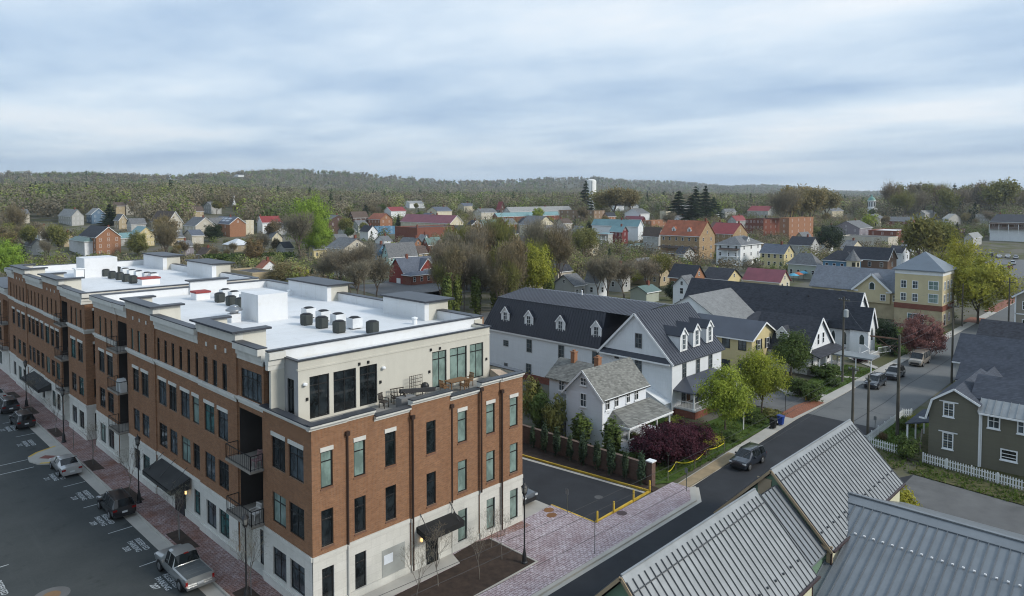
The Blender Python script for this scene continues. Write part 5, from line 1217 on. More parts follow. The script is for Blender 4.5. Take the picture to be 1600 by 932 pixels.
for qx, qy, h in ((163,357,.9),(280,388,1.9),(441,420,1.9),(612,455,1.9),(828,498,2.0),(277,503,1.7),(163,458,.5),(829,367,1.9),(720,420,.7)):
    p = onx(*Z6(qx, qy), WX); window(big, 'W', WX-.004, p[1], p[2], 1.05 if h > .8 else .7, h, gf_, pane_mid, cols=2, rows=(.33,.66), munt=.03)
for qx, qy, h in ((1057,517,1.9),(1125,494,1.9),(1188,470,1.9),(1053,658,1.9),(1130,640,1.9)):
    p = ony(*Z6(qx, qy), WY); window(big, 'S', WY-.004, p[0], p[2], .95, h, gf_, pane_mid, cols=2, rows=(.33,.66), munt=.03)
window(big, 'S', WY-.004, 79.4, .95, 1.1, 2.2, white_paint, mat('brown door', (.14,.07,.04)), rows=(), name='front_door')
pr = MB(); roof_hip(pr, 76.1, 43.6, 87.6, 48.5, 3.15, 1.15, .25, .15); pc_ = pr.build('porch_roof', roof_seam, big)
pb = MB().box(76.1, 43.4, -.1, 87.6, 46.2, .85); pb.build('porch_base', brick_red, big); MB().box(76.0, 43.3, .85, 87.7, 46.24, .95).build('porch_floor', mat('grey porch floor', (.3,.31,.31)), big)
for x in (76.4, 79.6, 83.0, 87.2): MB().lathe((x,43.7,.95), [(.2,0),(.2,.12),(.14,.15),(.12,1.95),(.2,2.0),(.2,2.12)], 12).build('porch_column', white_paint, big, True)
rl = MB(); rail(rl, [(76.4,46.1),(76.4,43.65),(79.6,43.65)], .95, .85, .2); rail(rl, [(83,43.65),(87.2,43.65)], .95, .85, .2); rl.build('porch_railing', white_paint, big)
MB().prism([(46.5,-.1),(50.6,-.1),(50.6,3.3),(46.5,1.5)], 'x', WX-1.3, WX-.05).build('stair_enclosure', SD['bluewhite'], big); MB().bar((WX-.7,46.4,1.55),(WX-.7,50.7,3.4),1.5,.1).build('enclosure_roof', white_paint, big)
MB().lathe((82.5,66,12.3), [(.1,0),(.1,.6),(.16,.62),(.02,.75)], 8).build('roof_vent', white_paint, big)
# ------------------------------------------------------------------ old white house with stone grey roof
old = thing('old_house', 'small old white clapboard house with weathered grey roof, two brick chimneys and front porch', 'house', (64, 48, 0))
wb = MB(); walls(wb, 60.3, 45.4, 68.5, 50.4, -.2, 5.5, 2.5, 'x'); walls(wb, 64.7, 50.4, 69.6, 56.8, -.2, 5.1, 1.7, 'y')
for k in range(30):   # lapped boards on the two faces the street sees
    z = .1+k*.18
    wb.poly([(60.3-.035,45.4-.03,z),(60.3-.035,50.4,z),(60.3-.006,50.4,z+.18),(60.3-.006,45.4-.006,z+.18)]); wb.poly([(60.3-.03,45.4-.035,z),(68.5,45.4-.035,z),(68.5,45.4-.006,z+.18),(60.3-.006,45.4-.006,z+.18)])
    wb.poly([(60.3-.035,45.4,z),(60.3-.035,50.4,z),(60.3,50.4,z),(60.3,45.4,z)]); wb.poly([(60.3,45.4-.035,z),(68.5,45.4-.035,z),(68.5,45.4,z),(60.3,45.4,z)])
wb.build('wall', SD['bluewhite'], old)
rb = MB(); roof_gable(rb, 60.3, 45.4, 68.5, 50.4, 5.5, 2.5, 'x', .4, .12); roof_gable(rb, 64.7, 50.0, 69.6, 56.8, 5.1, 1.7, 'y', .4, .12); rb.build('roof', slate_old, old)
tb = MB()
for s in (-1, 1): tb.bar((60.3-.42, 47.9, 8.02), (60.3-.42, 47.9+s*2.9, 5.1), .06, .2)
tb.box(60.2, 45.0, 5.12, 68.9, 45.05, 5.3); tb.box(60.24, 45.34, 0, 60.44, 45.37, 5.2); tb.build('white_trim', white_paint, old)
chimney(old, 63.4, 48.4, 7.3, 8.8, .6, brick_orange); chimney(old, 67.0, 54.8, 6.0, 7.9, .6, brick_orange)
for qx, qy, h in ((552,662,1.5),(552,555,.85),(443,582,1.4)):
    xx = 60.3-.04 if qx > 500 else 64.7-.01
    p = onx(*Z6(qx, qy), xx); window(old, 'W', xx, p[1], p[2], .85, h, white_paint, pane_mid, cols=2, rows=(.5,), munt=.04, sill=1)
for qx, qy in ((672,678),(717,662),(775,642),(817,628)):
    p = ony(*Z6(qx, qy), 45.36); window(old, 'S', 45.36, p[0], p[2], .75, 1.45, white_paint, pane_dark, cols=2, rows=(.5,), munt=.04, sill=1)
for x in (62.5, 65.2, 67.4): window(old, 'S', 45.36, x, .9, .9, 1.6, white_paint, pane_mid, rows=(.5,), sill=1)
pq = MB(); A, B_, C, D = (60.9,42.3,2.75),(69.3,42.3,2.75),(69.3,45.36,3.75),(62.1,45.36,3.75); pq.slab([A,B_,C,D], .12); pq.poly([(60.9,42.3,2.74),D,(60.9,45.36,2.74)]); pq.build('porch_roof', slate_old, old)
MB().box(61.0, 42.5, -.1, 69.2, 45.3, .55).build('porch_base', SD['bluewhite'], old)
MB().box(60.85, 42.24, 2.55, 69.35, 42.4, 2.75).box(60.85, 42.4, 2.55, 61.0, 45.3, 2.75).build('porch_fascia', white_paint, old)
for x in (61.15, 63.8, 66.5, 69.1): MB().bar((x,42.6,.55), (x,42.6,2.6), .14).build('porch_post', white_paint, old)
rl = MB(); rail(rl, [(61.1,45.2),(61.1,42.6),(69.1,42.6)], .55, .8, .18); rl.build('porch_railing', white_paint, old)
MB().box(60.0, 50.6, -.1, 64.6, 54.5, 2.4).slab([(59.8,50.5,2.5),(64.6,50.5,3.3),(64.6,54.7,3.3),(59.8,54.7,2.5)], .12).build('rear_shed', slate_old, old)
# ------------------------------------------------------------------ yellow house with dark shutters
yh = bld('yellow_house', 'pale yellow gabled house with dark seamed roof next to the mansard house', 'house', 101.7, 48.5, 8.2, 11, 5.3, 2.1, 'y', SD['yellow'], roof_seam, nW=0, nS=0, gw=False, trim=white_paint)
shut = mat('dark shutters', (.02,.022,.022), .6)
for qx, qy in ((367,480),(465,497),(365,612),(465,620)):
    p = onx(*Y2(qx, qy), 101.7); window(yh, 'W', 101.695, p[1], p[2], 1.3, 1.6, shut, pane_mid, cols=2, rows=(.5,))
for qx, qy in ((565,492),(618,478)):
    p = ony(*Y2(qx, qy), 48.5); window(yh, 'S', 48.495, p[0], p[2], 1.0, 1.6, white_paint, pane_dark, cols=2); sh = MB()
    for s in (-1, 1): sh.box(p[0]+s*.55, 48.42, p[2], p[0]+s*1.0, 48.49, p[2]+1.6)
    sh.build('shutters', shut, yh)
# ------------------------------------------------------------------ church, parsonage
ch = thing('church', 'white wooden church with long black shingled roof, grey cross wing and gabled entrance tower', 'church', (131, 60, 0))
wb = MB(); rb = MB(); walls(wb, 128.5, 43.0, 137.5, 76.6, -.2, 4.2, 5.6, 'y'); roof_gable(rb, 128.5, 43, 137.5, 76.6, 4.2, 5.6, 'y', .35, .12)
walls(wb, 127.2, 40.0, 130.6, 43.0, -.2, 4.7, 3.2, 'y'); roof_gable(rb, 127.2, 40.0, 130.6, 44.5, 4.7, 3.2, 'y', .3, .12)
walls(wb, 116, 60.5, 129, 74.6, -.2, 4.4, 4.2, 'x'); r2 = MB(); roof_gable(r2, 116, 60.5, 131.5, 74.6, 4.4, 4.2, 'x', .35, .12, end=.3)
wb.box(117.5, 47, -.2, 128.6, 60.4, 3.0); rb.slab([(117.2,46.8,3.05),(128.6,46.8,5.2),(128.6,60.4,5.2),(117.2,60.4,3.05)], .12)
wb.build('wall', SD['white'], ch); rb.build('roof', slate_dark, ch); r2.build('cross_wing_roof', shingle('wing grey shingle', (.19,.195,.195), .15), ch)
tb = MB()
for s in (-1, 1): tb.bar((133, 42.6, 9.85), (133+s*4.85, 42.6, 3.8), .08, .4); tb.bar((128.9, 39.65, 7.95), (128.9+s*2.0, 39.65, 4.3), .08, .3)
tb.build('rake_trim', white_paint, ch)
arch = mat('green leaded glass', (.03,.05,.05), .15)
def arched(root, face, c, a, z, w, h):
    pts = [(a-w/2,z),(a+w/2,z),(a+w/2,z+h*.7),(a+w*.28,z+h*.9),(a,z+h),(a-w*.28,z+h*.9),(a-w/2,z+h*.7)]
    f = MB().prism(pts, 'x' if face == 'W' else 'y', c-.03, c+.05); out = MB()
    q = [(a+(u-a)*1.3, z+(v-z)*1.12-.06) for u, v in pts]; o = out.prism(q, 'x' if face == 'W' else 'y', c-.015, c+.04).build('window_frame', white_paint, root); f.build('pane', arch, o)
p = onx(*Y2(1190, 460), 127.2); arched(ch, 'W', 127.2, p[1], p[2], .75, 1.7)
p = ony(*Y2(1247, 435), 40.0); arched(ch, 'S', 40.0, 128.9, p[2], .8, 2.2)
for y in (44.3, 46.2): arched(ch, 'W', 128.5, y, 1.2, .6, 2.2)
chimney(ch, 119.5, 53.0, 3.0, 6.4, .8, brick_orange)
for y in (56, 52): MB().lathe((131.8,y,8.2), [(.08,0),(.08,.5),(.02,.55)], 6).build('roof_vent', black_metal, ch)
a = at(*Y2(1060, 505), 2.6); b = at(*Y2(1262, 552), 2.6)
cw = thing('covered_walkway', 'flat grey canopy on white posts leading to the church door', 'canopy', (a[0], a[1], 0)); MB().box(min(a[0],b[0])-.6, b[1], 2.5, max(a[0],b[0])+.9, a[1]+1.5, 2.72).build('canopy_roof', mat('grey canopy', (.22,.24,.25)), cw)
for k in range(4):
    yy = b[1]+.2+(a[1]-b[1]+1)*k/3; MB().bar((min(a[0],b[0])-.4,yy,0), (min(a[0],b[0])-.4,yy,2.5), .14).build('post', white_paint, cw)
a = atT(1385, 572); rm = thing('entrance_ramp', 'white railed entrance ramp with small gable at the church front', 'ramp', (a[0], a[1], 0)); b = MB(); rail(b, [(122.0,38.2),(126.5,38.2)], .3, 1.0, .3); rail(b, [(122.0,39.6),(126.5,39.6)], .3, 1.0, .3); rail(b, [(126.5,38.2),(129.5,37.2)], .8, 1.0, .3); b.build('railing', white_paint, rm)
MB().prism([(122,0),(127.5,0),(127.5,1.0),(122,.2)], 'y', 38.3, 39.5).build('ramp_slab', concrete, rm); MB().bar((121.8,38.2,0),(121.8,38.2,2.3),.12).bar((121.8,39.6,0),(121.8,39.6,2.3),.12).bar((121.8,38.1,2.3),(121.8,38.9,2.9),.12).bar((121.8,39.7,2.3),(121.8,38.9,2.9),.12).build('gate_frame', white_paint, rm)
pa = thing('parsonage', 'white gabled cottage with steep black roof and railed porch in front of the church', 'house', (112, 44, 0))
wb = MB(); rb = MB(); walls(wb, 107.4, 42.3, 117.2, 51.5, -.2, 3.4, 4.6, 'y'); roof_gable(rb, 107.4, 42.3, 117.2, 51.5, 3.4, 4.6, 'y', .35, .12); wb.build('wall', SD['white'], pa); rb.build('roof', slate_dark, pa)
MB().slab([(107.0,40.3,2.9),(117.6,40.3,2.9),(117.6,42.3,3.5),(107.0,42.3,3.5)], .14).build('porch_roof', slate_dark, pa); MB().box(107.3,40.5,-.1,117.3,42.3,.6).build('porch_base', mat('grey porch base', (.3,.3,.3)), pa)
for x in (107.5, 110, 112.4, 114.8, 117.1): MB().bar((x,40.6,.6),(x,40.6,2.8),.15).build('porch_post', white_paint, pa)
b = MB(); rail(b, [(107.5,42.2),(107.5,40.6),(117.1,40.6)], .6, .8, .25); b.build('porch_railing', white_paint, pa)
for x in (111.3, 113.3): window(pa, 'S', 42.29, x, 4.0, .8, 1.7, white_paint, pane_dark)
for x in (109, 111.5, 115.5): window(pa, 'S', 42.29, x, 1.1, .9, 1.5, white_paint, pane_dark)
for y in (44.5, 47.5): window(pa, 'W', 107.39, y, 1.2, .9, 1.5, white_paint, pane_dark)
d = MB(); dormer(pa, 'W', 108.6, 46.8, 4.6, 1.6, 1.1, 2.5, slate_dark, SD['white'])
tb = MB(); 
for s in (-1, 1): tb.bar((112.3,41.92,8.0),(112.3+s*5.2,41.92,3.15),.07,.3)
tb.build('rake_trim', white_paint, pa)
# ------------------------------------------------------------------ yellow corner building with square tower
tw_ = thing('tower_building', 'cream yellow corner building with square tower, brick ground floor and grey pyramid roof', 'building', (170, 45, 0))
tx, ty = 165.33, 37.95; tx1 = tx + span((tx,ty,8), 1494.5, 'x'); tx1 = min(tx1, tx+9.5)
wb = MB().box(tx, ty, 4.4, tx1, 46.9, 10.6); wb.box(169.2, 46.9, 3.4, 178, 66, 6.2); wb.prism([(48.8,3.4),(56.2,3.4),(56.2,6.2),(52.5,9.6),(48.8,6.2)], 'x', 168.6, 176); wb.build('upper_wall', mat('cream yellow stucco', (.56,.48,.30), .85, .06), tw_)
MB().box(tx-.05, ty-.05, 10.6, tx1+.05, 46.95, 11.6).build('frieze', white_paint, tw_)
MB().box(tx-.02, ty-.02, -.1, tx1, 46.92, 3.3).box(169.1, 46.9, -.1, 178, 66, 3.4).build('ground_floor', mat('tan stucco', (.42,.35,.22)), tw_); MB().box(tx-.12, ty-.12, 3.3, tx1+.08, 47.0, 4.4).build('brick_band', brick_red, tw_)
pr = MB(); roof_hip(pr, tx, ty, tx1, 46.9, 11.6, 3.6, .5, .2); pr.build('tower_roof', mat('blue grey metal roof', (.17,.20,.23), .45, .1, 3, metal=.2), tw_)
rb = MB(); roof_gable(rb, 169.2, 46.9, 178, 66, 6.2, 4.2, 'y', .5, .15); roof_gable(rb, 168.6, 48.8, 174, 56.2, 6.2, 3.4, 'x', .4, .15); rb.build('wing_roof', shingle('pale blue shingle', (.16,.175,.20), .15), tw_)
tb = MB()
for s in (-1, 1): tb.bar((168.1,52.5,9.7),(168.1,52.5+s*4.2,5.9),.1,.4)
tb.box(168.5,48.6,5.7,168.6,49.6,6.0).box(168.5,55.4,5.7,168.6,56.4,6.0).build('gable_trim', white_paint, tw_)
for y in (43.0, 45.2): 
    for z in (4.9, 7.6): window(tw_, 'W', tx-.01, y, z, 1.15, 1.7, white_paint, pane_mid, cols=2, fw=.12)
for z in (4.9, 7.6): window(tw_, 'W', tx-.01, 39.6, z, 1.9, 1.9, white_paint, pane_shade, cols=2, fw=.12)
for k in range(3):
    for z in (4.9, 7.6): window(tw_, 'S', ty-.01, tx+1.6+k*2.6, z, 1.2, 1.8, white_paint, pane_mid, cols=2, fw=.12)
for y in (47.8, 50.2, 54.6, 58.6, 61.5): window(tw_, 'W', 169.19 if not 48.8 < y < 56.2 else 168.59, y, 3.9, 1.15, 1.5, white_paint, pane_mid, cols=2, fw=.12)
arched(tw_, 'W', 168.59, 52.5, 6.3, 1.0, 1.6)
window(tw_, 'W', tx-.03, 42.8, .2, 3.2, 2.2, white_paint, pane_teal, cols=3, fw=.12); window(tw_, 'S', ty-.03, tx+2, .2, 1.4, 2.4, white_paint, pane_dark); window(tw_, 'S', ty-.03, tx+5.5, .8, 1.4, 1.7, white_paint, pane_dark)
# ------------------------------------------------------------------ olive gambrel house and its neighbours on the right
ol = thing('gambrel_house', 'olive green clapboard house with gambrel gable, white window trim and dark roof', 'house', (86, 15, 0))
ga = [(19.84,-.2),(19.84,4.1),(19.45,6.0),(17.6,7.35),(15.5,6.2),(15.4,5.7),(15.4,-.2)]
wb = MB().prism(ga, 'x', 82.5, 94); wb.box(82.5, 3, -.2, 91, 15.4, 5.7)
for k in range(26):
    z = .05+k*.27; 
    if z < 5.6: wb.poly([(82.41,15.4,z),(82.41,19.86,z),(82.494,19.86,z+.27),(82.494,15.4,z+.27)]); wb.poly([(82.41,15.4,z),(82.41,19.86,z),(82.5,19.86,z),(82.5,15.4,z)]); wb.poly([(82.47,3,z),(82.47,15.4,z),(82.494,15.4,z+.27),(82.494,3,z+.27)])
    else:
        w_ = max(0, (7.3-z)/1.35*1.9); wb.poly([(82.41,17.6-w_,z),(82.41,17.6+w_,z),(82.494,17.6+w_*.88,z+.27),(82.494,17.6-w_*.88,z+.27)])
wb.build('wall', SD['olive'], ol)
rb = MB(); pts = [(20.1,4.0),(19.55,6.1),(17.6,7.5),(15.3,6.25)]
for (ya, za), (yb, zb) in zip(pts[:-1], pts[1:]): rb.slab([(82.1,ya,za),(94.3,ya,za),(94.3,yb,zb+.0),(82.1,yb,zb)], .12)
rb.slab([(83.6,3,6.6),(86.9,3,8.4),(86.9,16.5,8.4),(83.6,16.5,6.6)][::-1], .12); rb.slab([(86.9,3,8.4),(91.5,3,5.5),(91.5,16.5,5.5),(86.9,16.5,8.4)][::-1], .12); rb.build('roof', slate_navy, ol)
ap = MB().slab([(82.0,3,5.62),(83.7,3,6.68),(83.7,15.5,6.68),(82.0,15.5,5.62)][::-1], .1); seams_on(ap, (82.0,3,5.62), (82.0,15.5,5.62), (83.7,3,6.68), (83.7,15.5,6.68), .6); ap.build('metal_apron', metal_roof, ol)
tb = MB()
for (ya, za), (yb, zb) in zip(pts[:-1], pts[1:]): tb.bar((82.08,ya,za-.06), (82.08,yb,zb-.06), .06, .2)
tb.bar((82.08,20.1,3.95),(82.08,20.7,3.95),.06,.16); tb.box(82.4,15.28,0,82.47,15.45,5.6); tb.box(81.9,3,5.42,81.97,15.4,5.58); tb.build('white_trim', white_paint, ol)
for qx, qy, w, h, sx in ((540,438,1.0,1.5,1),(535,605,1.0,1.7,1),(775,500,1.05,1.5,0),(930,530,1.05,1.5,0),(853,668,1.4,1.1,0)):
    p = onx(*Y4(qx, qy), 82.46); o = window(ol, 'W', 82.46, p[1], p[2], w, h, white_paint, pane_mid if sx or qy < 600 else pane_dark, cols=2 if qy != 668 else 1, rows=(.5,) if qy != 668 else (.3,.6), fw=.11, munt=.05, sill=1)
    if sx: MB().box(82.36, p[1]-.85, p[2]+h, 82.46, p[1]+.85, p[2]+h+.1).build('window_hood', white_paint, ol)
MB().cyl((82.36,15.2,.1),(82.36,15.2,5.5),.05,.05,8).build('downspout', white_paint, ol)
MB().slab([(83.2,19.9,3.4),(90,19.9,3.4),(90,22.3,2.7),(83.2,22.3,2.7)], .14).build('porch_roof', slate_navy, ol)
for x in (83.4, 86.5, 89.8): MB().bar((x,22.1,0),(x,22.1,2.65),.16).build('porch_post', white_paint, ol)
MB().bar((82.2,20.6,0),(82.6,20.5,2.6),.12).build('leaning_board', bark_pale, ol)
r1 = thing('side_house', 'grey house with two small cross gables and blue grey roof behind the olive house', 'house', (108, 18, 0))
wb = MB(); rb = MB(); walls(wb, 101.5, 3, 109.5, 21.2, -.2, 4.4, 2.6, 'y'); roof_gable(rb, 101.5, 3, 109.5, 21.2, 4.4, 2.6, 'y', .4, .12)
walls(wb, 98.5, 15.5, 105, 20.5, -.2, 4.0, 1.9, 'x'); roof_gable(rb, 98.5, 15.5, 106, 20.5, 4.0, 1.9, 'x', .4, .12); wb.build('wall', SD['palegrey'], r1); rb.build('roof', slate_navy, r1); tb = MB()
for s in (-1, 1): tb.bar((98.06,18,5.95),(98.06,18+s*2.9,3.75),.06,.22)
tb.build('gable_trim', white_paint, r1)
bld('side_house', 'long low house with plain dark roof beyond the cross gabled grey house', 'house', 113.5, 4, 8.5, 20.2, 4.2, 3.0, 'y', SD['palegrey'], slate_navy, nW=3, nS=0, trim=white_paint)
bld('corner_house', 'low dark roofed house behind the long side house on the right', 'house', 131, 6, 8, 19.0, 4.4, 2.6, 'y', SD['taupe'], slate_dark, nW=2, nS=0)
tp_ = thing('taupe_house', 'tall taupe gabled house with white trim where the street leaves the view', 'house', (175, 20, 0)); wb = MB(); rb = MB(); walls(wb, 170.4, 13.5, 184, 26.4, -.2, 7.4, 4.4, 'x'); roof_gable(rb, 170.4, 13.5, 184, 26.4, 7.4, 4.4, 'x', .5, .14)
wb.build('wall', SD['taupe'], tp_); rb.build('roof', slate_dark, tp_); tb = MB()
for s in (-1, 1): tb.bar((169.85,19.95,11.8),(169.85,19.95+s*6.95,6.95),.07,.3)
tb.box(170.3,26.2,0,170.38,26.45,7.3).box(170.3,13.5,3.6,170.38,26.4,3.8).build('white_trim', white_paint, tp_)
for y in (24.6, 21.5, 18.5): 
    for z in (1.0, 4.6): window(tp_, 'W', 170.38, y, z, 1.2, 1.7, white_paint, pane_dark, fw=.12)
# ------------------------------------------------------------------ green building with grey standing seam roofs in front
gb = thing('green_building', 'green clapboard building with three grey standing seam metal roofs nearest the camera', 'building', (44, 19, 0))
def seam_roof(root, name, x0, x1, yr, zr, hw, drop, end=.45, oh=.35):
    r = MB(); k = drop/hw
    for s in (-1, 1):
        q = [(x0-end, yr, zr), (x1+end, yr, zr), (x1+end, yr+s*(hw+oh), zr-drop-k*oh), (x0-end, yr+s*(hw+oh), zr-drop-k*oh)]
        r.slab(q if s < 0 else q[::-1], .14, 0)
        n = round((x1-x0+2*end)/.5); L = x1-x0+2*end
        nrm = Vector((0, s*k, 1)).normalized()
        for i in range(n+1):
            x = x0-end+.03+(L-.06)*i/n
            r.bar(Vector((x, yr+s*.25, zr-.25*k))+nrm*.045, Vector((x, yr+s*(hw+oh), zr-drop-k*oh))+nrm*.025, .03, .06, 1)
        a = Vector((0, yr+s*.62, zr-.62*k))+nrm*.03
        r.bar((x0-end, a.y, a.z), (x1+end, a.y, a.z), .05, .05, 1)
        for i in range(0, n, 2):     # snow guards low on the slope
            x = x0-end+.28+(L-.06)*i/n; c = Vector((x, yr+s*(hw-.55), zr-drop+.55*k))+nrm*.06
            r.box(c.x-.05, c.y-.05, c.z-.05, c.x+.05, c.y+.05, c.z+.05, 1)
    o = r.build(name, [metal_roof, seam_dark], root)
    MB().bar((x0-end,yr,zr+.02),(x1+end,yr,zr+.02),.12,.05).build('ridge_cap', metal_roof, o); return o
wb = MB(); walls(wb, 27.5, 15.75, 40.9, 22.85, -.2, 4.9, 3.8, 'x'); walls(wb, 45.1, 16.2, 59.2, 23.7, -.2, 4.85, 3.85, 'x')
wb.box(40.9, 16.5, -.2, 45.1, 22.6, 4.6); wb.build('wall', SD['green'], gb)
cr_ = siding('siding creamy', (.62,.60,.42)); MB().box(40.91, 15.7, 0, 41.0, 22.85, 4.9).box(59.2, 16.2, 0, 59.32, 23.7, 5.0).box(27.6, 15.68, 0, 41, 15.75, 5.0).box(45.2, 16.12, 0, 59.2, 16.2, 5.0).build('cream_wall', cr_, gb)
seam_roof(gb, 'near_roof', 27.5, 40.9, 19.3, 9.0, 3.55, 3.75, .3, .3); seam_roof(gb, 'far_roof', 45.2, 59.2, 19.95, 9.0, 3.75, 3.85, .3, .25)
lk = MB(); roof_gable(lk, 40.6, 16.6, 45.3, 22.6, 4.9, 3.0, 'x', .3, .12, 0, .5, 1, .05); lk.build('link_roof', [mat('shaded blue grey seam metal', (.205,.222,.235), .42, .12, 1.6, metal=.35, spec=.4), seam_dark], gb)  # darker copy of the grey roof metal, shade put into its colour
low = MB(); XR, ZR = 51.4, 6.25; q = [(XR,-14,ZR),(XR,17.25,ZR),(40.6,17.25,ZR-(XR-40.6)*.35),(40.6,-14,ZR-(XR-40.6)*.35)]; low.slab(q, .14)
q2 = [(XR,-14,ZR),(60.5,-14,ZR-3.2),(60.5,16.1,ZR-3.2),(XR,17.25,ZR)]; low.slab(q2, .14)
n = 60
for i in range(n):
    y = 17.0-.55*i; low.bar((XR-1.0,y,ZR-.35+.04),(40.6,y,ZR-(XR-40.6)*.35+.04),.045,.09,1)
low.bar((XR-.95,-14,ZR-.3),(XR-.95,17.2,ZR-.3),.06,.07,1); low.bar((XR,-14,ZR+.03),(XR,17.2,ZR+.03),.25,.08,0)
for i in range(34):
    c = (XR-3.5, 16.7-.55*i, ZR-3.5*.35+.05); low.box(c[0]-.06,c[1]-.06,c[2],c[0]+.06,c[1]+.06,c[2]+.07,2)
low.build('low_roof', [mat('shaded blue grey seam metal', (.205,.222,.235), .42, .12, 1.6, metal=.35, spec=.4), mat('low roof seam', (.12,.135,.15)), sign_w], gb); MB().box(41.2, -14, -.1, 60, 16.0, 2.2).build('low_wall', SD['green'], gb)  # ribs darkened here too, the shade beside them put into their colour
tan_trim = mat('tan trim board', (.36,.27,.17), .7)
tb = MB()
for xx, yr, hw, dr in ((27.12, 19.3, 3.85, 4.05), (44.82, 19.95, 4.0, 4.1)):
    rt_ = MB()
    for s in (-1, 1): rt_.bar((xx, yr, 8.9), (xx, yr+s*hw, 8.9-dr), .05, .17)
    rt_.build('rake_trim', tan_trim, gb)
tb.box(45.02, 16.0, 3.4, 45.12, 16.35, 5.1); tb.bar((44.9,16.1,5.0),(44.9,17.2,5.0),.2,.2); tb.build('bracket', tan_trim, gb)
MB().box(45.02, 20.0, 7.1, 45.1, 20.9, 8.15).box(45.0, 19.95, 8.15, 45.1, 20.95, 8.23).build('gable_vent', mat('tan louvre', (.42,.33,.22)), gb)
g = MB(); g.bar((27.2,15.3,4.98),(41.2,15.3,4.98),.12).bar((44.9,15.85,4.88),(59.5,15.85,4.88),.12).bar((41.1,15.4,4.9),(41.1,15.7,4.4),.08).bar((41.1,15.7,4.4),(41.1,15.7,2.2),.09).bar((44.95,16.0,4.8),(44.95,16.1,2.9),.09); g.build('gutter', mat('dark brown gutter', (.05,.03,.028), .4), gb)
pv = MB(); 
for k in range(7):
    t0, t1 = math.pi*k/7, math.pi*(k+1)/7; f = lambda t: (26.95-.0, 19.0+.16*math.cos(t), 7.6+.16*math.sin(t)); pv.cyl(f(t0), f(t1), .06, .06, 8)
pv.cyl((26.95,18.84,7.6),(26.95,18.84,7.2),.06,.06,8).cyl((26.95,19.16,7.6),(27.4,19.2,7.3),.06,.06,8); pv.build('vent_pipe', white_paint, gb)
# ------------------------------------------------------------------ the town beyond: corner column, eave line, eave height, left column, right column, ridge axis, rise
T = house
B = dict(cat='building', name='building')
# left of the apartment roof
T(150,371,8.4,124,188.5,'y',4.3,brick_orange,slate_dark,'orange brick gabled building with chimney above the apartment roofs',ch=[(.55,.06)],nS=3,trim=white_paint,**B)
T(132,378,6.3,108,150,'x',1.6,SD['white'],roof_green,'white and brick annex with teal roof beside the orange brick gable',kind='hip',nS=3,nW=4,cat='building',name='annex')
T(216,366,6.2,203,241,'y',3.3,SD['yellow'],roof_teal,'bright yellow gabled house with teal roof and red door',nS=4)
T(189,372,4.0,184,206,'x',2.2,SD['palegrey'],roof_teal,'low house with teal roof left of the yellow gabled house',nS=2)
T(112,338,6.0,74,131,'y',4.0,SD['palegrey'],slate_light,'wide pale grey house with long light roof among far left trees',nS=3)
T(143,335,6.0,135,165,'y',3.6,SD['steel'],slate_light,'blue grey gabled house right of the wide pale house',trim=white_paint)
T(181,322,7.0,174,195,'x',2.4,SD['tan'],slate_brown,'tan row house with brown roof far among the woods'); T(197,321,7.0,195,212,'y',2.6,SD['beige'],slate_brown,'pinkish beige gabled row house at the edge of the woods')
T(186,344,5.5,178,199,'y',3.2,SD['tan'],slate_mid,'narrow tan gabled house behind the orange brick building',trim=white_paint)
T(246,361,3.6,238,285,'x',.5,SD['white'],slate_dark,'low white building with dark flat roof under the grey gabled house',kind='hip',nS=5,**B)
T(263,347,7.0,236,285,'y',5.6,SD['beige'],slate_brown,'large beige house with steep brown roof on the left hillside',trim=white_paint,nS=3)
T(305.5,353,6.4,288,336,'y',4.2,SD['beige'],slate_mid,'beige gabled house with dark brick side wall near the round evergreen',nS=0,nW=3,trim=white_paint)
sp = T(359,350,7.2,331,384,'y',3.4,brick_orange,slate_blue,'orange brick gabled house with solar panels on its roof',nS=0,nW=2,trim=white_paint)
T(384,344.5,8.0,381,396.5,'x',.4,SD['cream'],roof_flat,'narrow cream town house against the orange brick gable',kind='flat',nS=2)
T(410,347.5,6.6,402,439,'x',3.2,SD['white'],roof_red,'white house with faded red roof and brick chimney',ch=[(.02,.5)],nS=3,trim=white_paint)
T(430,355,4.8,424,452,'x',2.2,SD['palegrey'],slate_mid,'grey bungalow right of the white red-roofed house',nS=3)
T(365,383.5,3.2,349,393,'x',2.6,SD['tan'],roof_white,'tan bungalow with pale metal hip roof behind the hedge',kind='hip',nS=3)
T(394.5,426.5,4.2,359,431,'x',.5,SD['tan'],roof_flat,'flat roofed tan commercial building right behind the apartment roof',kind='flat',nS=0,nW=0,dmax=40,**B)
T(410,419,3.6,404,433,'y',2.2,SD['white'],roof_rust,'small white gabled house with rust orange roof behind the tan flat building',nS=1)
T(330,349,6.5,326,360,'x',2.8,SD['palegrey'],slate_mid,'plain grey house peeking over the solar panel roof')
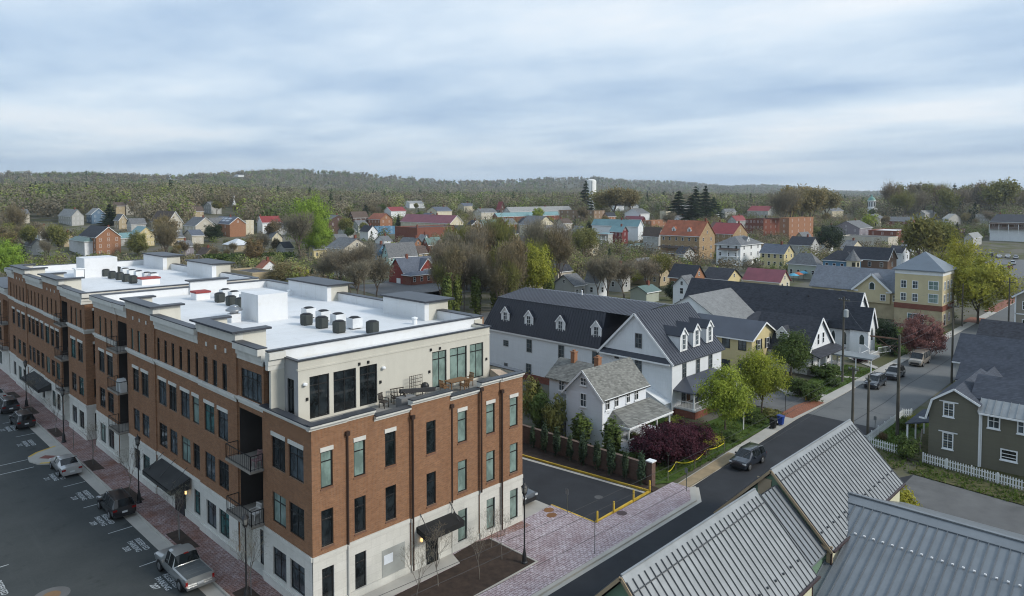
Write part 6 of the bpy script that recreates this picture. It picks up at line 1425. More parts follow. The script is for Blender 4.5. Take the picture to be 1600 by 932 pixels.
# middle
T(537,388.5,10.0,511,578,'y',3.0,SD['beige'],slate_mid,'tall beige three storey gabled house behind bare trees',ch=[(.5,.1)],nS=2,nW=2)
T(588,396.5,6.5,576.5,607.5,'y',3.2,SD['blue'],slate_mid,'bright blue gabled house beside the pale teal house',nS=2,nW=2)
T(607.5,400,6.0,603,651,'x',4.2,SD['teal'],slate_mid,'pale teal house with long dark roof behind the barn red house',nS=5)
bh = T(630.4,426,3.6,608,682,'x',4.0,SD['barn'],slate_blue,'barn red building with blue grey roof and white porch windows',nS=0,nW=0,gw=False,**B)
T(642,431,3.0,640,686,'x',.9,brick_red,slate_blue,'low red brick front addition of the barn red building',kind='hip',nS=4,nW=0,dmax=5,cat='building',name='annex')
T(490,390,4.2,486,511,'x',1.6,SD['yellow'],slate_light,'small mustard yellow house behind the dark bare tree')
T(594,343,6.5,575,613,'y',3.6,brick_orange,roof_rust,'orange brown brick house with rusty roof under the far green hill')
T(584,354.5,5.0,579,617,'x',.5,SD['blue'],roof_flat,'low blue flat roofed building left of the long brick wall',kind='flat',nS=3,**B)
T(611,330,6.0,600,634,'x',3.0,SD['white'],roof_red,'white house with red gable roof far behind the blue building',trim=white_paint)
T(652,356,8.5,617,729,'x',.5,brick_red,roof_flat,'long flat roofed red brick warehouse in mid town',kind='flat',nS=0,nW=0,wmax=70,ch=[(.01,.02)],**B)
T(703.5,349,8.0,626,724,'y',4.2,SD['cream'],roof_maroon,'long cream house with maroon roof and dormers behind the brick warehouse',nS=1,nW=7,trim=white_paint,dmax=60)
T(644.5,384,6.0,622,662,'y',3.0,brick_orange,slate_mid,'orange brick gabled house with grey roof below the warehouse',nS=2,nW=2)
T(659,380,6.5,650,674,'y',3.4,SD['white'],slate_light,'white gabled house tucked beside the orange brick gable',nS=1)
T(669,382,7.0,666,690,'x',2.6,brick_red,roof_green,'red brick town house with green roof and white windows',nS=2); T(690.5,385,6.5,687,722,'x',2.4,brick_dark,slate_brown,'dark brick double house right of the green roofed town house',nS=3)
T(735,353,5.5,729,753,'y',3.0,SD['palegrey'],slate_dark,'grey cottage with black gables right of the brick warehouse',trim=white_paint); T(755,352,5.0,750,778,'x',3.0,SD['palegreen'],roof_green,'pale green house with green roof beside the black gabled cottage')
T(784,366,5.5,768,809,'x',3.0,SD['cream'],slate_dark,'cream house with dark dormered roof in the middle of town',nS=3,nW=2)
T(766.5,373.5,4.4,758,790,'x',2.6,SD['yellow'],roof_green,'yellow cottage with green hip roof above the bare thicket',kind='hip',nS=4)
T(775,392,4.0,750,804,'x',2.6,SD['steel'],roof_white,'slate blue house with white metal roof showing over bare trees',nS=4)
T(839,351.5,8.2,812,866,'y',4.6,SD['cream'],slate_mid,'big cream gabled house with grey roof and side porch',nS=2,nW=4)
T(857,359,8.0,849,886,'x',2.0,SD['bluewhite'],slate_mid,'three storey blue white inn with blue windows',nS=3,pm=pane_teal,fl=3)
T(752,332,6.5,740,776,'x',2.6,SD['beige'],slate_mid,'grey roofed schoolhouse far left of the teal market roof',**B); T(683,330,7,667,706,'x',3,SD['cream'],slate_blue,'cream house with slate roof behind the long maroon roofed house',nS=4)
T(777,338.5,5.0,770,874,'x',2.4,brick_red,roof_teal,'long market building with bright teal roof',nS=6,wmax=90,**B)
T(781,327,7.5,776,789,'y',6.0,brick_dark,roof_red,'narrow dark red brick tower house beside the teal market',nS=1,nW=1)
T(797,331,6.5,786,894,'x',3.4,SD['palegrey'],slate_light,'long grey roofed shopping hall with conical turret',nS=0,nW=0,wmax=120,**B)
T(928,329.5,9.5,874,945,'x',.5,brick_tan,roof_flat,'large tan brick block with flat roof below the water tower',kind='flat',nS=3,nW=6,dmax=80,fl=3,**B)
T(949,338,6,944,962,'x',2.4,brick_orange,slate_dark,'orange brick shop beside the tan brick block'); T(1001,334,6.5,976,1015,'x',3.6,SD['white'],slate_mid,'white gabled house in front of the dark evergreens',trim=white_paint); T(1041,330,8.5,1031,1048,'x',.5,SD['cream'],roof_flat,'tall narrow cream house left of the evergreen group',kind='flat')
T(1018,345,6,1005,1048,'x',.6,brick_orange,roof_white,'orange brick shop row with white flat roof',kind='flat',nS=4,**B)
T(997,353.5,8.6,925,1005,'y',3.0,SD['white'],roof_teal,'white house with long teal metal roof',nS=1,nW=5,trim=white_paint,dmax=45)
T(972,362,6.5,953,981,'y',2.6,SD['darkred'],roof_teal,'dark red house under teal roof beside white double porch',nS=1,nW=3)
gp = T(950,366,6.0,936,954,'x',.6,SD['palegrey'],roof_teal,'white two tier porch house left of the dark red house',kind='hip',nS=0,nW=0)
T(997,384,3.2,979,1021,'x',.7,SD['palegreen'],roof_green,'pale green shed with flat green roof by the parked white sedan',kind='hip',nS=2,nW=4)
st_ = T(1092.7,369,10.5,1032,1117,'y',6.0,fieldstone,roof_rust,'stone tavern with rust orange roof, dormers and two tier porch',nS=2,nW=6,fl=3,trim=None,ch=[(.5,.04)])
T(1029,368.5,8.0,1005,1036,'y',3.6,SD['palegrey'],slate_brown,'grey wing with brown roof joined to the stone tavern',nW=3,nS=0)
T(1145,366,8.0,1108,1168,'y',4.8,fieldstone,roof_red,'stone gabled house with bright red roof behind the white hip roofed house',nS=1,nW=4,ch=[(.5,.06)])
hp = T(1157,383.6,8.1,1119.5,1189.5,'x',3.2,SD['white'],slate_mid,'white foursquare house with grey hip roof and double porch',kind='hip',nS=3,nW=3,oh=.7)
T(1224.8,396.4,5.7,1188,1240,'y',3.0,SD['yellow'],slate_blue,'yellow gabled house with slate roof right of the white foursquare',nS=2,nW=4,ch=[(.5,.3)])
T(1218,440.7,3.0,1162,1234,'y',2.9,SD['cream'],roof_maroon,'low cream building with wide maroon roof behind the church',nS=2,nW=0,dmax=22)
T(1083,434.7,4.2,1046,1101,'y',3.2,brick_orange,slate_dark,'low brick house with black roof left of the church ridge',nS=0,nW=3); T(1136,437,3.4,1098,1158,'y',2.6,SD['yellow'],slate_dark,'yellow gabled cottage with dark roof peeking over the church',nS=1,nW=0)
T(1079,449,5.4,1051.5,1092,'x',2.4,SD['white'],slate_mid,'plain white gabled house at the far end of the church roof',nW=1,nS=0)
T(1193,343,10,1165,1223,'x',.5,brick_red,roof_flat,'dusty red brick apartment block behind the yellow gabled house',kind='flat',nS=4,nW=5,fl=3,**B)
T(1200,330,7,1168,1214,'y',4.2,SD['palegrey'],roof_red,'building with broad dark red roof on the rise behind town',nS=3,dmax=45,**B)
T(1233,341,12.5,1218,1271,'x',.5,brick_orange,roof_flat,'tall orange brick building with flat parapet',kind='flat',nS=4,nW=1,fl=4,**B)
T(1266.8,383.5,5.8,1232,1279.5,'y',3.2,SD['palegrey'],slate_dark,'grey gabled house with dark roof in front of the tall orange brick building',nS=1,nW=3)
T(1276,415,4.7,1231,1286,'x',3.6,SD['palegreen'],slate_mid,'sage green cottage with pyramid roof behind blue cafe umbrellas',kind='hip',nS=2,nW=4)
bt = T(1334,409,6.9,1286,1345,'x',3.0,SD['blue'],slate_dark,'blue house with octagonal corner turret',kind='hip',nS=1,nW=4,dmax=16)
T(1387,406.5,7.0,1314,1401,'y',3.4,SD['brownwood'],slate_dark,'brown sided house with long dark roof and white gable end',nS=1,nW=4,trim=white_paint)
T(1408,396,7.0,1398,1421,'y',2.2,SD['bluewhite'],slate_dark,'narrow white house with double porch beside the long dark roof',nS=2,nW=1)
T(1388,371.5,6.0,1311,1403,'x',.5,SD['beige'],roof_flat,'long beige flat roofed commercial building',kind='flat',nS=2,nW=5,dmax=50,**B)
T(1343,357,6.0,1301,1363,'x',4.0,SD['lilac'],slate_mid,'lilac grey gabled hall with round gable window',nS=3,nW=3,**B)
T(1401,361,7.0,1357,1425,'x',.5,brick_red,white_roof,'brick building with white flat roof and arched windows',kind='flat',nS=5,nW=3,dmax=50,**B)
T(1425,346,6.0,1384,1432,'y',2.8,brick_red,slate_mid,'brick hall with long grey roof below the domed cupola',nW=5,dmax=60,**B); T(1375,342,7.0,1345,1385,'x',3.0,SD['cream'],slate_mid,'cream courthouse under the white domed cupola',nS=4,**B)
T(1500,358,6.0,1454,1509,'x',.5,brick_dark,roof_flat,'dark brick flat roofed building among right hand trees',kind='flat',nS=2,nW=4,dmax=50,**B); T(1482,342,6.0,1476,1508,'y',3.4,SD['palegrey'],slate_light,'grey temple fronted house with pale gable in the right hand trees',nS=3)
T(1546,335,9.5,1524,1552,'x',.5,mat('grey stone wall', (.30,.29,.26), .9, .15, 1),roof_flat,'grey stone block left of the long white inn',kind='flat',nS=1,nW=4,fl=3,**B)
inn = T(1640,349,11.0,1547,1665,'y',4.0,SD['white'],slate_dark,'long white inn with dark roof and brown upper gallery',nS=2,nW=8,fl=3,dmax=70,ch=[(.5,.95)],**B)
T(912,313.5,5.0,905,925,'x',2,SD['beige'],slate_mid,'grey roofed house at the foot of the white water tower'); T(1064,323,5.5,1054,1083,'x',2.4,SD['palegrey'],slate_light,'pale grey house by the dark evergreens at town edge')
T(1107,334,5.5,1098,1124,'x',2.6,SD['white'],slate_light,'white cottage row beyond the stone tavern roof',nS=4); T(1133,331,5.5,1127,1150,'x',2.4,SD['palegrey'],slate_mid,'grey cottage right of the white cottage row')
T(897,446,3.8,866,915,'x',2.4,SD['palegrey'],slate_mid,'grey house with long dark roof under the yellow-green tree',nS=2,nW=0); T(934,440,4.6,915,943,'y',3.4,SD['white'],slate_mid,'white gabled house half hidden by bare branches, steep gable'); T(972,434,4.2,944,984,'y',3.2,SD['palegrey'],slate_brown,'grey gabled cottage with brown roof right of the white steep gable')
T(1030,428,3.8,988,1046,'y',2.8,SD['tan'],slate_brown,'tan bungalow with plum brown roof below the stone tavern',nS=1,nW=3)
T(1010,457,2.8,985,1030,'x',1.2,SD['palegreen'],roof_green,'green roofed outbuilding behind the mansard roof',nS=0,nW=0); T(826,440,3.5,800,850,'x',2.2,SD['beige'],slate_light,'beige cottage glimpsed through the ivy covered trees',nS=1,nW=1)
T(470,358,5,455,490,'y',2.6,SD['beige'],slate_mid,'beige house behind the lime green tree'); T(512,346,7.5,500,545,'y',3.4,brick_dark,slate_mid,'dark brick house with chimneys in mid town trees',ch=[(.5,.2)],nS=2); T(552,340,7,545,575,'x',3.6,brick_dark,slate_brown,'brown brick house beside the dark pointed evergreen')
for px, pe, E_, a, b, wl, rf, l in ((30,335,6,22,46,'beige',slate_mid,'beige house glimpsed in the woods at far left'),(330,322,6,318,346,'palegrey',slate_mid,'grey roofed house on the left rise'),(205,350,5,198,228,'palegrey',slate_mid,'grey house in trees above the yellow gable'),(302,330,6,296,318,'tan',slate_brown,'tan house near the spring green trees on the left rise'),
        (640,318,6,630,664,'white',slate_light,'white far house left of the mid town evergreens'),(725,322,6,715,742,'cream',slate_blue,'cream far house above the long maroon roof'),(850,314,6,838,862,'palegrey',slate_light,'grey far house behind the market hall'),(962,322,6,954,975,'white',slate_dark,'white far house right of the water tower'),(985,325,6,975,1000,'beige',slate_light,'beige far house between water tower and evergreens'),
        (1165,318,6,1152,1180,'white',slate_mid,'white far house left of the broad dark red roof'),(1300,330,6,1285,1318,'cream',slate_mid,'cream far house among the brown trees'),(1330,318,8,1312,1340,'white',slate_light,'white porticoed far house left of the domed cupola'),(1445,334,6,1432,1462,'palegrey',slate_light,'grey far house right of the brick hall'),(756,309,6,748,775,'white',roof_white,'white far barn on the skyline of trees'),(1075,312,5,1062,1090,'white',slate_light,'white far house beyond the evergreens')):
    T(px,pe,E_,a,b,'x',2.8,SD[wl],rf,l)
for k,(px,py) in enumerate(((380,267),(362,270),(395,266),(372,274),(408,265),(268,281),(288,276))):
    T(px,py,5,px-6,px+9,'x',2.5,SD[('white','beige','tan')[k%3]],slate_mid,('white hilltop house left of the ridge crest','beige house on the wooded ridge slope','tan hilltop house nearest the crest','white house lower on the ridge slope','beige hilltop house farthest right on the crest','tan house in the left hillside woods','white house higher in the left hillside woods')[k],nW=1,nS=2)
T(703,421,3.8,691,717,'x',2.2,SD['palegrey'],slate_mid,'grey porch house with white windows at the edge of the bare thicket',nS=4); T(817,378,3.6,808,826,'y',2.6,SD['lilac'],slate_mid,'small lilac grey gable below the big cream gabled house',nS=1)
T(1003,343,3.0,976,1008,'y',2.0,SD['darkred'],roof_maroon,'long low maroon roof behind the white teal-roofed house',nS=1,nW=4); T(1309,357,4.0,1284,1312,'x',1.6,SD['palegrey'],slate_mid,'low grey annex left of the lilac grey hall',nW=4,nS=0)
T(655,396,5,641,668,'x',2.6,SD['tan'],slate_brown,'tan house with brown roof behind the barn red building'); T(600,377,4,586,612,'x',2.2,SD['white'],slate_mid,'white house with parked-car yard above the bright blue house'); T(540,362,4.5,528,556,'x',2.6,SD['palegrey'],slate_mid,'grey house below the dark brick chimney house')
T(690,346,5,681,706,'x',2.4,SD['palegreen'],slate_mid,'pale green house tucked behind the maroon roofed long house'); T(880,349,5,868,894,'x',2.6,SD['beige'],slate_brown,'beige house in front of the tan brick block',nS=2); T(905,362,5,893,917,'y',2.8,SD['palegrey'],slate_mid,'grey gabled house behind the broad olive tree',nS=1)
T(1062,343,5,1050,1078,'x',2.4,SD['white'],slate_mid,'white house behind the rust orange tavern roof'); T(1255,372,5,1243,1268,'x',2.6,SD['tan'],slate_mid,'tan house below the tall orange brick building'); T(1290,383,4.5,1281,1302,'y',2.4,SD['white'],slate_mid,'white gabled house right of the dark evergreen',nS=1)
T(1452,372,5,1440,1470,'x',2.4,SD['beige'],slate_mid,'beige house among the right hand olive trees'); T(1520,372,4.5,1508,1534,'x',2.2,SD['palegrey'],slate_light,'pale grey house left of the far parking row'); T(62,362,4.6,50,80,'x',2.4,SD['white'],slate_mid,'white cottage among bare trees at left edge of town'); T(100,372,4.4,90,116,'y',2.6,SD['tan'],slate_brown,'tan gabled cottage left of the white and brick annex')
T(285,386,4.0,272,303,'x',2.4,SD['lilac'],slate_mid,'lilac grey cottage in the bare trees behind the apartment roof'); T(320,398,3.6,308,338,'y',2.4,SD['tan'],slate_brown,'brown roofed cottage left of the pale hip roofed bungalow'); T(445,388,4.2,432,458,'x',2.4,SD['palegrey'],slate_dark,'grey cottage behind the straw coloured tree')
T(872,424,4.2,852,893,'x',2.6,SD['beige'],slate_dark,'beige house with black roof just right of the yellow-green thicket tree',nS=3); T(1004,417,3.8,985,1024,'x',2.4,SD['cream'],slate_mid,'cream house with grey roof below the parked white sedan',nS=3)
T(1068,397,4.0,1056,1086,'y',2.4,SD['palegrey'],slate_dark,'dark roofed shed house tucked under the stone tavern porch',nS=1); T(920,383,5,905,936,'y',3.0,SD['cream'],slate_brown,'cream gabled house right of the broad olive tree',nS=1); T(868,395,5.2,852,884,'x',3.0,SD['palegrey'],slate_mid,'grey house with long roof below the blue white inn',nS=3)
T(742,368,5.4,728,760,'y',3.2,SD['white'],slate_mid,'white gabled house above the thicket, left of the yellow cottage',nS=1); T(716,362,5.2,704,730,'x',3.0,brick_red,slate_dark,'red brick house with black roof below the warehouse end',nS=2); T(668,340,5,656,684,'y',2.8,brick_orange,slate_blue,'small orange brick gable above the long brick warehouse',nS=1)
T(575,362,5,562,590,'y',3.0,SD['white'],slate_dark,'white gabled house between the dark evergreen and low blue building',nS=1); T(528,376,4.8,514,546,'x',2.6,SD['tan'],slate_mid,'tan house with grey roof behind the tall beige house',nS=3); T(560,352,5,549,575,'x',2.6,SD['palegreen'],slate_mid,'pale green house below the brown brick house',nS=2)
T(1176,352,6,1164,1192,'x',3.0,SD['cream'],slate_blue,'cream house in front of the dusty red apartment block',nS=2); T(1150,345,6,1137,1166,'x',3,SD['palegrey'],roof_red,'grey house with red roof between tavern and apartment block',nS=2); T(1296,366,5,1280,1312,'x',2.6,brick_red,slate_mid,'small brick house left of the long beige building',nS=2)
T(1330,388,5.2,1316,1348,'y',2.8,SD['cream'],slate_mid,'cream gabled house behind the long dark roof',nS=1); T(1425,385,5,1412,1442,'y',3,SD['white'],slate_mid,'white gabled house left of the tall thinly leafed tree',nS=1); T(1120,356,6,1107,1136,'y',3,brick_tan,slate_brown,'tan brick gable behind the bright red roof',nS=1)
T(425,372,4.6,412,441,'y',2.8,SD['cream'],slate_mid,'cream gabled house right of the rusty budding tree',nS=1); T(300,368,4.6,288,318,'x',2.4,SD['beige'],slate_blue,'beige house in front of the dark brick side wall',nS=2); T(268,372,4,254,288,'x',2.2,SD['tan'],slate_mid,'tan bungalow below the low white building',nS=3); T(50,384,4.4,38,68,'y',2.6,SD['palegrey'],slate_mid,'grey gabled cottage above the far left apartment roof',nS=1)
T(822,349,6,809,838,'y',3,SD['beige'],slate_dark,'beige gable in front of the teal market roof',nS=1); T(792,350,6,779,807,'x',3,brick_red,slate_mid,'brick house in front of the teal market roof',nS=2); T(955,352,6,943,968,'x',2.6,SD['tan'],slate_dark,'tan house above the white porch house',nS=2)
# extra features on some of them
def wpos(o): return ORG[o.name]
def porch(root, face_x, y0, y1, zs, depth, deck, post, h=2.4):
    """tiers of a porch standing in front of a west wall"""
    for z in zs:
        MB().box(face_x-depth, y0, z-.2, face_x, y1, z).build('porch_floor', deck, root); r = MB(); rail(r, [(face_x-depth+.1,y1),(face_x-depth+.1,y0)], z, .9, .5); r.build('porch_railing', white_paint, root)
    n = max(2, int((y1-y0)/4))
    for i in range(n+1): MB().bar((face_x-depth+.1, y0+(y1-y0)*i/n, zs[0]-2.6), (face_x-depth+.1, y0+(y1-y0)*i/n, zs[-1]+h), .25).build('porch_post', post, root)
    MB().slab([(face_x-depth-.2,y0-.2,zs[-1]+h),(face_x,y0-.2,zs[-1]+h+.6),(face_x,y1+.2,zs[-1]+h+.6),(face_x-depth-.2,y1+.2,zs[-1]+h)], .15).build('porch_roof', slate_brown, root)
def ext(root):
    w = [c for c in root.children if c.name.startswith('wall')][0]; v = np.array([x.co[:] for x in w.data.vertices]) + np.array(ORG[root.name]); return v.min(0), v.max(0)
a, b = ext(st_); porch(st_, a[0], a[1]+.5, b[1]-.5, (a[2]+3.0, ), 2.6, white_paint, brick_orange, 2.6)
for k in (.3, .7): y = a[1]+(b[1]-a[1])*k; dormer(st_, 'W', a[0]+1.6, y, a[2]+.4+10.5+1.0, 1.6, 1.5, 2.6, roof_rust, white_paint)
a, b = ext(hp); porch(hp, a[0], a[1]+.4, b[1]-2, (a[2]+.9, a[2]+4.1), 2.2, white_paint, white_paint, 2.5); dormer(hp, 'S', a[1]+1.2, (a[0]+b[0])/2, b[2]+.9, 1.6, 1.1, 2.2, slate_mid, white_paint)
a, b = ext(gp); porch(gp, a[0], a[1], b[1], (a[2]+.7, a[2]+3.4), 2.0, white_paint, white_paint, 2.4)
a, b = ext(inn); porch(inn, a[0], a[1], b[1], (a[2]+7.6,), 1.8, mat('brown gallery', (.14,.085,.06)), white_paint, 2.8); MB().box(a[0]-.05, a[1], a[2]+7.7, a[0]+.02, b[1], b[2]-.1 if False else a[2]+11.2).build('brown_storey', SD['brownwood'], inn)
a, b = ext(bt); tc = (a[0]+.6, a[1]+.4)
MB().lathe((*tc, a[2]), [(2.0,0),(2.0,7.6)], 8).build('turret', SD['cream'], bt); MB().lathe((*tc, a[2]+7.6), [(2.5,0),(1.2,1.6),(.05,3.4)], 8).build('turret_roof', slate_mid, bt)
for t in (math.pi+.39, math.pi*1.5-.39):
    for z in (1.2, 3.6, 5.8):
        c = (tc[0]+1.86*math.cos(t), tc[1]+1.86*math.sin(t)); n_ = (-math.sin(t)*.42, math.cos(t)*.42); o = (math.cos(t)*.05, math.sin(t)*.05)
        q = MB().poly([(c[0]+o[0]-n_[0],c[1]+o[1]-n_[1],a[2]+z),(c[0]+o[0]+n_[0],c[1]+o[1]+n_[1],a[2]+z),(c[0]+o[0]+n_[0],c[1]+o[1]+n_[1],a[2]+z+1.3),(c[0]+o[0]-n_[0],c[1]+o[1]-n_[1],a[2]+z+1.3)]); q.build('turret_window', pane_dark, bt)
a, b = ext(bh); dormer(bh, 'S', a[1]-.5, b[0]-4, a[2]+.4+3.4, 6.0, .6, 3.5, slate_blue, SD['barn']); MB().box(a[0]-.05, (a[1]+b[1])/2-2.2, a[2]+.4, a[0]-.01, (a[1]+b[1])/2-.2, a[2]+2.0).build('white_door', white_paint, bh)
a, b = ext(sp); xc = (a[0]+b[0])/2; sl = 3.4/((b[0]-a[0])/2)
for i in range(3):
    for j in range(2):
        f = .25+.33*j; x0_, x1_ = a[0]+(xc-a[0])*f, a[0]+(xc-a[0])*(f+.24); y0_ = a[1]+(b[1]-a[1])*(.2+.22*i); z0_ = a[2]+.4+7.2+.26
        MB().slab([(x0_,y0_,z0_+(x0_-a[0])*sl),(x1_,y0_,z0_+(x1_-a[0])*sl),(x1_,y0_+(b[1]-a[1])*.17,z0_+(x1_-a[0])*sl),(x0_,y0_+(b[1]-a[1])*.17,z0_+(x0_-a[0])*sl)], .06).build('solar_panel', mat('pale solar panel', (.32,.36,.42), .2), sp)
# landmarks
p = atW(924, 280.5, 820); ztop = p[2]; w_ = 820; p = np.array([p[0], p[1], tz(p[0], p[1])]); z = p[2]; rt = 7.6/F*w_; hh = ztop-z; FOOT.append((p[0]-rt*1.2, p[1]-rt*1.2, p[0]+rt*1.2, p[1]+rt*1.2))
t = thing('water_tower', 'white cylindrical water tower rising above the town trees', 'water tower', tuple(p)); MB().lathe(tuple(p), [(rt,0),(rt,hh*.93),(rt*.9,hh*.97),(rt*.5,hh),(.1,hh*1.005)], 28).build('tank', mat('white tank paint', (.74,.74,.71), .6, .05, 6, stain=.15), t, True)
MB().bar((p[0]-rt*.72,p[1]-rt*.72,z),(p[0]-rt*.72,p[1]-rt*.72,z+hh*.95),.5).build('ladder', greys, t)
p = atT(1361.5, 341); w_ = (p-CAM)@FW; u = w_/F; FOOT.append((p[0]-9*u, p[1]-9*u, p[0]+9*u, p[1]+9*u))
t = thing('cupola_tower', 'white octagonal cupola with green copper dome and lantern', 'cupola', tuple(p)); 
MB().box(p[0]-6.5*u, p[1]-6.5*u, p[2], p[0]+6.5*u, p[1]+6.5*u, p[2]+15*u).build('base', white_paint, t); MB().lathe((p[0],p[1],p[2]+15*u), [(6.6*u,0),(6.6*u,1*u),(5.4*u,1.2*u),(5.4*u,11*u),(6.6*u,11.3*u),(6.4*u,12.3*u)], 8).build('lantern', white_paint, t)
MB().lathe((p[0],p[1],p[2]+27.3*u), [(5.8*u,0),(5.2*u,2.6*u),(3.2*u,5*u),(1.3*u,6.2*u),(1.2*u,8*u),(.2*u,10*u)], 12).build('dome', mat('green copper', (.16,.30,.26), .6), t, True)
for k in range(8):
    a_ = k*math.pi/4+math.pi/8; c = (p[0]+5.1*u*math.cos(a_), p[1]+5.1*u*math.sin(a_)); MB().bar((c[0],c[1],p[2]+18*u),(c[0],c[1],p[2]+25*u),2.0*u,1.0*u).build('louvre', pane_mid, t)
p = atT(366, 326); FOOT.append((p[0]-4, p[1]-4, p[0]+4, p[1]+4)); u = ((p-CAM)@FW)/F; t = thing('church_steeple', 'slender white church steeple rising from left hand trees', 'steeple', tuple(p)); MB().box(p[0]-2.2*u,p[1]-2.2*u,p[2],p[0]+2.2*u,p[1]+2.2*u,p[2]+8*u).build('belfry', white_paint, t); MB().lathe((p[0],p[1],p[2]+8*u), [(2.0*u,0),(.15*u,13*u)], 8).build('spire', white_paint, t)
p = atT(823, 333); u = ((p-CAM)@FW)/F; t = thing('round_turret', 'round turret with tall grey conical roof on the shopping hall', 'turret', tuple(p)); MB().lathe(tuple(p), [(15*u,0),(15*u,9*u)], 20).build('wall', SD['palegrey'], t); MB().lathe((p[0],p[1],p[2]+9*u), [(17*u,0),(9*u,6*u),(3*u,13*u),(.3*u,16*u),(.3*u,22*u)], 20).build('cone_roof', slate_light, t, True)
# blue cafe umbrellas
for px, py, c, l in ((1240,435,(.10,.36,.50),'left blue cafe umbrella behind the maroon roofed building'),(1255,431,(.10,.36,.50),'right blue cafe umbrella behind the maroon roofed building'),(1247,433,(.45,.13,.06),'orange cafe umbrella between the two blue ones')):
    p = atT(px, py+6); r = thing('cafe_umbrella', l, 'umbrella', tuple(p), group='cafe umbrellas'); MB().cyl(tuple(p), (p[0],p[1],p[2]+2.4), .05, .05, 6).build('pole', black_metal, r); MB().lathe((p[0],p[1],p[2]+2.1), [(1.7,0),(.9,.45),(.05,.7)], 8).build('canopy', mat('umbrella cloth %.2f' % c[0], c, .8), r)
# ------------------------------------------------------------------ single trees and shrubs near the camera
ptree('vase',1133,672,573,84,'spring','bright spring green street tree in front of the mansard house porch')
ptree('vase',1190,646,548,80,'spring','bright spring green street tree by the driveway, right of its twin')
ptree('round',1236,588,514,56,'mid','round olive green tree between the yellow house and the parsonage')
tree('maple',61.6,38.6,0,4.0,1.85,'purple','spreading purple Japanese maple behind the garden wall pier'); 
tree('maple',65.2,38.0,0,3.4,1.85,'purple','lower purple Japanese maple nearer the blue SUV')
ptree('maple',1438,556,492,74,'pink','dusty pink flowering tree behind the beige van')
ptree('round',1381,548,500,34,'dark','dark evergreen beside the white church front'); ptree('column',1392,556,505,20,'dark','narrow dark evergreen right of the church tower')
ptree('vase',1528,506,396,104,'yellowgreen','big yellow-green tree beside the yellow tower building')
ptree('vase',1497,478,372,64,'yellowgreen','yellow-green tree behind the yellow tower roof'); ptree('bud',1438,440,344,70,'olive','tall thinly leafed tree left of the yellow tower')
ptree('bud',1470,430,352,60,'olive','loosely leafed tree behind the twin floodlights'); ptree('round',1521,600,548,30,'yellowgreen','small yellow-green tree by the taupe house corner')
ptree('shrub',1414,815,760,42,'yellowgreen','yellow-green shrub beside the cream wall of the green building') 
tree('shrub',79.6,21.0,0,2.6,.85,'mid','bushy green shrub breaking the white picket fence')
tree('shrub',89.5,24.2,0,1.5,1.0,'mid','green garden shrub inside the picket fence'); tree('shrub',91.5,23.6,0,1.6,1.0,'yellowgreen','yellow-green garden shrub inside the picket fence'); tree('shrub',84.3,24.8,0,.8,1.2,'rust','red flowering garden plant inside the picket fence')
# evergreens along the garden wall
for k in range(9):
    y = 36.9+k*1.72; tree('column',55.0,y,.1,(3.1,2.6,3.2,2.9,3.3,2.7,3.0,3.2,2.4)[k],.30,'blueg','columnar arborvitae in the row planted along the brick garden wall',cat='shrub',name='arborvitae',group='arborvitae along the garden wall')
for k in range(6): tree('shrub',54.6-.2*k,52.9+k*1.5,.1,1.0,1.1,'hedge','low clipped shrub in the bed behind the yellow kerb',cat='shrub',name='shrub',group='low shrubs along the yellow kerb')
ptree('column',908,700,646,36,'mid','leafy columnar tree against the old white house side wall'); ptree('column',957,716,654,36,'mid','leafy columnar tree at the old house porch corner')
for px, pb, pt, w, lf, l in ((845,672,608,44,'mid','tall green shrub behind the garden wall, left clump'),(868,685,622,40,'olive','olive shrub behind the garden wall beside the rear shed'),(832,650,592,36,'olive','olive shrub where the garden wall meets the apartment corner'),(880,665,640,34,'mid','green shrub under the old house side wall'),(1055,668,650,30,'yellowgreen','bright green shrub by the mansard house porch base'),(990,694,676,24,'mid','small green shrub at the old house porch steps')):
    ptree('shrub',px,pb,pt,w,lf,l,cat='shrub',name='shrub')
for px, pb, pt, w, lf, l in ((1250,618,592,40,'hedge','clipped green shrub cluster at the driveway bend'),(1270,628,598,36,'mid','green shrub beside the yellow fire hydrant'),(1235,605,590,30,'hedge','low green shrub left of the driveway bend cluster'),(1290,590,570,50,'hedge','dark hedge shrub below the parsonage porch'),(1178,660,645,36,'hedge','low green shrub bed at foot of the right twin street tree'),(1205,652,640,30,'olive','olive shrub beside the driveway edge'),
        (1300,604,592,26,'hedge','small hedge shrub at the parsonage walk'),(1345,566,552,24,'purple','purple shrub under the covered walkway'),(1110,694,682,40,'yellowgreen','low yellow-green perennials beside the tan path'),(1080,706,690,40,'olive','ragged perennials behind the yellow tape'),(1140,688,678,36,'mid','low green plants at the lawn edge'),(1480,500,488,26,'hedge','clipped shrub at the foot of the yellow tower')):
    ptree('shrub',px,pb,pt,w,lf,l,cat='shrub',name='shrub')
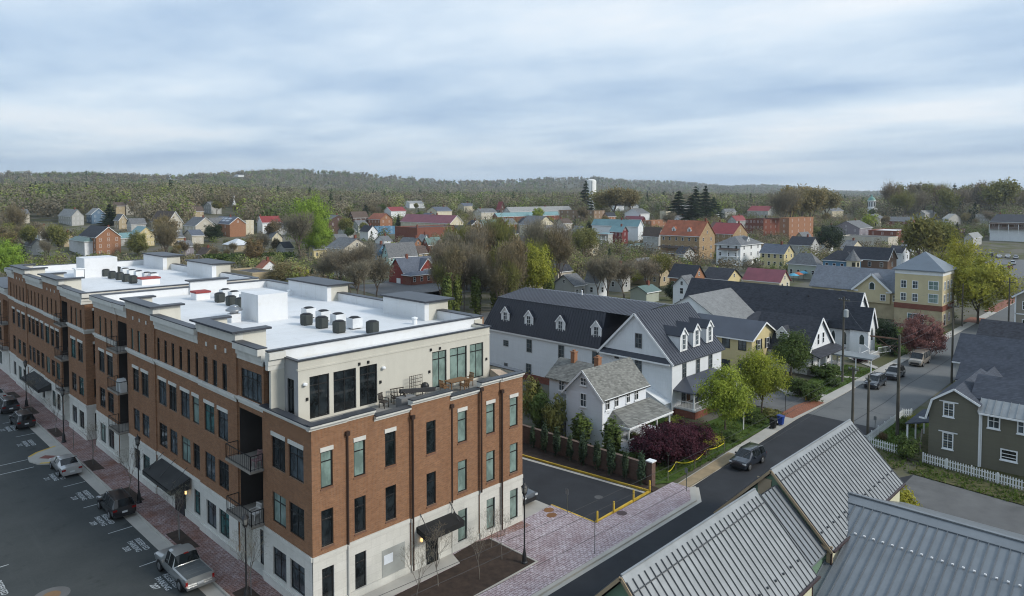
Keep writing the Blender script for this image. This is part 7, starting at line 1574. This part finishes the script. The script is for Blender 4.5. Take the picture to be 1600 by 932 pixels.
# leafless saplings round the apartment
for x, y, h, l in ((30.6,37.0,4.2,'leafless multi-stem sapling in the mulch bed left of the entrance canopy'),(33.2,35.6,3.8,'leafless sapling in the mulch bed at the walk end'),(28.2,36.4,4.0,'leafless sapling in front of the grey service door'),(36.2,36.4,3.6,'leafless sapling in the mulch bed right of the entrance canopy'),(36.9,38.3,3.0,'small leafless sapling by the bed corner near the facade'),(20.8,68.6,4.4,'thin leafless street sapling beside the awning'),(20.8,57.0,4.2,'thin leafless street sapling by the pickup front'),
        (20.8,45.2,4.6,'thin leafless street sapling near the grey pickup tail'),(20.7,93,4.2,'thin leafless street sapling beyond the kerb extension'),(20.7,79,4.4,'thin leafless street sapling beside the silver sedan'),(20.7,104.6,4.2,'thin leafless street sapling beside the far grey SUV')):
    tree('sapling',x,y,.15,h,.55,'grey',l,cat='sapling',name='sapling',trunk_m=bark_pale)
# ------------------------------------------------------------------ trees of the middle distance
ptree('vase',484,402,308,64,'lime','tall lime green tree standing over mid town roofs'); ptree('vase',499,404,342,44,'lime','lower lime green tree beside the tall lime one')
ptree('bare',470,408,336,58,'grey','big dark bare tree in front of the lime green trees'); ptree('round',333,378,350,36,'dark','round dark evergreen beside the beige gabled house')
ptree('conifer',572,352,317,18,'dark','pointed dark evergreen above the orange brown brick house'); ptree('conifer',915,336,280,26,'dark','dark evergreen just left of the white water tower')
ptree('round',911,404,354,54,'olive','broad olive green tree left of the white double porch'); ptree('vase',836,476,382,62,'yellowgreen','yellow-green tree over the bare thicket'); ptree('conifer',920,372,345,20,'dark','dark evergreen behind the broad olive tree')
ptree('vase',8,440,374,56,'lime','lime green tree at the far left end of the apartment street'); ptree('round',215,400,362,34,'olive','yellowish conifer in front of the yellow gabled house'); ptree('round',405,345,322,28,'dark','dark broad evergreen left of the white red-roofed house')
ptree('conifer',172,352,318,30,'dark','dark spruce left of the tan gabled house'); ptree('round',1295,398,350,44,'dark','dark evergreen behind the pyramid roofed cottage'); ptree('bare',1226,372,300,46,'grey','pale bare tree against the broad dark red roof',trunk_m=bark_pale)
ptree('round',398,412,372,36,'rust','rusty red budding tree behind the hedge'); ptree('round',450,446,408,58,'tanbud','straw coloured weeping tree behind the apartment roof'); ptree('shrub',468,446,420,34,'yellowgreen','yellow-green bush beside the straw coloured tree')
for k, (px, b, t, w) in enumerate(((1060,352,296,44),(1080,356,302,40),(1087,350,288,30),(1102,350,287,30),(1115,348,306,34))): ptree('conifer',px,b,t,w,'dark','dark evergreen in the group behind the stone tavern',group='evergreens behind the tavern')
for px, b, t, w in ((960,345,296,60),(985,345,298,46),(940,342,302,40)): ptree('bud',px,b,t,w,RN.choice(['tanbud','rust','olive']),'tan budding tree right of the water tower',group='tan trees by the water tower')
for px, b, t, w in ((1235,368,296,54),(1268,364,298,50),(1252,352,294,60),(1290,352,298,46)): ptree('bud',px,b,t,w,'tanbud','tan budding tree behind the tall orange brick building',group='tan trees behind the orange brick building')
for k in range(22):
    px = 1395+k*10+RN.uniform(-4,4); ptree(RN.choice(['bare','bud','bare']),px,RN.uniform(338,352),RN.uniform(288,304),RN.uniform(26,44),RN.choice(['brown','grey','olive']),'tall bare tree in the line behind the right hand buildings',group='bare tree line on the right')
ptree('bud',1562,352,285,60,'olive','tallest thin tree on the right skyline'); ptree('conifer',1491,330,284,18,'blueg','pointed spruce on the right skyline'); ptree('conifer',1404,318,293,14,'dark','small dark conifer on the right skyline')
# bare thicket between the apartment and mid town
for k in range(54):
    px = RN.uniform(680, 812) if k < 42 else RN.uniform(812, 875); b = RN.uniform(448, 500) if k < 42 else RN.uniform(444, 462); h = RN.uniform(66, 112); kd = RN.choice(['bare','bare','bare','bud'])
    ptree(kd,px,b,b-h,RN.uniform(30,50),RN.choice(['brown','grey','brown','grey','olive']),'bare brown tree in the thicket beyond the white roof',group='bare thicket beyond the apartment roof')
for px, b, t, w in ((700,500,428,22),(712,496,420,20),(775,486,420,20),(800,484,408,24),(857,470,410,22),(744,492,430,20)): ptree('column',px,b,t,w,'ivy','ivy clad trunk standing in the bare thicket',group='ivy clad trunks in the thicket')
for k, (px, b, h) in enumerate(((548,470,80),(570,468,86),(530,462,70),(588,466,62),(510,458,56),(560,476,66),(950,474,72),(975,470,60),(935,470,66),(1010,462,56))):
    ptree('bare',px,b,b-h,RN.uniform(44,60),'grey',('bare grey tree in front of the tall beige gabled house','bare grey tree by the houses behind the mansard roof')[k > 5],group=('bare trees by the beige house','bare trees behind the mansard roof')[k > 5])
ptree('vase',985,446,418,40,'yellowgreen','small yellow-green tree behind the mansard roof ridge'); ptree('bud',1030,450,400,40,'olive','thin olive tree left of the white church end house'); ptree('bud',1340,470,440,36,'olive','small budding tree behind the church ridge end')
ptree('bud',1190,446,420,40,'olive','thin budding tree left of the maroon roofed building'); ptree('round',1050,470,440,26,'dark','dark evergreen at the far corner of the mansard roof')
# strip of trees behind the apartment on the left
for k in range(46):
    px = RN.uniform(-10, 470); b = RN.uniform(384, 412); h = RN.uniform(26, 62)
    if 104 < px < 250: continue
    if 270 < px < 400: b = RN.uniform(398, 412); h = RN.uniform(14, 26)
    ptree(RN.choice(['bare','bare','bud','bud']),px,b,b-h,h*RN.uniform(.6,.95),RN.choice(['brown','grey','olive','brown','tanbud']),'bare budding tree in the strip behind the apartment roofs',group='bare trees behind the apartment roofs')
hb_ = thing('hedge', 'long dark green hedge behind the flat roofed tan building', 'hedge', tuple(atT(380, 412)))
A = np.array(atT(325, 414)); Bq = np.array(atT(452, 410)); n_ = 7000; t_ = NR.random(n_); c_ = A[None]*(1-t_[:,None])+Bq[None]*t_[:,None]; c_ = c_ + np.stack([NR.normal(size=n_)*1.3, NR.normal(size=n_)*1.3, 3.2*NR.random(n_)**.7*(1+.3*np.sin(t_*40))], 1)
a_ = NR.normal(size=(n_,3)); a_ /= np.linalg.norm(a_,axis=1)[:,None]; b_ = NR.normal(size=(n_,3)); b_ -= a_*(a_*b_).sum(1)[:,None]; b_ /= np.linalg.norm(b_,axis=1)[:,None]
vv = np.stack([c_-a_*.35-b_*.3, c_+a_*.35-b_*.3, c_+a_*.35+b_*.3, c_-a_*.35+b_*.3], 1).reshape(-1,3) - np.array(hb_.location)
placed('foliage', quadmesh('foliage', vv, LM['hedge']), hb_, (0,0,0))
# scattered town trees between the houses
def clear(x, y, m=2.5): return not any(a-m < x < c+m and b-m < y < d+m for a, b, c, d in FOOT)
cnt = 0; tries = 0
while cnt < 96 and tries < 6000:
    tries += 1
    px = RN.uniform(-20, 1620); b = 331 + 62*RN.random()**1.5
    if px > 1120 and b > 372: continue
    if 40 < px < 480 and b > 368: continue
    p = atT(px, b)
    if not clear(p[0], p[1], 3): continue
    w = (p-CAM)@FW; h = RN.uniform(6, 13)
    kd = RN.choices(['bare','bud','tree','conifer'], (4,4,1.6,.7))[0]; lf = {'bare': ['brown','grey'], 'bud': ['olive','tanbud','brown','mid'], 'tree': ['spring','yellowgreen','mid'], 'conifer': ['dark']}[kd]
    nm = {'bare': 'bare brown tree between far town houses', 'bud': 'budding tree between far town houses', 'tree': 'fresh green tree between far town houses', 'conifer': 'dark conifer between far town houses'}[kd]
    tree(kd, p[0], p[1], p[2], h, {'bare':.75,'bud':.8,'tree':.85,'conifer':.42}[kd], RN.choice(lf), nm, group=nm.replace('tree', 'trees').replace('conifer', 'conifers')); cnt += 1
# ------------------------------------------------------------------ the far woods, one mass
WL = [leafmat('woods %d' % k, c, .32, .25, .011) for k, c in enumerate(((.16,.135,.095),(.175,.157,.125),(.12,.15,.055),(.16,.158,.08),(.042,.06,.036),(.22,.26,.07),(.225,.20,.15),(.20,.225,.095)))]
def forest(name, n, wmin, wmax, spread, hmin, hmax, nq, sz, mixp, seed, town=False):
    g = np.random.default_rng(seed); pts = []
    w = np.sqrt(g.uniform(wmin**2, wmax**2, n*3)) if not town else g.uniform(wmin, wmax, n*3); l = g.uniform(-spread, spread, n*3)*w
    x = FWH[0]*w + RI[0]*l; y = FWH[1]*w + RI[1]*l
    keep = np.ones(len(x), bool)
    for a, b, c, d in FOOT:
        dist = math.hypot(a, b); m = 3
        keep &= ~((x > a-m) & (x < c+m) & (y > b-m) & (y < d+m))
        # leave the view of each house open: nothing tall right in front of it
        if dist < 3200:
            cx, cy = (a+c)/2, (b+d)/2; wf = cx*FWH[0]+cy*FWH[1]; lf = (cx*RI[0]+cy*RI[1])/wf; hw = max(c-a, d-b)*(.7 if not town else .6)/wf
            keep &= ~((np.abs(x*RI[0]+y*RI[1]-lf*w) < hw*w) & (w < wf+2) & (w > wf*np.where(town and hmax > 6, np.where(l < -.2*w, .8, .89), .92 if town else .66 if dist < 900 else .9)))
    pxs = 800+F*l/w; tn = ((pxs > 540) & (pxs < 1440) & (w < 600)) | ((pxs >= 1440) & (w < 480)) | ((pxs < 540) & (w < 380))
    keep &= tn if town else ~tn
    if town and hmax > 6: keep &= ~((pxs > 104) & (pxs < 400) & (w < 330) & (g.random(len(w)) < .8)) & ~((pxs < 500) & (w < 300) & (g.random(len(w)) < .8)) & ~((pxs > 1060) & (w < 250)) & ~((pxs > 1480) & (w < 400))
    if town and hmax < 6: keep &= ~((pxs > 1480) & (w < 400)) & ~((pxs > 1060) & (w < 245)) & ~((pxs > 560) & (pxs < 700) & (w < 235)) & ~((pxs > 900) & (pxs < 1000) & (w > 285) & (w < 318)) & (g.random(len(w)) < np.where(pxs > 600, 1, .6))
    x, y = x[keep][:n], y[keep][:n]; z = terr(x, y); m = len(x)
    h = g.uniform(hmin, hmax, m); r = h*g.uniform(.34, .52, m); kind = g.choice(len(mixp), m, p=np.array(mixp)/sum(mixp))
    con = kind == 4
    patch = np.sin(x*.011+2)*np.sin(y*.013)+.35*g.normal(size=m)
    kind = np.where((patch > .8) & ~con, 2, kind); kind = np.where((kind < 2) & (g.random(m) < .22), 6, kind); kind = np.where((kind == 3) & (g.random(m) < .3), 7, kind)
    h = np.where(con, h*1.1, h); r = np.where(con, r*.75, r)
    i = np.repeat(np.arange(m), nq); N = len(i)
    d = g.normal(size=(N,3)); d /= np.linalg.norm(d,axis=1)[:,None]; rad_ = g.random(N)**.4
    tt = g.random(N)
    c = np.stack([x[i]+d[:,0]*rad_*r[i]*np.where(con[i], (1-tt)*1.5, 1), y[i]+d[:,1]*rad_*r[i]*np.where(con[i], (1-tt)*1.5, 1), z[i]+np.where(con[i], h[i]*(.1+.9*tt), h[i]*.56+d[:,2]*rad_*h[i]*.44)], 1)
    nr = d*rad_[:,None]*1.1 + g.normal(size=(N,3))*.38 + np.array([0,0,.2]); nr /= np.linalg.norm(nr,axis=1)[:,None]; a = g.normal(size=(N,3)); a -= nr*(a*nr).sum(1)[:,None]; a /= np.linalg.norm(a,axis=1)[:,None]; b = np.cross(nr, a)
    s = (sz*(.5+.9*g.random(N)))[:,None]
    v = np.stack([c-a*s*.6-b*s*.32, c+a*s*.5-b*s*.38, c+a*s*.6+b*s*.3, c-a*s*.45+b*s*.4], 1).reshape(-1,3)
    me = quadmesh(name, v, WL, kind[i])
    o = bpy.data.objects.new(name, me); COL.objects.link(o); tag(o, kind='stuff'); return o
forest('town_trees', 1900, 200, 620, .8, 4, 10, 210, .42, (34,32,8,20,2,7), 9, town=True)
forest('undergrowth', 2600, 205, 520, .8, 2.2, 5.9, 130, .42, (30,26,20,22,5,10), 12, town=True)
forest('woods', 3000, 360, 760, .86, 11, 20, 170, .95, (34,28,10,17,2.5,8), 3)
forest('woods', 5200, 760, 1250, .86, 12, 21, 90, 1.5, (36,30,9,16,2,6), 4)
forest('woods', 10000, 1250, 2600, .86, 12, 19, 60, 2.2, (38,34,8,14,1.5,3), 5)
forest('woods', 11000, 2600, 5200, .86, 13, 20, 26, 4.2, (40,36,8,12,2,0), 6)

# rough grass on the lawns and verges
LM['blade'] = leafmat('grass blades', (.085,.125,.03), .45, .35, 1.2)
def turf(polys, dens, hgt, seed):
    g = np.random.default_rng(seed); P = []
    for x0, y0, x1, y1, sx, d in polys:      # a strip between two x limits that may lean by sx along y
        n = int((x1-x0)*(y1-y0)*dens*d); u = g.random(n); v = g.random(n); x = x0+(x1-x0)*u+sx*(1-v); y = y0+(y1-y0)*v
        k = (np.sin(x*1.7+y*.9)+np.sin(x*.6-y*2.1)+g.normal(size=n)*1.2) > -.7; P.append(np.stack([x[k], y[k], np.full(k.sum(), .04)], 1))
    p = np.concatenate(P); n = len(p); a = g.normal(size=(n,3)); a[:,2] = 0; a /= np.linalg.norm(a,axis=1)[:,None]; h = (hgt*(.4+1.1*g.random(n)**2))[:,None]
    lean = g.normal(size=(n,3))*.45; lean[:,2] = 1; wv = .09*(.5+g.random(n))[:,None]
    v = np.stack([p-a*wv, p+a*wv, p+a*wv*.5+lean*h, p-a*wv*.3+lean*h], 1).reshape(-1,3); o = bpy.data.objects.new('grass', quadmesh('grass', v, LM['blade'])); COL.objects.link(o); tag(o, kind='stuff')
turf([(75.0,3,77.4,11.5,0,1.3),(75.6,11,79.4,20,-1.0,1.3),(76.2,20,80.3,25,0,.9),(57.2,35.2,72,47,0,.7),(72,36,86,41,0,.7),(94,36,118,40.4,0,.6),(131,35.4,158,44,0,.5),(82,22.6,94,25.3,0,.7),(84,0,96,14,0,.2)], 22, .2, 21)
# ------------------------------------------------------------------ sky, sun, air, camera
wd = bpy.data.worlds.new('World'); sc.world = wd; wd.use_nodes = True; nt = wd.node_tree
bg = nt.nodes['Background']; tc = nd(nt, 'ShaderNodeTexCoord').outputs['Generated']
sky = nd(nt, 'ShaderNodeTexSky', sky_type='NISHITA'); sky.sun_disc = False; SUN_E, SUN_AZ = rad(32), math.atan2(-.93, .37)
sky.sun_elevation = SUN_E; sky.sun_rotation = math.pi/2 - SUN_AZ; sky.altitude = 100; sky.air_density = 1.0; sky.dust_density = 1.2
nt.links.new(sky.outputs[0], bg.inputs['Color']); bg.inputs['Strength'].default_value = .09
s = nd(nt, 'ShaderNodeSeparateXYZ'); nt.links.new(tc, s.inputs[0])
zz = math_(nt, 'MAXIMUM', s.outputs[2], 0.0)
inv = math_(nt, 'DIVIDE', 1.0, math_(nt, 'ADD', zz, .07))
cb = nd(nt, 'ShaderNodeCombineXYZ'); nt.links.new(math_(nt, 'MULTIPLY', s.outputs[0], inv), cb.inputs[0]); nt.links.new(math_(nt, 'MULTIPLY', s.outputs[1], inv), cb.inputs[1])
rot = nd(nt, 'ShaderNodeMapping'); rot.inputs['Rotation'].default_value = (0, 0, -YAW+rad(14)); rot.inputs['Scale'].default_value = (.34, .25, 1); rot.inputs['Location'].default_value = (.35, .2, 0); nt.links.new(cb.outputs[0], rot.inputs['Vector'])
n1 = noise(nt, rot.outputs[0], 1.25, 7, .58); 
rot2 = nd(nt, 'ShaderNodeMapping'); rot2.inputs['Rotation'].default_value = (0, 0, -YAW-rad(8)); rot2.inputs['Scale'].default_value = (.3, .1, 1); nt.links.new(cb.outputs[0], rot2.inputs['Vector']); n2 = noise(nt, rot2.outputs[0], 2.1, 6, .55)
m_ = math_(nt, 'ADD', math_(nt, 'MULTIPLY', n1, .74), math_(nt, 'MULTIPLY', n2, .26))
br = nd(nt, 'ShaderNodeValToRGB'); cr_ = br.color_ramp; cr_.elements[0].position = .37; cr_.elements[0].color = (.25,.355,.51,1); cr_.elements[1].position = .64; cr_.elements[1].color = (.67,.70,.73,1)
e = cr_.elements.new(.465); e.color = (.385,.485,.605,1); e = cr_.elements.new(.55); e.color = (.53,.61,.69,1)
nt.links.new(m_, br.inputs[0])
bg2 = nd(nt, 'ShaderNodeBackground'); low = nd(nt, 'ShaderNodeMapRange', interpolation_type='SMOOTHSTEP'); low.inputs[1].default_value = 0; low.inputs[2].default_value = .06; low.inputs[3].default_value = .55; low.inputs[4].default_value = 0; nt.links.new(zz, low.inputs[0])
nt.links.new(mix(nt, low.outputs[0], br.outputs[0], (.47,.58,.70)), bg2.inputs[0]); bg2.inputs[1].default_value = 1.0
mx = nd(nt, 'ShaderNodeMixShader'); mx.inputs[0].default_value = .9
nt.links.new(bg.outputs[0], mx.inputs[1]); nt.links.new(bg2.outputs[0], mx.inputs[2]); nt.links.new(mx.outputs[0], nt.nodes['World Output'].inputs[0])
sl = bpy.data.lights.new('sun', 'SUN'); sl.energy = 1.85; sl.angle = rad(14); sl.color = (1, .95, .87); so = bpy.data.objects.new('sun', sl); COL.objects.link(so)
dv = Vector((math.cos(SUN_AZ)*math.cos(SUN_E), math.sin(SUN_AZ)*math.cos(SUN_E), math.sin(SUN_E))); so.rotation_euler = (-dv).to_track_quat('-Z', 'Y').to_euler(); so.location = dv*60
cd = bpy.data.cameras.new('camera'); co = bpy.data.objects.new('camera', cd); COL.objects.link(co); sc.camera = co
cd.sensor_width = 36; cd.lens = 36*F/1600; cd.shift_y = -(466-CY)/1600; cd.clip_start = .5; cd.clip_end = 20000
co.location = (0, 0, CH); co.rotation_euler = Vector(FW).to_track_quat('-Z', 'Y').to_euler()
sc.view_settings.view_transform = 'Standard'; sc.view_settings.look = 'None'; sc.view_settings.exposure = 0.62; sc.view_settings.gamma = 1; sc.view_settings.use_curve_mapping = False
sc.render.engine = 'CYCLES'; cy_ = sc.cycles; cy_.max_bounces = 5; cy_.diffuse_bounces = 3; cy_.glossy_bounces = 3; cy_.transmission_bounces = 2; cy_.transparent_max_bounces = 4; cy_.volume_bounces = 0; cy_.use_denoising = True; cy_.filter_width = 1.1; cy_.caustics_reflective = False; cy_.caustics_refractive = False

hz = MB().box(-1500, -1500, -1.5, 9000, 9000, 420); hm = bpy.data.materials.new('haze air'); hm.use_nodes = True; hn = hm.node_tree; hn.nodes.clear()
pv_ = nd(hn, 'ShaderNodeVolumePrincipled'); pv_.inputs['Color'].default_value = (.82,.91,1,1); pv_.inputs['Density'].default_value = .0001; pv_.inputs['Anisotropy'].default_value = .2
out = nd(hn, 'ShaderNodeOutputMaterial'); hn.links.new(pv_.outputs[0], out.inputs['Volume'])
tag(hz.build('haze', hm), kind='stuff')
